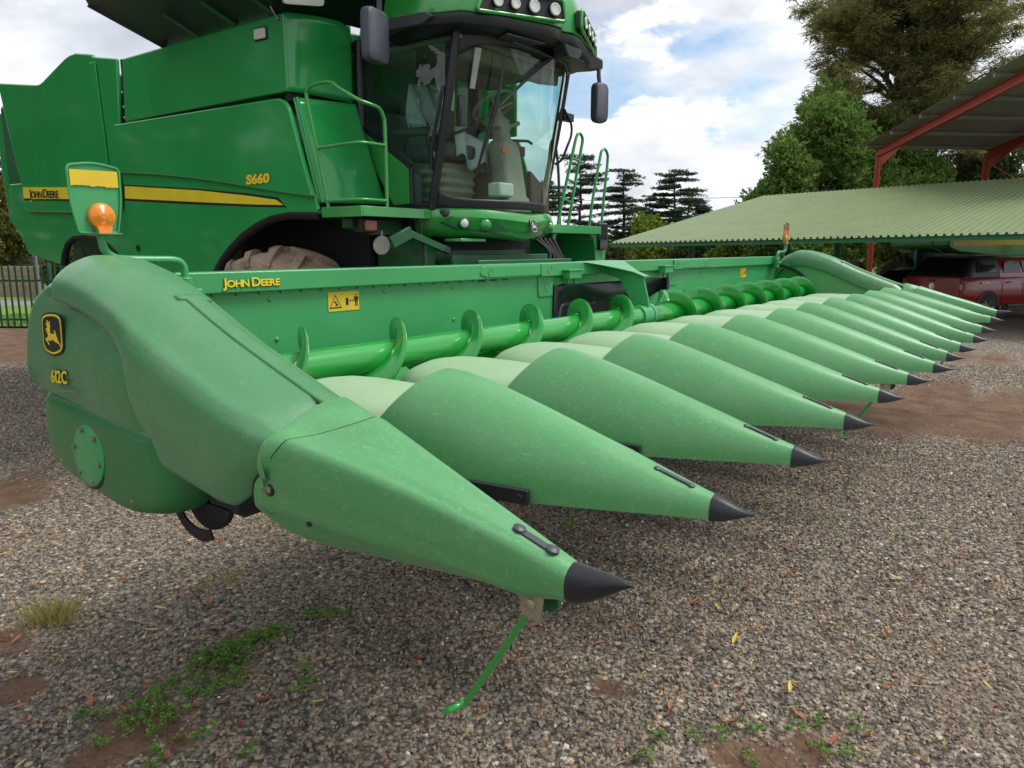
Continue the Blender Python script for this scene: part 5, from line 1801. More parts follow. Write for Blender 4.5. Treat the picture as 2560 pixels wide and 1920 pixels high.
def ground_mat():
    t = NT('gravel_yard')
    gc_ = t.coord('Object')
    sep = t.n.new('ShaderNodeSeparateXYZ')
    t.l.new(gc_, sep.inputs[0])
    vor = t.n.new('ShaderNodeTexVoronoi')
    vor.inputs['Scale'].default_value = 33
    t.l.new(gc_, vor.inputs['Vector'])
    vor2 = t.n.new('ShaderNodeTexVoronoi')
    vor2.inputs['Scale'].default_value = 52
    t.l.new(gc_, vor2.inputs['Vector'])
    sepc = t.n.new('ShaderNodeSeparateColor')
    t.l.new(vor.outputs['Color'], sepc.inputs[0])
    stone = t.ramp(sepc.outputs[0], [(0.0, (0.122, 0.112, 0.098)), (0.35, (0.220, 0.194, 0.161)), (0.7, (0.326, 0.276, 0.219)), (0.93, (0.423, 0.333, 0.231)), (1.0, (0.684, 0.589, 0.461))])
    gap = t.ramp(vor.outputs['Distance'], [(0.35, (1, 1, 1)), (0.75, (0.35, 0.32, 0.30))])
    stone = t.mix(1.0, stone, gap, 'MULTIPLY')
    big = t.noise(0.6, 6, 0.6, gc_)
    dirt = t.ramp(t.noise(3.1, 7, 0.65, gc_), [(0.3, (0.085, 0.048, 0.032)), (0.7, (0.20, 0.118, 0.074))])
    stone = t.mix(t.math('MULTIPLY', t.ramp(big, [(0.5, (0, 0, 0)), (0.72, (1, 1, 1))]), 0.45), stone, (0.21, 0.155, 0.105))
    a = t.n.new('ShaderNodeAttribute')
    a.attribute_name = 'soil'
    sm = t.math('MULTIPLY', a.outputs['Fac'], t.ramp(t.noise(22, 5, 0.6, gc_), [(0.32, (0.55, 0.55, 0.55)), (0.55, (1.25, 1.25, 1.25))]), True)
    c = t.mix(t.ramp(sm, [(0.25, (0, 0, 0)), (0.62, (1, 1, 1))]), stone, dirt)
    # open country beyond the yard
    ln = t.n.new('ShaderNodeVectorMath')
    ln.operation = 'LENGTH'
    t.l.new(gc_, ln.inputs[0])
    far = t.ramp(t.math('DIVIDE', ln.outputs['Value'], 100.0), [(0.55, (0, 0, 0)), (0.66, (1, 1, 1))])
    fld = t.ramp(t.noise(0.012, 5, 0.6, gc_), [(0.35, (0.06, 0.10, 0.035)), (0.5, (0.15, 0.17, 0.07)), (0.65, (0.25, 0.23, 0.12))])
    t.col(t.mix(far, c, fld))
    t.set('Roughness', 0.92)
    t.set('Specular IOR Level', 0.25)
    h = t.math('SUBTRACT', 1.0, vor.outputs['Distance'])
    h2 = t.math('MULTIPLY', t.math('SUBTRACT', 1.0, vor2.outputs['Distance']), 0.5)
    hh = t.math('MULTIPLY', t.math('ADD', h, h2), t.math('SUBTRACT', 1.15, sm))
    hh = t.math('ADD', hh, t.math('MULTIPLY', t.noise(9, 6, 0.7, gc_), 0.8))
    t.bump(hh, 0.9, 0.022)
    return t.m


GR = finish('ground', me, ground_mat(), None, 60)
tag(GR, 'wide yard of grey crushed stone and red brown soil', kind='structure')

# ------------------------------------------------ loose stones of the gravel (real geometry)
def gravel_points():
    pts, sc, rot = [], [], []
    for (d0, d1, dens, s0, s1) in ((1.9, 4.2, 1900, 0.0065, 0.0175), (4.2, 7.5, 1150, 0.008, 0.0185), (7.5, 13.0, 420, 0.011, 0.022)):
        area = 0.78 * (d1 ** 2 - d0 ** 2) + 0.6 * (d1 - d0)
        n = int(area * dens)
        dep = np.sqrt(rng.uniform(d0 ** 2, d1 ** 2, n))
        lat = rng.uniform(-1, 1, n) * (0.78 * dep + 0.3)
        x = CAM.x + HR.x * lat + HF.x * dep
        y = CAM.y + HR.y * lat + HF.y * dep
        m = soil_mask(x, y)
        keep = rng.uniform(0, 1, n) > np.clip(m * 1.25 - 0.12, 0, 0.93)
        x, y = x[keep], y[keep]
        la, de = latdep(x, y)
        s = s0 + (s1 - s0) * rng.beta(1.6, 2.6, len(x))
        bigs = rng.uniform(0, 1, len(x)) < 0.012
        s = np.where(bigs, s * 1.6, s)
        small = soil_mask(x, y) > 0.5
        s = np.where(small, s * 0.6, s)
        z = gsurf(x, y) + s * 0.20
        pts.append(np.stack([x, y, z], -1))
        sc.append(s)
        rot.append(rng.uniform(0, 6.28, (len(x), 3)))
    return np.concatenate(pts), np.concatenate(sc), np.concatenate(rot)


def stone_mat():
    t = NT('crushed_stone')
    oi = t.n.new('ShaderNodeObjectInfo')
    rr_ = oi.outputs['Random']
    c = t.ramp(rr_, [(0.0, (0.118, 0.109, 0.098)), (0.22, (0.197, 0.180, 0.156)), (0.50, (0.291, 0.258, 0.216)), (0.74, (0.370, 0.307, 0.237)), (0.88, (0.378, 0.262, 0.160)), (0.96, (0.268, 0.143, 0.091)), (0.992, (0.599, 0.525, 0.432)), (1.0, (0.750, 0.750, 0.750))])
    nz = t.noise(55, 5, 0.7, t.coord('Object'))
    t.col(t.mix(0.55, c, t.mix(1.0, c, t.ramp(nz, [(0.3, (0.45, 0.45, 0.45)), (0.7, (1.5, 1.45, 1.35))]), 'MULTIPLY')))
    t.set('Roughness', 0.85)
    t.set('Specular IOR Level', 0.3)
    return t.m


def gravel_object():
    P, S, Rt = gravel_points()
    me_ = bpy.data.meshes.new('loose_gravel')
    me_.from_pydata(P.tolist(), [], [])
    a1 = me_.attributes.new('sc', 'FLOAT', 'POINT')
    a1.data.foreach_set('value', S.astype(np.float32))
    a2 = me_.attributes.new('rt', 'FLOAT_VECTOR', 'POINT')
    a2.data.foreach_set('vector', Rt.astype(np.float32).reshape(-1))
    o = bpy.data.objects.new('loose_gravel', me_)
    COL.objects.link(o)
    tag(o, 'loose grey and tan crushed stones lying all over the yard', 'gravel', kind='stuff')
    ng = bpy.data.node_groups.new('stones', 'GeometryNodeTree')
    ng.interface.new_socket('Geometry', in_out='INPUT', socket_type='NodeSocketGeometry')
    ng.interface.new_socket('Geometry', in_out='OUTPUT', socket_type='NodeSocketGeometry')
    N, Lk = ng.nodes, ng.links
    gi, go = N.new('NodeGroupInput'), N.new('NodeGroupOutput')
    join = N.new('GeometryNodeJoinGeometry')
    for k in range(7):
        pn_ = N.new('GeometryNodePoints')
        pn_.inputs['Count'].default_value = 11 + (k % 4) * 2
        rv_ = N.new('FunctionNodeRandomValue')
        rv_.data_type = 'FLOAT_VECTOR'
        e = (1.0, 0.82, 0.52)
        rv_.inputs[0].default_value = (-e[0], -e[1], -e[2])
        rv_.inputs[1].default_value = e
        for s_ in rv_.inputs:
            if s_.name == 'Seed':
                s_.default_value = 40 + k * 3
        Lk.new(rv_.outputs[0], pn_.inputs['Position'])
        ch = N.new('GeometryNodeConvexHull')
        Lk.new(pn_.outputs[0], ch.inputs[0])
        sm_ = N.new('GeometryNodeSetMaterial')
        sm_.inputs['Material'].default_value = SM_MAT
        Lk.new(ch.outputs[0], sm_.inputs[0])
        g2 = N.new('GeometryNodeGeometryToInstance')
        Lk.new(sm_.outputs[0], g2.inputs[0])
        Lk.new(g2.outputs[0], join.inputs[0])
    iop = N.new('GeometryNodeInstanceOnPoints')
    Lk.new(gi.outputs[0], iop.inputs['Points'])
    Lk.new(join.outputs[0], iop.inputs['Instance'])
    iop.inputs['Pick Instance'].default_value = True
    ri = N.new('FunctionNodeRandomValue')
    ri.data_type = 'INT'
    for s_ in ri.inputs:
        if s_.type == 'INT' and s_.name == 'Max':
            s_.default_value = 6
        if s_.type == 'INT' and s_.name == 'Min':
            s_.default_value = 0
    Lk.new([q for q in ri.outputs if q.type == 'INT'][0], iop.inputs['Instance Index'])
    na = N.new('GeometryNodeInputNamedAttribute')
    na.data_type = 'FLOAT'
    na.inputs['Name'].default_value = 'sc'
    Lk.new(na.outputs[0], iop.inputs['Scale'])
    nb = N.new('GeometryNodeInputNamedAttribute')
    nb.data_type = 'FLOAT_VECTOR'
    nb.inputs['Name'].default_value = 'rt'
    Lk.new(nb.outputs[0], iop.inputs['Rotation'])
    Lk.new(iop.outputs[0], go.inputs[0])
    md = o.modifiers.new('stones', 'NODES')
    md.node_group = ng
    return o


SM_MAT = stone_mat()
gravel_object()


# ------------------------------------------------ leaf cards
def leaves_mesh(name, C_, D_, L_, W_, mat, parent, bend=0.0):
    """one small pointed blade per row: centre, direction, length, width"""
    n = len(C_)
    D_ = D_ / np.maximum(np.linalg.norm(D_, axis=1, keepdims=True), 1e-6)
    r_ = rng.normal(size=(n, 3))
    sd = np.cross(D_, r_)
    sd /= np.maximum(np.linalg.norm(sd, axis=1, keepdims=True), 1e-6)
    L_ = np.broadcast_to(np.asarray(L_, float), (n,))[:, None]
    W_ = np.broadcast_to(np.asarray(W_, float), (n,))[:, None]
    a = C_ - D_ * L_ * 0.5
    b = C_ + sd * W_ * 0.5
    c = C_ + D_ * L_ * 0.5
    d = C_ - sd * W_ * 0.5
    V = np.stack([a, b, c, d], 1).reshape(-1, 3).astype(np.float32)
    me_ = bpy.data.meshes.new(name)
    me_.vertices.add(4 * n)
    me_.vertices.foreach_set('co', V.reshape(-1))
    me_.loops.add(4 * n)
    me_.loops.foreach_set('vertex_index', np.arange(4 * n, dtype=np.int32))
    me_.polygons.add(n)
    me_.polygons.foreach_set('loop_start', np.arange(0, 4 * n, 4, dtype=np.int32))
    tn = me_.attributes.new('tint', 'FLOAT', 'FACE')
    tn.data.foreach_set('value', rng.uniform(0, 1, n).astype(np.float32))
    me_.update(calc_edges=True)
    me_.validate()
    return finish(name, me_, mat, parent, None)


def leaf_mat(name, c0, c1, c2, trans=0.35, nscale=0.8, rough=0.6):
    t = NT(name)
    a = t.n.new('ShaderNodeAttribute')
    a.attribute_name = 'tint'
    big = t.noise(nscale, 4, 0.6)
    f = t.math('ADD', t.math('MULTIPLY', a.outputs['Fac'], 0.5), t.math('MULTIPLY', big, 0.5))
    col = t.ramp(f, [(0.25, c0), (0.5, c1), (0.78, c2)])
    t.col(col)
    t.set('Roughness', rough)
    t.set('Specular IOR Level', 0.3)
    tr = t.n.new('ShaderNodeBsdfTranslucent')
    t.l.new(col, tr.inputs[0])
    mx = t.n.new('ShaderNodeMixShader')
    mx.inputs[0].default_value = trans
    t.l.new(t.b.outputs[0], mx.inputs[1])
    t.l.new(tr.outputs[0], mx.inputs[2])
    t.l.new(mx.outputs[0], t.out.inputs[0])
    return t.m


M['lf_cyp'] = leaf_mat('cypress_foliage', (0.065, 0.14, 0.028), (0.145, 0.255, 0.05), (0.27, 0.39, 0.085), 0.45)
M['lf_cas'] = leaf_mat('casuarina_foliage', (0.10, 0.115, 0.04), (0.20, 0.205, 0.065), (0.36, 0.31, 0.10), 0.5)
M['lf_ced'] = leaf_mat('cedar_foliage', (0.022, 0.045, 0.028), (0.045, 0.08, 0.045), (0.085, 0.13, 0.065), 0.3)
M['lf_lime'] = leaf_mat('lime_foliage', (0.09, 0.15, 0.02), (0.20, 0.29, 0.035), (0.33, 0.42, 0.06), 0.45)
M['lf_dark'] = leaf_mat('dark_foliage', (0.03, 0.055, 0.016), (0.065, 0.105, 0.03), (0.13, 0.17, 0.05))
M['lf_flame'] = leaf_mat('flowering_foliage', (0.05, 0.09, 0.02), (0.14, 0.17, 0.04), (0.33, 0.17, 0.05))
M['lf_weed'] = leaf_mat('weed_leaf', (0.09, 0.19, 0.035), (0.15, 0.30, 0.055), (0.24, 0.42, 0.09))
M['lf_dry'] = leaf_mat('dry_grass', (0.22, 0.24, 0.06), (0.42, 0.35, 0.12), (0.55, 0.48, 0.20))
M['bark'] = simple('bark', (0.07, 0.052, 0.042), 0.95, var=0.4, nscale=5, bump=0.8, bscale=14)
M['bark_grey'] = simple('bark_grey', (0.085, 0.075, 0.068), 0.95, var=0.4, nscale=5, bump=0.8, bscale=14)


def unit(n):
    v_ = rng.normal(size=(n, 3))
    return v_ / np.linalg.norm(v_, axis=1, keepdims=True)


def limb(mb_, p0, p1, r0, r1, sag=0.0, n=6, wob=0.12):
    p0, p1 = Vector(p0), Vector(p1)
    L_ = (p1 - p0).length
    pts, rr_ = [], []
    for i in range(n + 1):
        t = i / n
        p = p0.lerp(p1, t)
        p = p + Vector((random.uniform(-1, 1), random.uniform(-1, 1), random.uniform(-1, 1))) * (wob * L_ * 0.12 * math.sin(math.pi * t)) + Vector((0, 0, sag * L_ * math.sin(math.pi * t)))
        pts.append(p)
        rr_.append(lerp(r0, r1, t))
    mb_.tube(pts, rr_, 7)
    return pts


def dense_tree(name, label, cat, base, height, lobes, mat, nl, leaf, group=None, trunk_r=0.25, up=0.5, shell=(0.5, 1.0), bark='bark'):
    """lobes: (dx, dy, z, rx, ry, rz) ellipsoids; foliage as sprays through their outer shell"""
    T_ = thing(name, label, cat, base, 0, group)
    b = Vector(base)
    mb_ = MB()
    top = max(l_[2] for l_ in lobes)
    tp = limb(mb_, b + Vector((0, 0, -0.1)), b + Vector((0.1, 0.1, top)), trunk_r, trunk_r * 0.25, 0, 8)
    for l_ in lobes:
        q = tp[min(len(tp) - 1, max(1, int(len(tp) * 0.8 * l_[2] / (top + 0.1))))]
        limb(mb_, q, b + Vector((l_[0], l_[1], l_[2])), trunk_r * 0.35, 0.03, 0.05)
    mb_.build('trunk', M[bark], T_, 60)
    w = np.array([l_[3] * l_[5] for l_ in lobes])
    w = w / w.sum()
    Cs, Ds = [], []
    per = 22
    for l_, wi in zip(lobes, w):
        ns = max(4, int(nl * wi / per))
        d = unit(ns)
        d[:, 2] = np.abs(d[:, 2]) * 0.9 + d[:, 2] * 0.1 * np.sign(rng.uniform(-0.4, 1, ns))
        low = rng.uniform(0, 1, ns) < 0.35
        d[low, 2] = -np.abs(d[low, 2]) * 0.8
        d /= np.linalg.norm(d, axis=1, keepdims=True)
        rad = shell[0] + (shell[1] - shell[0]) * rng.beta(2.2, 1.2, ns)
        bump = np.array([0.82 + 0.36 * mnoise.noise(Vector((q[0] * 2.3 + l_[0], q[1] * 2.3, q[2] * 2.3 + l_[2]))) for q in d])
        sc_ = np.array([l_[3], l_[4], l_[5]])
        c = np.array([b.x + l_[0], b.y + l_[1], b.z + l_[2]]) + d * sc_ * (rad * bump)[:, None]
        ax = d + np.array([0, 0, up])
        ax /= np.linalg.norm(ax, axis=1, keepdims=True)
        slen = rng.uniform(0.35, 0.95, ns) * leaf[2]
        t = rng.uniform(0, 1, (ns, per))
        spread = (1 - t * 0.75) * leaf[2] * 0.33
        p = c[:, None, :] + ax[:, None, :] * (t * slen[:, None])[:, :, None] + rng.normal(size=(ns, per, 3)) * spread[:, :, None] * 0.6
        dd = ax[:, None, :] + rng.normal(size=(ns, per, 3)) * 0.55
        Cs.append(p.reshape(-1, 3))
        Ds.append(dd.reshape(-1, 3))
    Cc, Dd = np.concatenate(Cs), np.concatenate(Ds)
    ok = Cc[:, 2] > b.z + 0.1
    Cc, Dd = Cc[ok], Dd[ok]
    n = len(Cc)
    leaves_mesh('crown', Cc, Dd, rng.uniform(0.7, 1.3, n) * leaf[0], rng.uniform(0.7, 1.3, n) * leaf[1], mat, T_)
    return T_


def lobe_cloud(n, rx, ry, z0, z1, prof, r0, r1, seed):
    random.seed(seed)
    out = []
    for i in range(n):
        t = (i + random.random()) / n
        z = lerp(z0, z1, t)
        k = prof(t)
        a = random.uniform(0, 2 * math.pi)
        rr_ = random.uniform(0.35, 0.95) * k
        s_ = random.uniform(r0, r1) * (0.6 + 0.4 * k)
        out.append((math.cos(a) * rx * rr_, math.sin(a) * ry * rr_, z, s_, s_, s_ * random.uniform(0.8, 1.3)))
    return out


# ------------------------------------------------ trees to the right, behind the sheds
p = site(18.6, 45.5)
lob = lobe_cloud(26, 4.2, 4.0, 1.6, 9.6, lambda t: (1.0 - 0.75 * max(0, t - 0.25)), 1.2, 2.1, 3) + [(0.6, 0.6, 10.2, 1.1, 1.1, 1.5)]
dense_tree('cypress_tree', 'broad dense green conifer rising behind the olive roof, below the feathery tree', 'tree', (p.x, p.y, -0.2), 11, lob, M['lf_cyp'], 90000, (0.26, 0.10, 0.9), 'trees behind the sheds', 0.3)
p = site(15.0, 43.0)
lob = lobe_cloud(16, 2.3, 2.3, 1.2, 6.6, lambda t: 1.0 - 0.8 * t, 0.9, 1.6, 5) + [(0, 0, 7.2, 0.6, 0.6, 1.2)]
dense_tree('cypress_tree', 'rounded bright green conifer at the left end of the tree group', 'tree', (p.x, p.y, -0.2), 8, lob, M['lf_cyp'], 50000, (0.24, 0.10, 0.8), 'trees behind the sheds', 0.2)
p = site(24.0, 48.0)
lob = lobe_cloud(16, 3.2, 3.0, 2.0, 9.6, lambda t: 1.0 - 0.6 * t, 1.1, 1.8, 8)
dense_tree('cypress_tree', 'dark green conifer showing beside the red steel columns', 'tree', (p.x, p.y, -0.2), 10, lob, M['lf_cyp'], 45000, (0.28, 0.11, 0.9), 'trees behind the sheds', 0.3)
p = site(31.0, 50.0)
lob = lobe_cloud(14, 4.0, 3.5, 1.5, 7.5, lambda t: 1.0 - 0.5 * t, 1.3, 2.0, 21)
dense_tree('cypress_tree', 'dark tree filling the gap under the tall shed roof', 'tree', (p.x, p.y, -0.2), 8, lob, M['lf_dark'], 30000, (0.3, 0.12, 1.0), 'trees behind the sheds', 0.3)


def feathery_tree():
    base = site(25.0, 51.0, -0.2)
    T_ = thing('casuarina_tree', 'tall feathery olive brown tree towering above the shed at upper right', 'tree', base, 0, 'trees behind the sheds')
    random.seed(31)
    mb_ = MB()
    tp = limb(mb_, base, base + Vector((0.4, 0.5, 19.5)), 0.55, 0.08, 0, 12)
    lift = 1.0
    cl = []
    for i in range(92):
        h = random.uniform(6.5, 19.3)
        k = min(len(tp) - 1, int(h / 19.5 * 12))
        a = random.uniform(0, 2 * math.pi)
        reach = random.uniform(3.2, 8.2) * (1.0 - 0.5 * max(0, (h - 12) / 8))
        e = tp[k] + Vector((math.cos(a) * reach, math.sin(a) * reach, reach * random.uniform(0.0, 0.95)))
        pts = limb(mb_, tp[k], e, 0.14, 0.025, 0.06, 6, 0.5)
        for t_ in range(8):
            s_ = pts[random.randint(2, 6)]
            q = s_ + Vector((random.uniform(-1, 1), random.uniform(-1, 1), random.uniform(-0.1, 0.9))) * random.uniform(0.8, 1.9)
            limb(mb_, s_, q, 0.035, 0.012, 0.05, 3, 0.4)
            cl.append(q)
            cl.append((s_ + q) / 2)
    mb_.build('trunk', M['bark_grey'], T_, 60)
    Cs, Ds = [], []
    for c in cl:
        n = random.randint(180, 250)
        d = unit(n)
        d[:, 2] = d[:, 2] * 0.6 + 0.25
        r_ = rng.uniform(0.05, 1.0, n)[:, None] * random.uniform(0.8, 1.5)
        Cs.append(np.array(c)[None, :] + d * r_ * np.array([1.0, 1.0, 0.75]))
        Ds.append(d + np.array([0, 0, -0.55]) + rng.normal(size=(n, 3)) * 0.35)
    Cc, Dd = np.concatenate(Cs), np.concatenate(Ds)
    n = len(Cc)
    leaves_mesh('crown', Cc, Dd, rng.uniform(0.25, 0.6, n), rng.uniform(0.035, 0.065, n), M['lf_cas'], T_)


feathery_tree()


# ------------------------------------------------ cedars in the middle distance
def cedar(base, h, spread, z0, label, seed, dens=1.0, tall=1.0):
    random.seed(seed)
    T_ = thing('cedar_tree', label, 'tree', base, 0, 'cedars beyond the yard')
    b = Vector(base)
    mb_ = MB()
    tp = limb(mb_, b, b + Vector((random.uniform(-0.3, 0.3), random.uniform(-0.3, 0.3), h)), 0.22, 0.04, 0, 12, 0.15)
    Cs, Ds = [], []
    nb = int(34 * dens)
    for i in range(nb):
        t = (i + random.random()) / nb
        z = lerp(z0, h * 0.98, t)
        k = min(11, int(z / h * 12))
        o0 = tp[k].lerp(tp[k + 1], z / h * 12 - k) if k < 12 else tp[-1]
        a = random.uniform(0, 2 * math.pi)
        reach = spread * (1.0 - 0.72 * t ** 1.3) * random.uniform(0.45, 1.05)
        e = o0 + Vector((math.cos(a) * reach, math.sin(a) * reach, reach * random.uniform(-0.08, 0.16)))
        pts = limb(mb_, o0, e, 0.055, 0.015, 0.05, 5, 0.4)
        for q in range(int(2 + reach * 2.2)):
            u_ = random.uniform(0.35, 1.0)
            c = o0.lerp(e, u_) + Vector((random.uniform(-0.5, 0.5), random.uniform(-0.5, 0.5), random.uniform(0.0, 0.15)))
            n = random.randint(60, 120)
            r_ = random.uniform(0.35, 1.0)
            rad = np.sqrt(rng.uniform(0, 1, n)) * r_
            an = rng.uniform(0, 6.283, n)
            Cs.append(np.stack([c.x + rad * np.cos(an), c.y + rad * np.sin(an), c.z + rng.normal(0, 0.06, n)], -1))
            Ds.append(np.stack([np.cos(an), np.sin(an), rng.normal(0.25, 0.35, n)], -1))
    mb_.build('trunk', M['bark_grey'], T_, 60)
    Cc, Dd = np.concatenate(Cs), np.concatenate(Ds)
    n = len(Cc)
    leaves_mesh('crown', Cc, Dd, rng.uniform(0.14, 0.32, n), rng.uniform(0.05, 0.10, n), M['lf_ced'], T_)


cedar(site(6.2, 68, -0.3), 10.5, 4.2, 1.8, 'sparse dark cedar seen between the green handrails', 1, 1.3)
cedar(site(10.2, 70, -0.3), 9.3, 4.0, 2.0, 'slender open cedar right of the handrails', 2, 1.1)
cedar(site(15.6, 74, -0.3), 9.6, 5.6, 1.2, 'dense layered cedar standing left of the olive roof', 3, 1.7)
cedar(site(3.2, 74, -0.3), 8.6, 3.4, 1.8, 'dark cedar seen through the cab window', 4, 1.0)
cedar(site(18.4, 80, -0.3), 7.8, 4.6, 1.0, 'lower cedar just behind the ridge end of the olive roof', 6, 1.3)


def bush(name, label, lat, dep, w, h, mat, n, leaf, seed, group=None, cat='tree', trunk=0.06, z=-0.2):
    p_ = site(lat, dep)
    lob_ = lobe_cloud(max(5, int(6 + w)), w * 0.42, w * 0.42, h * 0.35, h * 0.82, lambda t: 1.0 - 0.45 * t, w * 0.20, w * 0.32, seed)
    return dense_tree(name, label, cat, (p_.x, p_.y, z), h, lob_, mat, n, leaf, group, trunk)


bush('young_tree', 'bright lime green young tree beside the low end of the olive roof', 8.1, 46, 3.0, 4.3, M['lf_lime'], 16000, (0.22, 0.13, 0.5), 11, 'bushes beyond the carport')
bush('young_tree', 'lime green bush seen under the olive roof near the far marker lamp', 14.2, 48, 3.2, 3.2, M['lf_lime'], 12000, (0.22, 0.13, 0.5), 12, 'bushes beyond the carport')
bush('shrub', 'dull green shrub low under the middle of the olive roof', 12.0, 52, 4.2, 2.4, M['lf_dark'], 12000, (0.22, 0.12, 0.6), 13, 'bushes beyond the carport', 'shrub')
bush('young_tree', 'lime green tree seen between the red column and the dark trunk', 20.6, 40, 3.0, 3.4, M['lf_lime'], 12000, (0.2, 0.12, 0.5), 14, 'bushes beyond the carport')
bush('shrub', 'dark leafy shrub behind the roof of the red pickup', 24.3, 42, 4.0, 3.2, M['lf_dark'], 12000, (0.22, 0.12, 0.6), 15, 'bushes beyond the carport', 'shrub')
bush('shrub', 'grey green shrub between the carport posts', 17.0, 50, 4.0, 2.6, M['lf_dark'], 10000, (0.22, 0.12, 0.6), 16, 'bushes beyond the carport', 'shrub')
bush('shrub', 'small green shrub low behind the far end of the header', 4.6, 40, 3.0, 2.2, M['lf_dark'], 8000, (0.2, 0.12, 0.5), 17, 'bushes beyond the carport', 'shrub')
# left, beyond the fence
bush('flame_shrub', 'tall shrub with orange flower specks behind the fence at left', -25.5, 40, 6.5, 5.4, M['lf_flame'], 26000, (0.22, 0.12, 0.6), 18, None, 'shrub')
bush('flame_shrub', 'leafy green shrub showing through the rear wheel arch', -18.5, 38, 5.0, 3.2, M['lf_flame'], 16000, (0.22, 0.12, 0.6), 19, None, 'shrub')
cedar(site(-33.5, 52, -0.3), 9.5, 4.5, 2.0, 'dark conifer at the left edge behind the combine tail', 9, 1.2)
bush('hedge_shrub', 'dark hedge shrub behind the palisade fence', -17.3, 29.5, 2.6, 2.0, M['lf_dark'], 8000, (0.16, 0.09, 0.4), 20, None, 'shrub')


# far woods and hills
def far_wood():
    Cs, Ds = [], []
    random.seed(77)
    for i in range(420):
        dep = random.uniform(130, 260)
        lat = random.uniform(-0.9, 0.95) * dep
        hh = random.uniform(2.5, 7.0)
        n = 60
        d = unit(n)
        p_ = site(lat, dep, -0.5 + hh * 0.5)
        Cs.append(np.array(p_)[None, :] + d * np.array([hh * 0.55, hh * 0.55, hh * 0.5]) * rng.uniform(0.5, 1, n)[:, None])
        Ds.append(d + np.array([0, 0, 0.4]))
    Cc, Dd = np.concatenate(Cs), np.concatenate(Ds)
    n = len(Cc)
    o = leaves_mesh('far_wood', Cc, Dd, rng.uniform(0.9, 1.8, n), rng.uniform(0.6, 1.1, n), M['lf_dark'], None)
    tag(o, 'distant belt of trees and scrub along the horizon', 'wood', kind='stuff')


far_wood()


def hills():
    mb_ = MB()
    for (dep, h, sd, nm) in ((1500, 55, 1.0, 'hills'), (3000, 130, 4.0, 'hills')):
        m_ = MB()

        def f(a, b, dep=dep, h=h, sd=sd):
            lat = lerp(-1.5, 1.5, a) * dep
            z = h * (0.45 + 0.55 * mnoise.fractal(Vector((a * 5 + sd, sd, 0)), 1.0, 2.0, 4)) * math.sin(math.pi * b / 2) - 4
            q = site(lat, dep + 400 * b)
            return (q.x, q.y, max(z, -4) if b > 0 else -4)

        m_.grid(f, [i / 90 for i in range(91)], [0, 0.3, 0.6, 1.0])
        o = m_.build(nm, M['hill'] if dep < 2000 else M['hill_far'], None, 80)
        tag(o, kind='structure')


M['hill'] = simple('hill_fields', (0.16, 0.19, 0.085), 0.95, var=0.35, nscale=0.004)
M['hill_far'] = simple('hill_scrub', (0.10, 0.135, 0.09), 0.95, var=0.3, nscale=0.003)
hills()

# ------------------------------------------------ palisade fence, lawn, lane, wall and house at the left
M['fence'] = paint('fence_green', (0.02, 0.085, 0.04), 0.5, 0.1)
FE = thing('palisade_fence', 'green steel palisade fence at the left edge of the yard', 'fence', site(-12.5, 18.7))
rp = site(-14.5, 18.75), site(-5.0, 18.35)
fd = (rp[1] - rp[0]).normalized()
pale = None
for i in range(56):
    q = rp[0] + fd * (0.165 * i)
    if pale is None:
        m_ = MB()
        m_.box(-0.024, 0.024, -0.008, 0.008, 0.04, 1.50)
        m_.add([(-0.024, -0.008, 1.50), (0.024, -0.008, 1.50), (0.024, 0.008, 1.50), (-0.024, 0.008, 1.50), (0, 0, 1.56)], [(0, 1, 4), (1, 2, 4), (2, 3, 4), (3, 0, 4)])
        pale = m_.build('pale', M['fence'], None, None)
        pale.rotation_euler = (0, 0, math.atan2(fd.y, fd.x))
        pale.location = q
        attach(pale, FE)
    else:
        c = pale.copy()
        COL.objects.link(c)
        c.location = q
off = Vector((-fd.y, fd.x, 0)) * 0.035
for z in (0.20, 1.16):
    MB().beam(rp[0] + off + Vector((0, 0, z)), rp[1] + off + Vector((0, 0, z)), 0.035, 0.045).build('rail', M['fence'], FE, None)
for i in range(4):
    q = rp[0] + fd * (0.08 + 3.05 * i) + off * 2.2
    MB().beam(q, q + Vector((0, 0, 1.6)), 0.07, 0.07, (1, 0, 0)).build('post', M['fence'], FE, None)


def quad_sheet(name, pts, mat, z):
    return tag(MB().add([site(a, b, z) for a, b in pts], [(0, 1, 2, 3)]).build(name, mat, None, None), kind='structure')


def grassy(name):
    t = NT(name)
    n1 = t.noise(7, 6, 0.7)
    t.col(t.ramp(n1, [(0.3, (0.085, 0.16, 0.022)), (0.55, (0.155, 0.25, 0.035)), (0.75, (0.25, 0.27, 0.07))]))
    t.set('Roughness', 0.9)
    t.bump(t.noise(60, 4, 0.7), 0.8, 0.02)
    return t.m


M['lawn'] = grassy('lawn_grass')
quad_sheet('lawn', [(-60, 18.95), (-2, 18.6), (-2, 25.5), (-60, 26.5)], M['lawn'], 0.035)
quad_sheet('lane', [(-60, 26.5), (-2, 25.5), (-2, 28.0), (-60, 29.0)], simple('lane_asphalt', (0.22, 0.215, 0.205), 0.9, var=0.1), 0.03)
quad_sheet('verge', [(-60, 29.0), (-2, 28.0), (-2, 60), (-60, 60)], M['lawn'], 0.035)
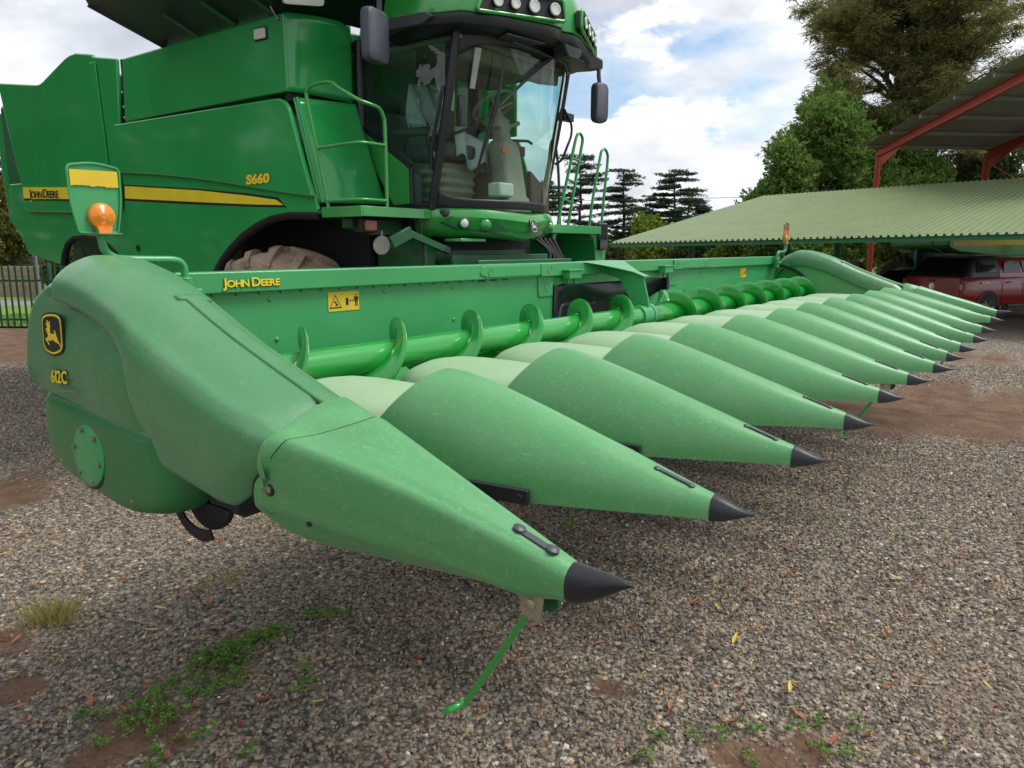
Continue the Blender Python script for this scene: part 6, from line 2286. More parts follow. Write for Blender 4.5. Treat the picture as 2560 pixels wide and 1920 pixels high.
# grass blades along the foot of the fence
n = 6000
la = rng.uniform(-14.5, -9.5, n)
de = rng.uniform(18.75, 22.0, n)
C_ = np.stack([CAM.x + HR.x * la + HF.x * de, CAM.y + HR.y * la + HF.y * de, np.full(n, 0.06)], -1)
D_ = np.stack([rng.normal(0, 0.4, n), rng.normal(0, 0.4, n), np.ones(n)], -1)
o = leaves_mesh('lawn_grass', C_, D_, rng.uniform(0.06, 0.14, n), rng.uniform(0.01, 0.02, n), M['lf_weed'], None)
tag(o, 'short green grass of the lawn behind the fence', 'grass', kind='stuff')


def brickwall():
    t = NT('sandstone_blocks')
    t.col(t.ramp(t.noise(14, 4), [(0.3, (0.30, 0.21, 0.14)), (0.7, (0.44, 0.33, 0.23))]))
    t.set('Roughness', 0.9)
    return t.m


M['block'] = brickwall()
WL = thing('block_wall', 'low tan block wall across the lane behind the fence', 'wall', site(-20.5, 30.2))
bb = None
w0 = site(-26.0, 30.6)
wd = (site(-18.6, 30.0) - w0).normalized()
wn_ = Vector((-wd.y, wd.x, 0))
ang = math.atan2(wd.y, wd.x)
core = MB().beam(w0 + Vector((0, 0, 0.62)) + wn_ * 0.03, w0 + wd * 7.4 + Vector((0, 0, 0.62)) + wn_ * 0.03, 0.17, 1.24).build('mortar_core', simple('mortar', (0.33, 0.29, 0.24), 0.95), WL, None)
for r_ in range(6):
    for i in range(18):
        q = w0 + wd * (0.21 + 0.41 * i + (0.2 if r_ % 2 else 0)) + Vector((0, 0, 0.115 + 0.205 * r_))
        if bb is None:
            bb = MB().box(-0.195, 0.195, -0.075, 0.075, -0.095, 0.095).build('block', M['block'], None, None, bevel=0.008)
            bb.rotation_euler = (0, 0, ang)
            bb.location = q
            attach(bb, WL)
        else:
            c = bb.copy()
            COL.objects.link(c)
            c.location = q
            c.rotation_euler = (0, 0, ang + random.uniform(-0.01, 0.01))
# house with dark roof
M['slate'] = simple('slate_roof', (0.085, 0.09, 0.10), 0.55, var=0.15, nscale=3)
M['render_w'] = simple('house_wall', (0.34, 0.29, 0.22), 0.9, var=0.1)
HS = thing('house', 'house with sloping dark grey roof at far left behind the fence', 'house', site(-31, 40))
hb = site(-31.5, 41, 0)
hx, hy = HR, HF


def hp(a, b, c):
    q = hb + hx * a + hy * b
    return (q.x, q.y, c)


MB().loft([[hp(-5, -3, 0), hp(4.6, -3, 0), hp(4.6, 3, 0), hp(-5, 3, 0)], [hp(-5, -3, 1.9), hp(4.6, -3, 1.9), hp(4.6, 3, 1.9), hp(-5, 3, 1.9)]]).build('wall', M['render_w'], HS, None)
rf = MB()
rf.prism([hp(-0.5, -3.6, 4.6), hp(6.3, -3.6, 0.75), hp(6.3, -3.6, 0.60), hp(-0.5, -3.6, 4.40)], tuple(hy * 7.4))
rf.prism([hp(-0.5, -3.6, 4.6), hp(-7.2, -3.6, 0.75), hp(-7.2, -3.6, 0.60), hp(-0.5, -3.6, 4.40)], tuple(hy * 7.4))
rf.build('roof', M['slate'], HS, None)
MB().prism([hp(-5, -2.98, 1.9), hp(4.4, -2.98, 1.7), hp(-0.5, -2.98, 4.3)], tuple(hy * 0.1)).build('gable', M['render_w'], HS, None)
MB().prism([hp(-3, -3.02, 0.7), hp(-1.4, -3.02, 0.7), hp(-1.4, -3.02, 1.7), hp(-3, -3.02, 1.7)], tuple(hy * 0.04)).build('window', M['glass_black'], HS, None)
for (lat, dep, h, lab) in ((-15.3, 24.5, 4.5, 'grey steel pole standing behind the near shield'), (-16.9, 31, 4.8, 'pale post seen through the rear wheel arch')):
    q = site(lat, dep)
    PO = MB()
    PO.tube([q, q + Vector((0, 0, 0.9)), q + Vector((0, 0, 0.92)), q + Vector((0, 0, h))], [0.075, 0.075, 0.045, 0.04], 12)
    PO.lathe(q + Vector((0, 0, h)), (0, 0, 1), [(0, 0.05), (0.04, 0.05), (0.06, 0.02)], 10)
    tag(PO.build('steel_pole', M['steel'], None, 40), lab, 'pole')

# trees on the near side of the yard, mirrored in the combine's flank
for i, (x, y, h, w_, sd) in enumerate(((-5, 27, 13, 9, 51), (-11, 22, 13, 9, 52), (-16, 15, 12, 8, 53), (-12, 32, 14, 9, 54), (-19, 7, 12, 8, 55), (-1.5, 33, 12, 7, 56))):
    lb = lobe_cloud(16, w_ * 0.36, w_ * 0.36, h * 0.12, h * 0.85, lambda t: 1.0 - 0.4 * t, w_ * 0.20, w_ * 0.30, sd)
    dense_tree('yard_tree', 'leafy tree standing on the near side of the yard, seen only as a reflection', 'tree', (x, y, 0), h, lb, M['lf_dark'], 9000, (0.5, 0.3, 1.1), 'trees mirrored in the combine flank', 0.3)
# ================================================================== CARPORT (olive ribbed roof)
def ribbed(name, c, rough=0.45):
    t = NT(name)
    t.col(t.ramp(t.noise(1.2, 6, 0.6), [(0.3, tuple(x * 0.9 for x in c)), (0.7, tuple(x * 1.08 for x in c))]))
    t.set('Roughness', rough)
    t.set('Specular IOR Level', 0.4)
    return t.m


M['olive_sheet'] = ribbed('olive_roof_sheet', (0.195, 0.255, 0.125))
M['grey_sheet'] = ribbed('grey_roof_sheet', (0.30, 0.31, 0.28), 0.5)
M['port_green'] = paint('carport_green', (0.03, 0.20, 0.085), 0.5, 0.15)
M['red_steel'] = paint('red_oxide_steel', (0.42, 0.055, 0.03), 0.5, 0.1)


def S3(a):
    q = site(a[0], a[1], a[2])
    return q


A_, E_ = Vector((3.53, 27.0, 2.13)), Vector((15.4, 13.9, 2.37))
SP = Vector((7.72, 8.0, 2.08))
along = (E_ - A_)
LEN = along.length
CPT = thing('carport', 'low open carport with olive green ribbed roof and green steel posts', 'carport', site(9.5, 23.0))


def rib_sheet(u0, u1, P0, dirv, span, up, mat, parent, name, pitch=0.19, hgt=0.055):
    """trapezoidal ribs along dirv from u0 to u1 (metres)"""
    us = []
    k = int(round((u1 - u0) / pitch))
    for i in range(k):
        b = u0 + i * pitch
        us += [(b, 0), (b + pitch * 0.50, 0), (b + pitch * 0.66, hgt), (b + pitch * 0.84, hgt)]
    us.append((u1, 0))
    m_ = MB()
    pts = []
    for u_, h in us:
        q = P0 + dirv * u_
        pts.append([q + Vector((0, 0, h)), q + span + Vector((0, 0, h))])
    m_.loft([[S3(p_) for p_ in r_] for r_ in pts], closed=False)
    return m_.build(name, mat, parent, None, solid=0.003)


dv = along / LEN
npan = int(LEN / 0.76)
for i in range(npan):
    rib_sheet(i * 0.76, (i + 1) * 0.76, A_ - Vector((SP.x, SP.y, SP.z)) * 0.015 + Vector((0, 0, 0.0)), dv, SP * 1.03, None, M['olive_sheet'], CPT, 'roof_sheet')
e0, e1 = S3(A_ + Vector((0, 0, -0.09))), S3(E_ + Vector((0, 0, -0.09)))
MB().beam(e0, e1, 0.06, 0.13).build('eave_beam', M['port_green'], CPT, None)
for t_ in (0.33, 0.66, 0.97):
    MB().beam(S3(A_ + SP * t_ + Vector((0, 0, -0.10))), S3(E_ + SP * t_ + Vector((0, 0, -0.10))), 0.06, 0.12).build('purlin', M['port_green'], CPT, None)
for u_ in (2.2, 7.4, 13.1):
    q = A_ + dv * u_ + SP * 0.17
    g_ = float(gz(q.x, q.y))
    ps = MB()
    a0, a1 = S3((q.x, q.y, g_ - 0.05)), S3((q.x, q.y, q.z - 0.02))
    ps.beam(a0, a1, 0.24, 0.02, HR)
    ps.beam(a0 + HF * 0.12, a1 + HF * 0.12, 0.02, 0.22, HR)
    ps.beam(a0 + HF * 0.24, a1 + HF * 0.24, 0.24, 0.02, HR)
    ps.build('post', M['port_green'], CPT, None)
    w_ = MB()
    b0 = S3(q + Vector((0, 0, -0.34)))
    lo_ = S3(A_ + dv * u_ + SP * 0.01 + Vector((0, 0, -0.15)))
    hi_ = S3(A_ + dv * u_ + SP * 0.95 + Vector((0, 0, -0.17)))
    w_.prism([lo_, lo_ + Vector((0, 0, -0.07)), b0, S3(q + SP * 0.5 + Vector((0, 0, -0.30))), hi_], tuple((e1 - e0).normalized() * 0.05))
    w_.build('bracket_arm', M['port_green'], CPT, None)
    q2 = A_ + dv * u_ + SP * 0.85
    MB().beam(S3((q2.x, q2.y, float(gz(q2.x, q2.y)) - 0.05)), S3((q2.x, q2.y, q2.z - 0.1)), 0.2, 0.2, HR).build('post', M['port_green'], CPT, None)

# ================================================================== TALL SHED (red steel portal)
SHD = thing('steel_shed', 'tall open shed with red steel portal frame and grey sheet roof', 'shed', site(24, 33))
c1, c2_, nn = Vector((17.85, 38.0, 6.62)), Vector((23.75, 39.0, 6.68)), Vector((17.6, 23.0, 8.42))
ed = Vector((5.9, 1.0, 0.06))
bays = [c1 + ed * i for i in range(4)]
dn = nn - c1
for i, b in enumerate(bays):
    col_ = MB()
    g_ = float(gz(b.x, b.y))
    p0, p1 = S3((b.x, b.y, g_)), S3((b.x, b.y, b.z - 0.05))
    for s_ in (-0.15, 0.15):
        col_.beam(p0 + HF * s_, p1 + HF * s_, 0.26, 0.03, HR)
    col_.beam(p0, p1, 0.03, 0.30, HF)
    col_.build('column', M['red_steel'], SHD, None)
    rf_ = MB()
    q0, q1 = S3(b + Vector((0, 0, -0.12))), S3(b + dn + Vector((0, 0, -0.12)))
    rf_.beam(q0 + Vector((0, 0, 0.17)), q1 + Vector((0, 0, 0.17)), 0.22, 0.03)
    rf_.beam(q0 - Vector((0, 0, 0.17)), q1 - Vector((0, 0, 0.17)), 0.22, 0.03)
    rf_.beam(q0, q1, 0.03, 0.34)
    rf_.prism([S3(b + dn * 0.02 + Vector((0, 0, -0.28))), S3(b + dn * 0.17 + Vector((0, 0, -0.29))), S3(b + dn * 0.01 + Vector((0, 0, -0.85)))], tuple(HR * 0.04))
    rf_.build('rafter', M['red_steel'], SHD, None)
    e_ = b + dn
    MB().beam(S3((e_.x, e_.y, float(gz(e_.x, e_.y)))), S3((e_.x, e_.y, e_.z - 0.3)), 0.3, 0.3, HR).build('column', M['red_steel'], SHD, None)
ov = ed / ed.length
for i in range(7):
    t_ = 0.0 + i / 6
    a0 = c1 + dn * (t_ * 0.985 + 0.005) - ov * 0.75 + Vector((0, 0, 0.14))
    MB().beam(S3(a0), S3(a0 + ov * 19.3), 0.07, 0.15).build('purlin', M['grey_sheet'], SHD, None)
st_ = c1 - dn * 0.03 - ov * 0.85 + Vector((0, 0, 0.235))
for i in range(25):
    rib_sheet(i * 0.76, (i + 1) * 0.76, st_, ov, dn * 1.06, None, M['grey_sheet'], SHD, 'roof_sheet')
MB().beam(S3(bays[1] + Vector((0, 0, -0.5))), S3(bays[2] + Vector((0, 0, -3.2))), 0.05, 0.05).build('wind_brace', M['red_steel'], SHD, None)

# overhead line
PW = MB()
PW.tube([site(lerp(-10, 70, t / 16), 92, 7.75 + 0.025 * (lerp(-10, 70, t / 16) - 22) + 0.9 * ((t / 16 - 0.5) ** 2)) for t in range(17)], 0.03, 6)
tag(PW.build('power_line', M['rubber'], None, 60), 'thin dark overhead line crossing the sky left of the conifers', 'cable')

# ================================================================== VEHICLES UNDER THE CARPORT
M['car_red'] = paint('maroon_paint', (0.33, 0.010, 0.022), 0.22, 0.6, 0.02)
M['car_dark'] = paint('charcoal_paint', (0.03, 0.033, 0.037), 0.25, 0.8, 0.06)
M['tail_lamp'] = amber('tail_lamp', (0.30, 0.02, 0.02))
M['clear_lamp'] = simple('clear_lamp', (0.55, 0.52, 0.50), 0.15, coat=0.6, var=0.1)
M['alloy'] = simple('alloy', (0.55, 0.55, 0.56), 0.3, metal=0.9, var=0.08)


def car_wheel(parent, loc, Rr, W, nm='wheel'):
    m_ = MB()
    m_.lathe((0, -W / 2, 0), (0, 1, 0), [(0, Rr * 0.66), (0.0, Rr * 0.9), (0.03, Rr), (W - 0.03, Rr), (W, Rr * 0.9), (W, Rr * 0.66)], 36)
    o = m_.build(nm, M['rubber'], None, 40)
    o.parent = parent
    o.location = loc
    r_ = MB()
    for s_ in (-1, 1):
        y = s_ * (W / 2 - 0.01)
        r_.lathe((0, y, 0), (0, s_, 0), [(0, Rr * 0.68), (0.012, Rr * 0.66), (0.0, Rr * 0.58), (-0.05, Rr * 0.56), (-0.05, 0.02)], 30)
        for k in range(6):
            a = 2 * math.pi * k / 6
            d = Vector((math.cos(a), 0, math.sin(a)))
            r_.beam(Vector((0, y, 0)) + d * 0.03, Vector((0, y, 0)) + d * Rr * 0.62, 0.05, 0.02, (0, 1, 0))
        r_.lathe((0, y - 0.01 * s_, 0), (0, s_, 0), [(0, 0.06), (0.03, 0.05), (0.031, 0.01)], 14)
    ro = r_.build('rim', M['alloy'], None, 40)
    ro.parent = o
    return o


def local(o, parent):
    o.parent = parent
    return o


def section_body(stations, nz=10):
    """stations along x: (x, half widths by height list [(z, hw)])"""
    rings = []
    for x, prof in stations:
        r_ = [Vector((x, hw, z)) for z, hw in prof] + [Vector((x, -hw, z)) for z, hw in prof[::-1]]
        rings.append(r_)
    return rings


def pickup(loc, heading):
    T_ = thing('pickup_truck', 'dark red double cab pickup with black canopy parked under the carport', 'pickup', loc, heading)
    # x forward from the tailgate, y to the left
    lower = [(0.45, 0.86), (0.55, 0.92), (0.80, 0.945), (1.02, 0.935), (1.22, 0.90), (1.27, 0.86)]
    st_ = []
    for x, k, dz in ((0.0, 0.965, 0.0), (0.06, 0.99, 0), (0.6, 1.0, 0), (1.9, 1.0, 0), (3.9, 1.0, 0), (4.6, 0.99, -0.05), (5.0, 0.95, -0.10), (5.28, 0.86, -0.17)):
        st_.append((x, [(z + (dz if z > 0.9 else 0), w * k) for z, w in lower]))
    body = local(MB().loft(section_body(st_)).build('body', M['car_red'], None, 35, bevel=0.02), T_)
    cabs = []
    for x, z1, w1 in ((1.62, 1.78, 0.68), (2.2, 1.83, 0.70), (3.2, 1.82, 0.70), (3.62, 1.74, 0.68)):
        cabs.append((x, [(1.24, 0.88), (1.40, 0.85), (z1 - 0.10, w1 + 0.03), (z1 - 0.02, w1 - 0.02), (z1, w1 - 0.10)]))
    cabs.append((4.25, [(1.20, 0.86), (1.22, 0.83), (1.24, 0.80), (1.25, 0.78), (1.26, 0.70)]))
    local(MB().loft(section_body(cabs)).build('cab', M['car_red'], None, 40, bevel=0.015), T_)
    can = []
    for x, z1, w1 in ((0.02, 1.285, 0.80), (0.06, 1.34, 0.80), (0.52, 1.81, 0.70), (1.0, 1.84, 0.71), (1.60, 1.84, 0.71)):
        can.append((x, [(1.255, 0.885), (1.27, 0.885), (max(1.28, z1 - 0.10), w1 + 0.05), (max(1.282, z1 - 0.02), w1), (z1, w1 - 0.08)]))
    local(MB().loft(section_body(can)).build('canopy', M['black'], None, 35, bevel=0.01), T_)
    # rear glass on the sloping canopy door
    a, b = Vector((0.10, 0, 1.36)), Vector((0.475, 0, 1.755))
    nrm = Vector((-(b - a).z, 0, (b - a).x)).normalized()
    local(MB().prism([a + Vector((0, -0.76, 0)) + nrm * 0.012, a + Vector((0, 0.76, 0)) + nrm * 0.012, b + Vector((0, 0.63, 0)) + nrm * 0.012, b + Vector((0, -0.63, 0)) + nrm * 0.012], nrm * 0.006).build('rear_glass', M['glass_black'], None, None), T_)
    for s_ in (-1, 1):
        def side(pts, nm, mat, inn=0.0):
            m_ = MB()
            P_ = [Vector((x, s_ * y, z)) for x, y, z in pts]
            n_ = (P_[1] - P_[0]).cross(P_[2] - P_[0]).normalized()
            if n_.y * s_ < 0:
                n_ = -n_
            m_.prism([p_ + n_ * 0.006 for p_ in P_], n_ * 0.008)
            return local(m_.build(nm, mat, None, None), T_)
        def wy(z):
            return interp(z, [1.27, 1.40, 1.72, 1.80], [0.885, 0.852, 0.742, 0.70])
        side([(0.62, wy(1.40), 1.40), (1.48, wy(1.40), 1.40), (1.46, wy(1.70), 1.70), (0.72, wy(1.70), 1.70)], 'side_glass', M['glass_black'])
        side([(1.78, wy(1.38), 1.38), (2.55, wy(1.38), 1.38), (2.55, wy(1.71), 1.71), (1.90, wy(1.71), 1.71)], 'side_glass', M['glass_black'])
        side([(2.66, wy(1.38), 1.38), (3.62, wy(1.38), 1.38), (3.42, wy(1.69), 1.69), (2.66, wy(1.71), 1.71)], 'side_glass', M['glass_black'])
        local(MB().box(-0.02, 0.10, s_ * 0.925 - 0.045, s_ * 0.925 - 0.045 + 0.09, 0.80, 1.20).build('tail_lamp', M['tail_lamp'], None, None, bevel=0.02), T_)
        local(MB().box(-0.028, 0.0, s_ * 0.905 - 0.03, s_ * 0.905 + 0.05, 0.93, 1.08).build('reverse_lamp', M['clear_lamp'], None, None, bevel=0.01), T_)
        local(MB().box(1.95, 3.95, s_ * 0.93 - 0.05, s_ * 0.93 + 0.05, 0.40, 0.47).build('side_step', M['black'], None, None, bevel=0.02), T_)
        for xw in (1.10, 4.35):
            ar = MB()
            th_ = [R(180 * q / 14) for q in range(15)]
            ar.prism([(xw + 0.47 * math.cos(t), s_ * 0.90, 0.42 + 0.46 * math.sin(t)) for t in th_], (0, s_ * 0.052, 0))
            local(ar.build('wheel_arch', M['black_matt'], None, None), T_)
            car_wheel(T_, (xw, s_ * 0.845, 0.385), 0.385, 0.25)
            lip = MB()
            lip.tube([(xw + 0.475 * math.cos(t), s_ * 0.947, 0.42 + 0.465 * math.sin(t)) for t in th_], 0.02, 6)
            local(lip.build('arch_lip', M['car_red'], None, 60), T_)
        for xh in (1.88, 2.95):
            local(MB().beam((xh, s_ * 0.955, 1.12), (xh + 0.20, s_ * 0.955, 1.12), 0.03, 0.035).build('door_handle', M['car_red'], None, None, bevel=0.008), T_)
        for xd in (1.68, 2.60, 3.70):
            local(MB().box(xd, xd + 0.008, s_ * 0.948 - 0.004, s_ * 0.948 + 0.004, 0.55, 1.22).build('door_gap', M['ink'], None, None), T_)
        local(MB().beam((0.7, s_ * 0.62, 1.875), (3.2, s_ * 0.62, 1.87), 0.035, 0.03).build('roof_bar', M['black'], None, None), T_)
        if s_ < 0:
            local(lettering('side_badge', [('4MOTION', 0.075)], (0.75, -0.9535, 1.09), (1, 0, 0), (0, 0, 1), M['chrome'], None, 1.0, 0.002, 0.001, 0.1, 0.05, 0.002)[0], T_)
    # tailgate
    TG = local(MB().box(-0.022, 0.02, -0.86, 0.86, 0.70, 1.245).build('tailgate', M['car_red'], None, None, bevel=0.015), T_)
    local(MB().box(-0.06, 0.10, -0.90, 0.90, 0.46, 0.68).build('bumper', M['black'], None, None, bevel=0.03), T_)
    local(MB().box(-0.030, -0.02, -0.12, 0.12, 1.15, 1.19).build('tailgate_handle', M['ink'], None, None, bevel=0.004), T_)
    em = MB()
    em.lathe((-0.024, 0, 1.0), (-1, 0, 0), [(0, 0.085), (0.008, 0.085), (0.008, 0.070), (0.003, 0.068), (0.003, 0.001)], 28)
    for pts in ([(-0.045, 0.06), (-0.012, -0.0), (0.0, 0.03), (0.012, 0.0), (0.045, 0.06)], [(-0.062, 0.02), (-0.03, -0.06), (0.0, -0.01), (0.03, -0.06), (0.062, 0.02)]):
        em.tube([(-0.032, y, 1.0 + z) for y, z in pts], 0.007, 6)
    local(em.build('round_emblem', M['chrome'], None, 40), T_)
    local(lettering('tailgate_name', [('AMAROK', 0.115)], (-0.024, 0.66, 0.785), (0, -1, 0), (0, 0, 1), M['car_red'], None, 1.35, 0.003, 0.004, 0, 1.05, 0.004)[0], T_)
    local(MB().box(4.95, 5.30, -0.80, 0.80, 0.45, 0.62).build('front_bumper', M['black'], None, None, bevel=0.04), T_)
    return T_


HEAD = YAW - R(66.0)
pu = site(12.15, 21.9)
pickup((pu.x, pu.y, float(gz(12.15, 21.9)) - 0.02), HEAD)


def hatchback(loc, heading):
    T_ = thing('dark_car', 'dark grey car parked left of the red pickup', 'car', loc, heading)
    prof = [(0.25, 0.78), (0.45, 0.86), (0.70, 0.88), (0.90, 0.86), (0.95, 0.82)]
    st_ = [(x, [(z + dz * (z > 0.6), w * k) for z, w in prof]) for x, k, dz in ((0, 0.90, 0.0), (0.12, 0.97, 0.02), (0.8, 1.0, 0.02), (2.8, 1.0, -0.02), (3.6, 0.97, -0.10), (4.1, 0.88, -0.20))]
    local(MB().loft(section_body(st_)).build('body', M['car_dark'], None, 40, bevel=0.02), T_)
    gh_ = [(x, [(0.92, 0.80), (z1 * 0.5 + 0.46, 0.76), (z1 - 0.05, 0.62), (z1, 0.52)]) for x, z1 in ((0.05, 0.99), (0.55, 1.38), (1.1, 1.46), (1.9, 1.45), (2.3, 1.36))] + [(3.05, [(0.90, 0.78), (0.91, 0.76), (0.92, 0.74), (0.93, 0.66)])]
    local(MB().loft(section_body(gh_)).build('cabin', M['car_dark'], None, 40, bevel=0.01), T_)
    for s_ in (-1, 1):
        for pts in ([(0.62, 0.785, 0.98), (1.22, 0.785, 0.98), (1.22, 0.655, 1.36), (0.80, 0.655, 1.34)], [(1.30, 0.785, 0.98), (2.35, 0.785, 0.96), (2.02, 0.66, 1.32), (1.30, 0.655, 1.37)]):
            P_ = [Vector((x, s_ * (y + 0.012), z)) for x, y, z in pts]
            local(MB().prism(P_, (0, s_ * 0.008, 0)).build('side_glass', M['glass_black'], None, None), T_)
        for xw in (0.75, 3.30):
            car_wheel(T_, (xw, s_ * 0.78, 0.31), 0.31, 0.2)
    a, b = Vector((0.09, 0, 1.03)), Vector((0.51, 0, 1.355))
    nrm = Vector((-(b - a).z, 0, (b - a).x)).normalized()
    local(MB().prism([a + Vector((0, -0.66, 0)) + nrm * 0.008, a + Vector((0, 0.66, 0)) + nrm * 0.008, b + Vector((0, 0.52, 0)) + nrm * 0.008, b + Vector((0, -0.52, 0)) + nrm * 0.008], nrm * 0.006).build('rear_glass', M['glass_black'], None, None), T_)
    return T_


q = site(12.7, 25.2)
hatchback((q.x, q.y, float(gz(12.7, 25.2)) - 0.05), YAW - R(58))
q = site(9.9, 26.6)
h2 = hatchback((q.x, q.y, float(gz(9.9, 26.6)) - 0.0), YAW - R(75))
h2['label'] = 'black car half hidden behind the far end shield'

# big tyres and the second combine behind them
def tractor_tyre(lat, dep, Rr, W, rz, label):
    g_ = float(gz(lat, dep))
    o = tyre_mesh(Rr - 0.05, W, 20, 0.055, Rr * 0.55, 1.3).build('tractor_tyre', M['old_tyre'], None, 40)
    o.location = site(lat, dep, g_ + Rr - 0.02)
    o.rotation_euler = (0, 0, rz)
    tag(o, label, 'tyre', 'big tyres behind the parked cars')
    return o


tractor_tyre(14.9, 29.0, 0.90, 0.72, YAW - R(62), 'big chevron tread tyre showing just left of the red pickup')
tractor_tyre(14.2, 31.5, 0.78, 0.62, YAW - R(95), 'brown tyre seen over the dark car roof by the red column')
tractor_tyre(16.9, 28.4, 0.98, 0.72, YAW - R(60), 'big tyre top peeking over the red pickup canopy')
M['green2'] = paint('second_combine_green', (0.03, 0.32, 0.03), 0.3, 0.6)
C2 = thing('second_combine', 'second green combine with yellow side band parked beyond the red pickup', 'combine', site(19.0, 28.0))


def c2p(a, b, c):
    q_ = site(15.2 + a * math.cos(0.25) - b * math.sin(0.25), 26.6 + a * math.sin(0.25) + b * math.cos(0.25), c)
    return q_


pr = rounded([(0, 1.95), (0.0, 3.4), (5.5, 3.5), (5.5, 1.5), (4.0, 1.35), (2.6, 1.62), (0.5, 1.80)], [0.15, 0.3, 0.1, 0.1, 0.3, 0.5, 0.1], 5)
MB().prism([c2p(a, 0, z) for a, z in pr], c2p(0, 2.8, 0) - c2p(0, 0, 0)).build('body', M['green2'], C2, 30, bevel=0.05)
MB().prism([c2p(a, -0.01, z) for a, z in [(0.15, 2.02), (5.4, 2.10), (5.4, 2.28), (0.15, 2.20)]], c2p(0, 0.006, 0) - c2p(0, 0, 0)).build('stripe', M['yellow'], C2, None)
MB().box(0, 0, 0, 0, 0, 0)
m_ = MB()
m_.tube([c2p(-0.5, 0.3, 2.4), c2p(-0.45, 0.2, 1.95), c2p(-0.1, 0.1, 1.75), c2p(0.4, 0.1, 1.75)], 0.03, 8)
m_.build('handrail', M['port_green'], C2, 60)
m_ = tyre_mesh(0.85, 0.7, 18, 0.055, 0.45)
for (a, b) in ((2.2, 0.2), (2.2, 2.6)):
    o = m_.build('wheel', M['old_tyre'], None, 40)
    o.location = c2p(a, b, 0.75)
    o.rotation_euler = (0, 0, YAW - R(90) + 0.25 + R(90))
    attach(o, C2)
MB().prism([c2p(a, 0.6, z) for a, z in [(0.3, 0.5), (5, 0.5), (5, 1.6), (0.3, 1.8)]], c2p(0, 1.6, 0) - c2p(0, 0, 0)).build('chassis', M['black_matt'], C2, None)

# ================================================================== LITTER AND WEEDS ON THE GRAVEL
def leaf_litter():
    t = NT('dead_leaf')
    oi = t.n.new('ShaderNodeObjectInfo')
    t.col(t.ramp(oi.outputs['Random'], [(0.0, (0.22, 0.055, 0.02)), (0.4, (0.38, 0.13, 0.04)), (0.8, (0.30, 0.16, 0.08)), (1.0, (0.14, 0.06, 0.03))]))
    t.set('Roughness', 0.7)
    M['leaf_brown'] = t.m
    t = NT('yellow_leaf')
    oi = t.n.new('ShaderNodeObjectInfo')
    t.col(t.ramp(oi.outputs['Random'], [(0.0, (0.55, 0.42, 0.06)), (1.0, (0.48, 0.46, 0.13))]))
    t.set('Roughness', 0.6)
    M['leaf_yellow'] = t.m

    def shape(L_, W_, curl, fold):
        m_ = MB()
        us = [0, 0.12, 0.3, 0.55, 0.8, 1.0]
        ws_ = [0.04, 0.55, 0.95, 1.0, 0.6, 0.03]
        r_ = []
        for u_, w_ in zip(us, ws_):
            zc = curl * (u_ - 0.5) ** 2 * L_
            r_.append([Vector(((u_ - 0.5) * L_, -w_ * W_ / 2, zc + fold * w_ * W_)), Vector(((u_ - 0.5) * L_, 0, zc)), Vector(((u_ - 0.5) * L_, w_ * W_ / 2, zc + fold * w_ * W_))])
        m_.loft(r_, closed=False)
        return m_

    protos = [shape(0.085, 0.022, 0.35, 0.3), shape(0.07, 0.026, 0.8, 0.45), shape(0.095, 0.02, 0.15, 0.2), shape(0.055, 0.024, 1.2, 0.6)]
    meshes = []
    brown = [(0.14, 2.5), (-0.25, 2.6), (0.03, 2.08), (-0.02, 2.43), (0.68, 2.61), (0.63, 3.73), (0.75, 3.69), (0.2, 1.9), (0.62, 2.8), (0.03, 3.03), (-0.27, 2.83), (-0.07, 3.53), (1.87, 1.0), (1.96, 0.58), (1.52, 0.65), (1.6, 0.45), (1.55, 0.3), (1.65, 0.09), (1.37, 0.55), (2.59, 0.81), (2.57, 1.35), (2.66, 0.68), (3.04, 0.53), (2.18, 1.05), (2.85, 1.72), (3.35, 0.18), (2.74, 0.35), (2.12, -0.17), (3.73, -0.19), (1.43, 0.29), (1.59, -0.07), (3.44, -0.57)]
    yellow = [(0.38, 4.15), (0.57, 3.21), (0.41, 3.01), (-0.18, 3.15), (-0.42, 2.41), (0.5, 1.79), (0.34, 4.68), (2.09, 0.53), (2.34, 0.71), (1.82, 0.18), (2.4, -0.52), (3.38, 0.03)]
    random.seed(99)
    for i in range(62):
        dep = random.uniform(2.2, 6.5)
        lat = random.uniform(-0.72, 0.72) * dep
        q_ = site(lat, dep)
        brown.append((q_.x, q_.y))
    first = {}
    for kind, lst, mat in (('b', brown, M['leaf_brown']), ('y', yellow, M['leaf_yellow'])):
        for i, (x, y) in enumerate(lst):
            k = random.randint(0, 3) if kind == 'b' else random.choice((0, 2))
            key = (kind, k)
            if key not in first:
                o = protos[k].build('fallen_leaf', mat, None, 60)
                first[key] = o
            else:
                o = first[key].copy()
                COL.objects.link(o)
            s_ = random.uniform(0.6, 1.05)
            o.scale = (s_, s_, s_)
            o.location = (x, y, gh(x, y) + 0.017)
            o.rotation_euler = (random.uniform(-0.35, 0.35), random.uniform(-0.3, 0.3), random.uniform(0, 6.28))
            if kind == 'b':
                tag(o, 'curled orange brown fallen leaf lying on the grey gravel', 'leaf', 'brown leaves scattered on the gravel')
            else:
                tag(o, 'pale yellow fallen leaf lying on the grey gravel', 'leaf', 'yellow leaves scattered on the gravel')


leaf_litter()


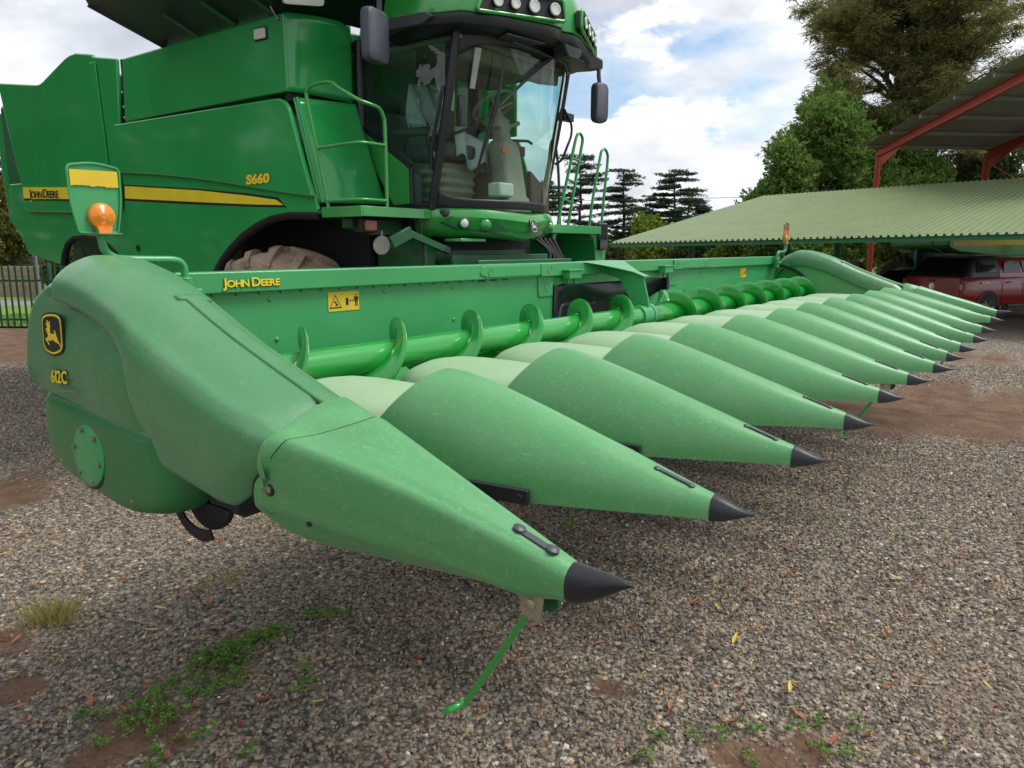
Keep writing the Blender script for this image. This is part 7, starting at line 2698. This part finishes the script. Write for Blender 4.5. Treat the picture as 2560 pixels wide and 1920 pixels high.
def weeds():
    path = [(-0.03, 2.32), (0.08, 2.42), (0.10, 2.24), (0.25, 2.42), (0.37, 2.49), (0.44, 2.49), (0.53, 2.51), (0.46, 2.36), (0.64, 2.47), (0.76, 2.42), (1.02, 2.41), (0.37, 2.26), (0.25, 2.29), (0.58, 2.46), (0.70, 2.45), (0.48, 2.44)]
    single = [(-0.07, 2.08), (-0.01, 2.17), (-0.09, 2.47), (-0.15, 2.51), (0.05, 2.04), (-0.18, 2.29), (0.58, 1.95), (0.64, 2.05), (0.5, 1.92), (0.12, 1.76), (-0.12, 2.0), (0.11, 2.0), (1.65, 0.0), (1.55, 0.08), (1.33, 0.28), (1.26, 0.4), (1.5, -0.12), (1.46, -0.03), (1.26, 0.16), (1.16, 0.51), (1.01, 0.48), (1.73, -0.13), (1.43, 0.22), (2.9, 2.0), (3.0, 2.1), (1.1, 2.3)]
    Cs, Ds, Ls, Ws = [], [], [], []
    for (x, y), r_, n in [(q, 0.085, 260) for q in path] + [(q, 0.045, 70) for q in single]:
        for s_ in range(int(n / 14)):
            a, d = rng.uniform(0, 6.28), r_ * math.sqrt(rng.uniform(0, 1))
            cx, cy2 = x + d * math.cos(a), y + d * math.sin(a)
            h = rng.uniform(0.012, 0.04)
            az = rng.uniform(0, 6.28, 14)
            rad = rng.uniform(0.002, 0.02, 14)
            Cs.append(np.stack([cx + rad * np.cos(az), cy2 + rad * np.sin(az), gh(cx, cy2) + 0.012 + h * rng.uniform(0.4, 1, 14)], -1))
            Ds.append(np.stack([np.cos(az), np.sin(az), rng.uniform(0.0, 0.7, 14)], -1))
            Ls.append(rng.uniform(0.010, 0.024, 14))
            Ws.append(rng.uniform(0.006, 0.011, 14))
    o = leaves_mesh('ground_weeds', np.concatenate(Cs), np.concatenate(Ds), np.concatenate(Ls), np.concatenate(Ws), M['lf_weed'], None)
    tag(o, 'patches of small green weeds creeping over bare soil', 'weeds', kind='stuff')
    # dry grass tufts and straws
    Cs, Ds, Ls = [], [], []
    for (x, y), n, hgt, sp in (((0.15, 3.52), 260, 0.16, 0.10), ((0.10, 3.55), 140, 0.13, 0.09), ((0.19, 3.47), 140, 0.14, 0.09), ((0.88, 3.27), 60, 0.06, 0.08), ((1.02, 3.22), 70, 0.07, 0.07), ((1.33, 4.14), 90, 0.06, 0.08), ((2.95, 2.05), 50, 0.05, 0.06)):
        a, d = rng.uniform(0, 6.28, n), np.abs(rng.normal(0, sp * 0.6, n))
        Ln = hgt * rng.uniform(0.4, 1.1, n)
        dr = np.stack([np.cos(a) * rng.uniform(0.1, 0.9, n), np.sin(a) * rng.uniform(0.1, 0.9, n), np.ones(n)], -1)
        dr /= np.linalg.norm(dr, axis=1, keepdims=True)
        base_ = np.stack([x + d * np.cos(a), y + d * np.sin(a), np.full(n, gh(x, y) + 0.005)], -1)
        Cs.append(base_ + dr * Ln[:, None] * 0.5)
        Ds.append(dr)
        Ls.append(Ln)
    n = 420
    dep = rng.uniform(2.2, 6.0, n)
    lat = rng.uniform(-0.72, 0.72, n) * dep
    a = rng.uniform(0, 6.28, n)
    Cs.append(np.stack([CAM.x + HR.x * lat + HF.x * dep, CAM.y + HR.y * lat + HF.y * dep, gsurf(CAM.x + HR.x * lat + HF.x * dep, CAM.y + HR.y * lat + HF.y * dep) + 0.018], -1))
    Ds.append(np.stack([np.cos(a), np.sin(a), rng.normal(0, 0.12, n)], -1))
    Ls.append(rng.uniform(0.04, 0.14, n))
    L_ = np.concatenate(Ls)
    o = leaves_mesh('dry_grass', np.concatenate(Cs), np.concatenate(Ds), L_, np.full(len(L_), 0.0042), M['lf_dry'], None)
    tag(o, 'dry straw and yellowed grass tufts on the gravel', 'grass', kind='stuff')


weeds()
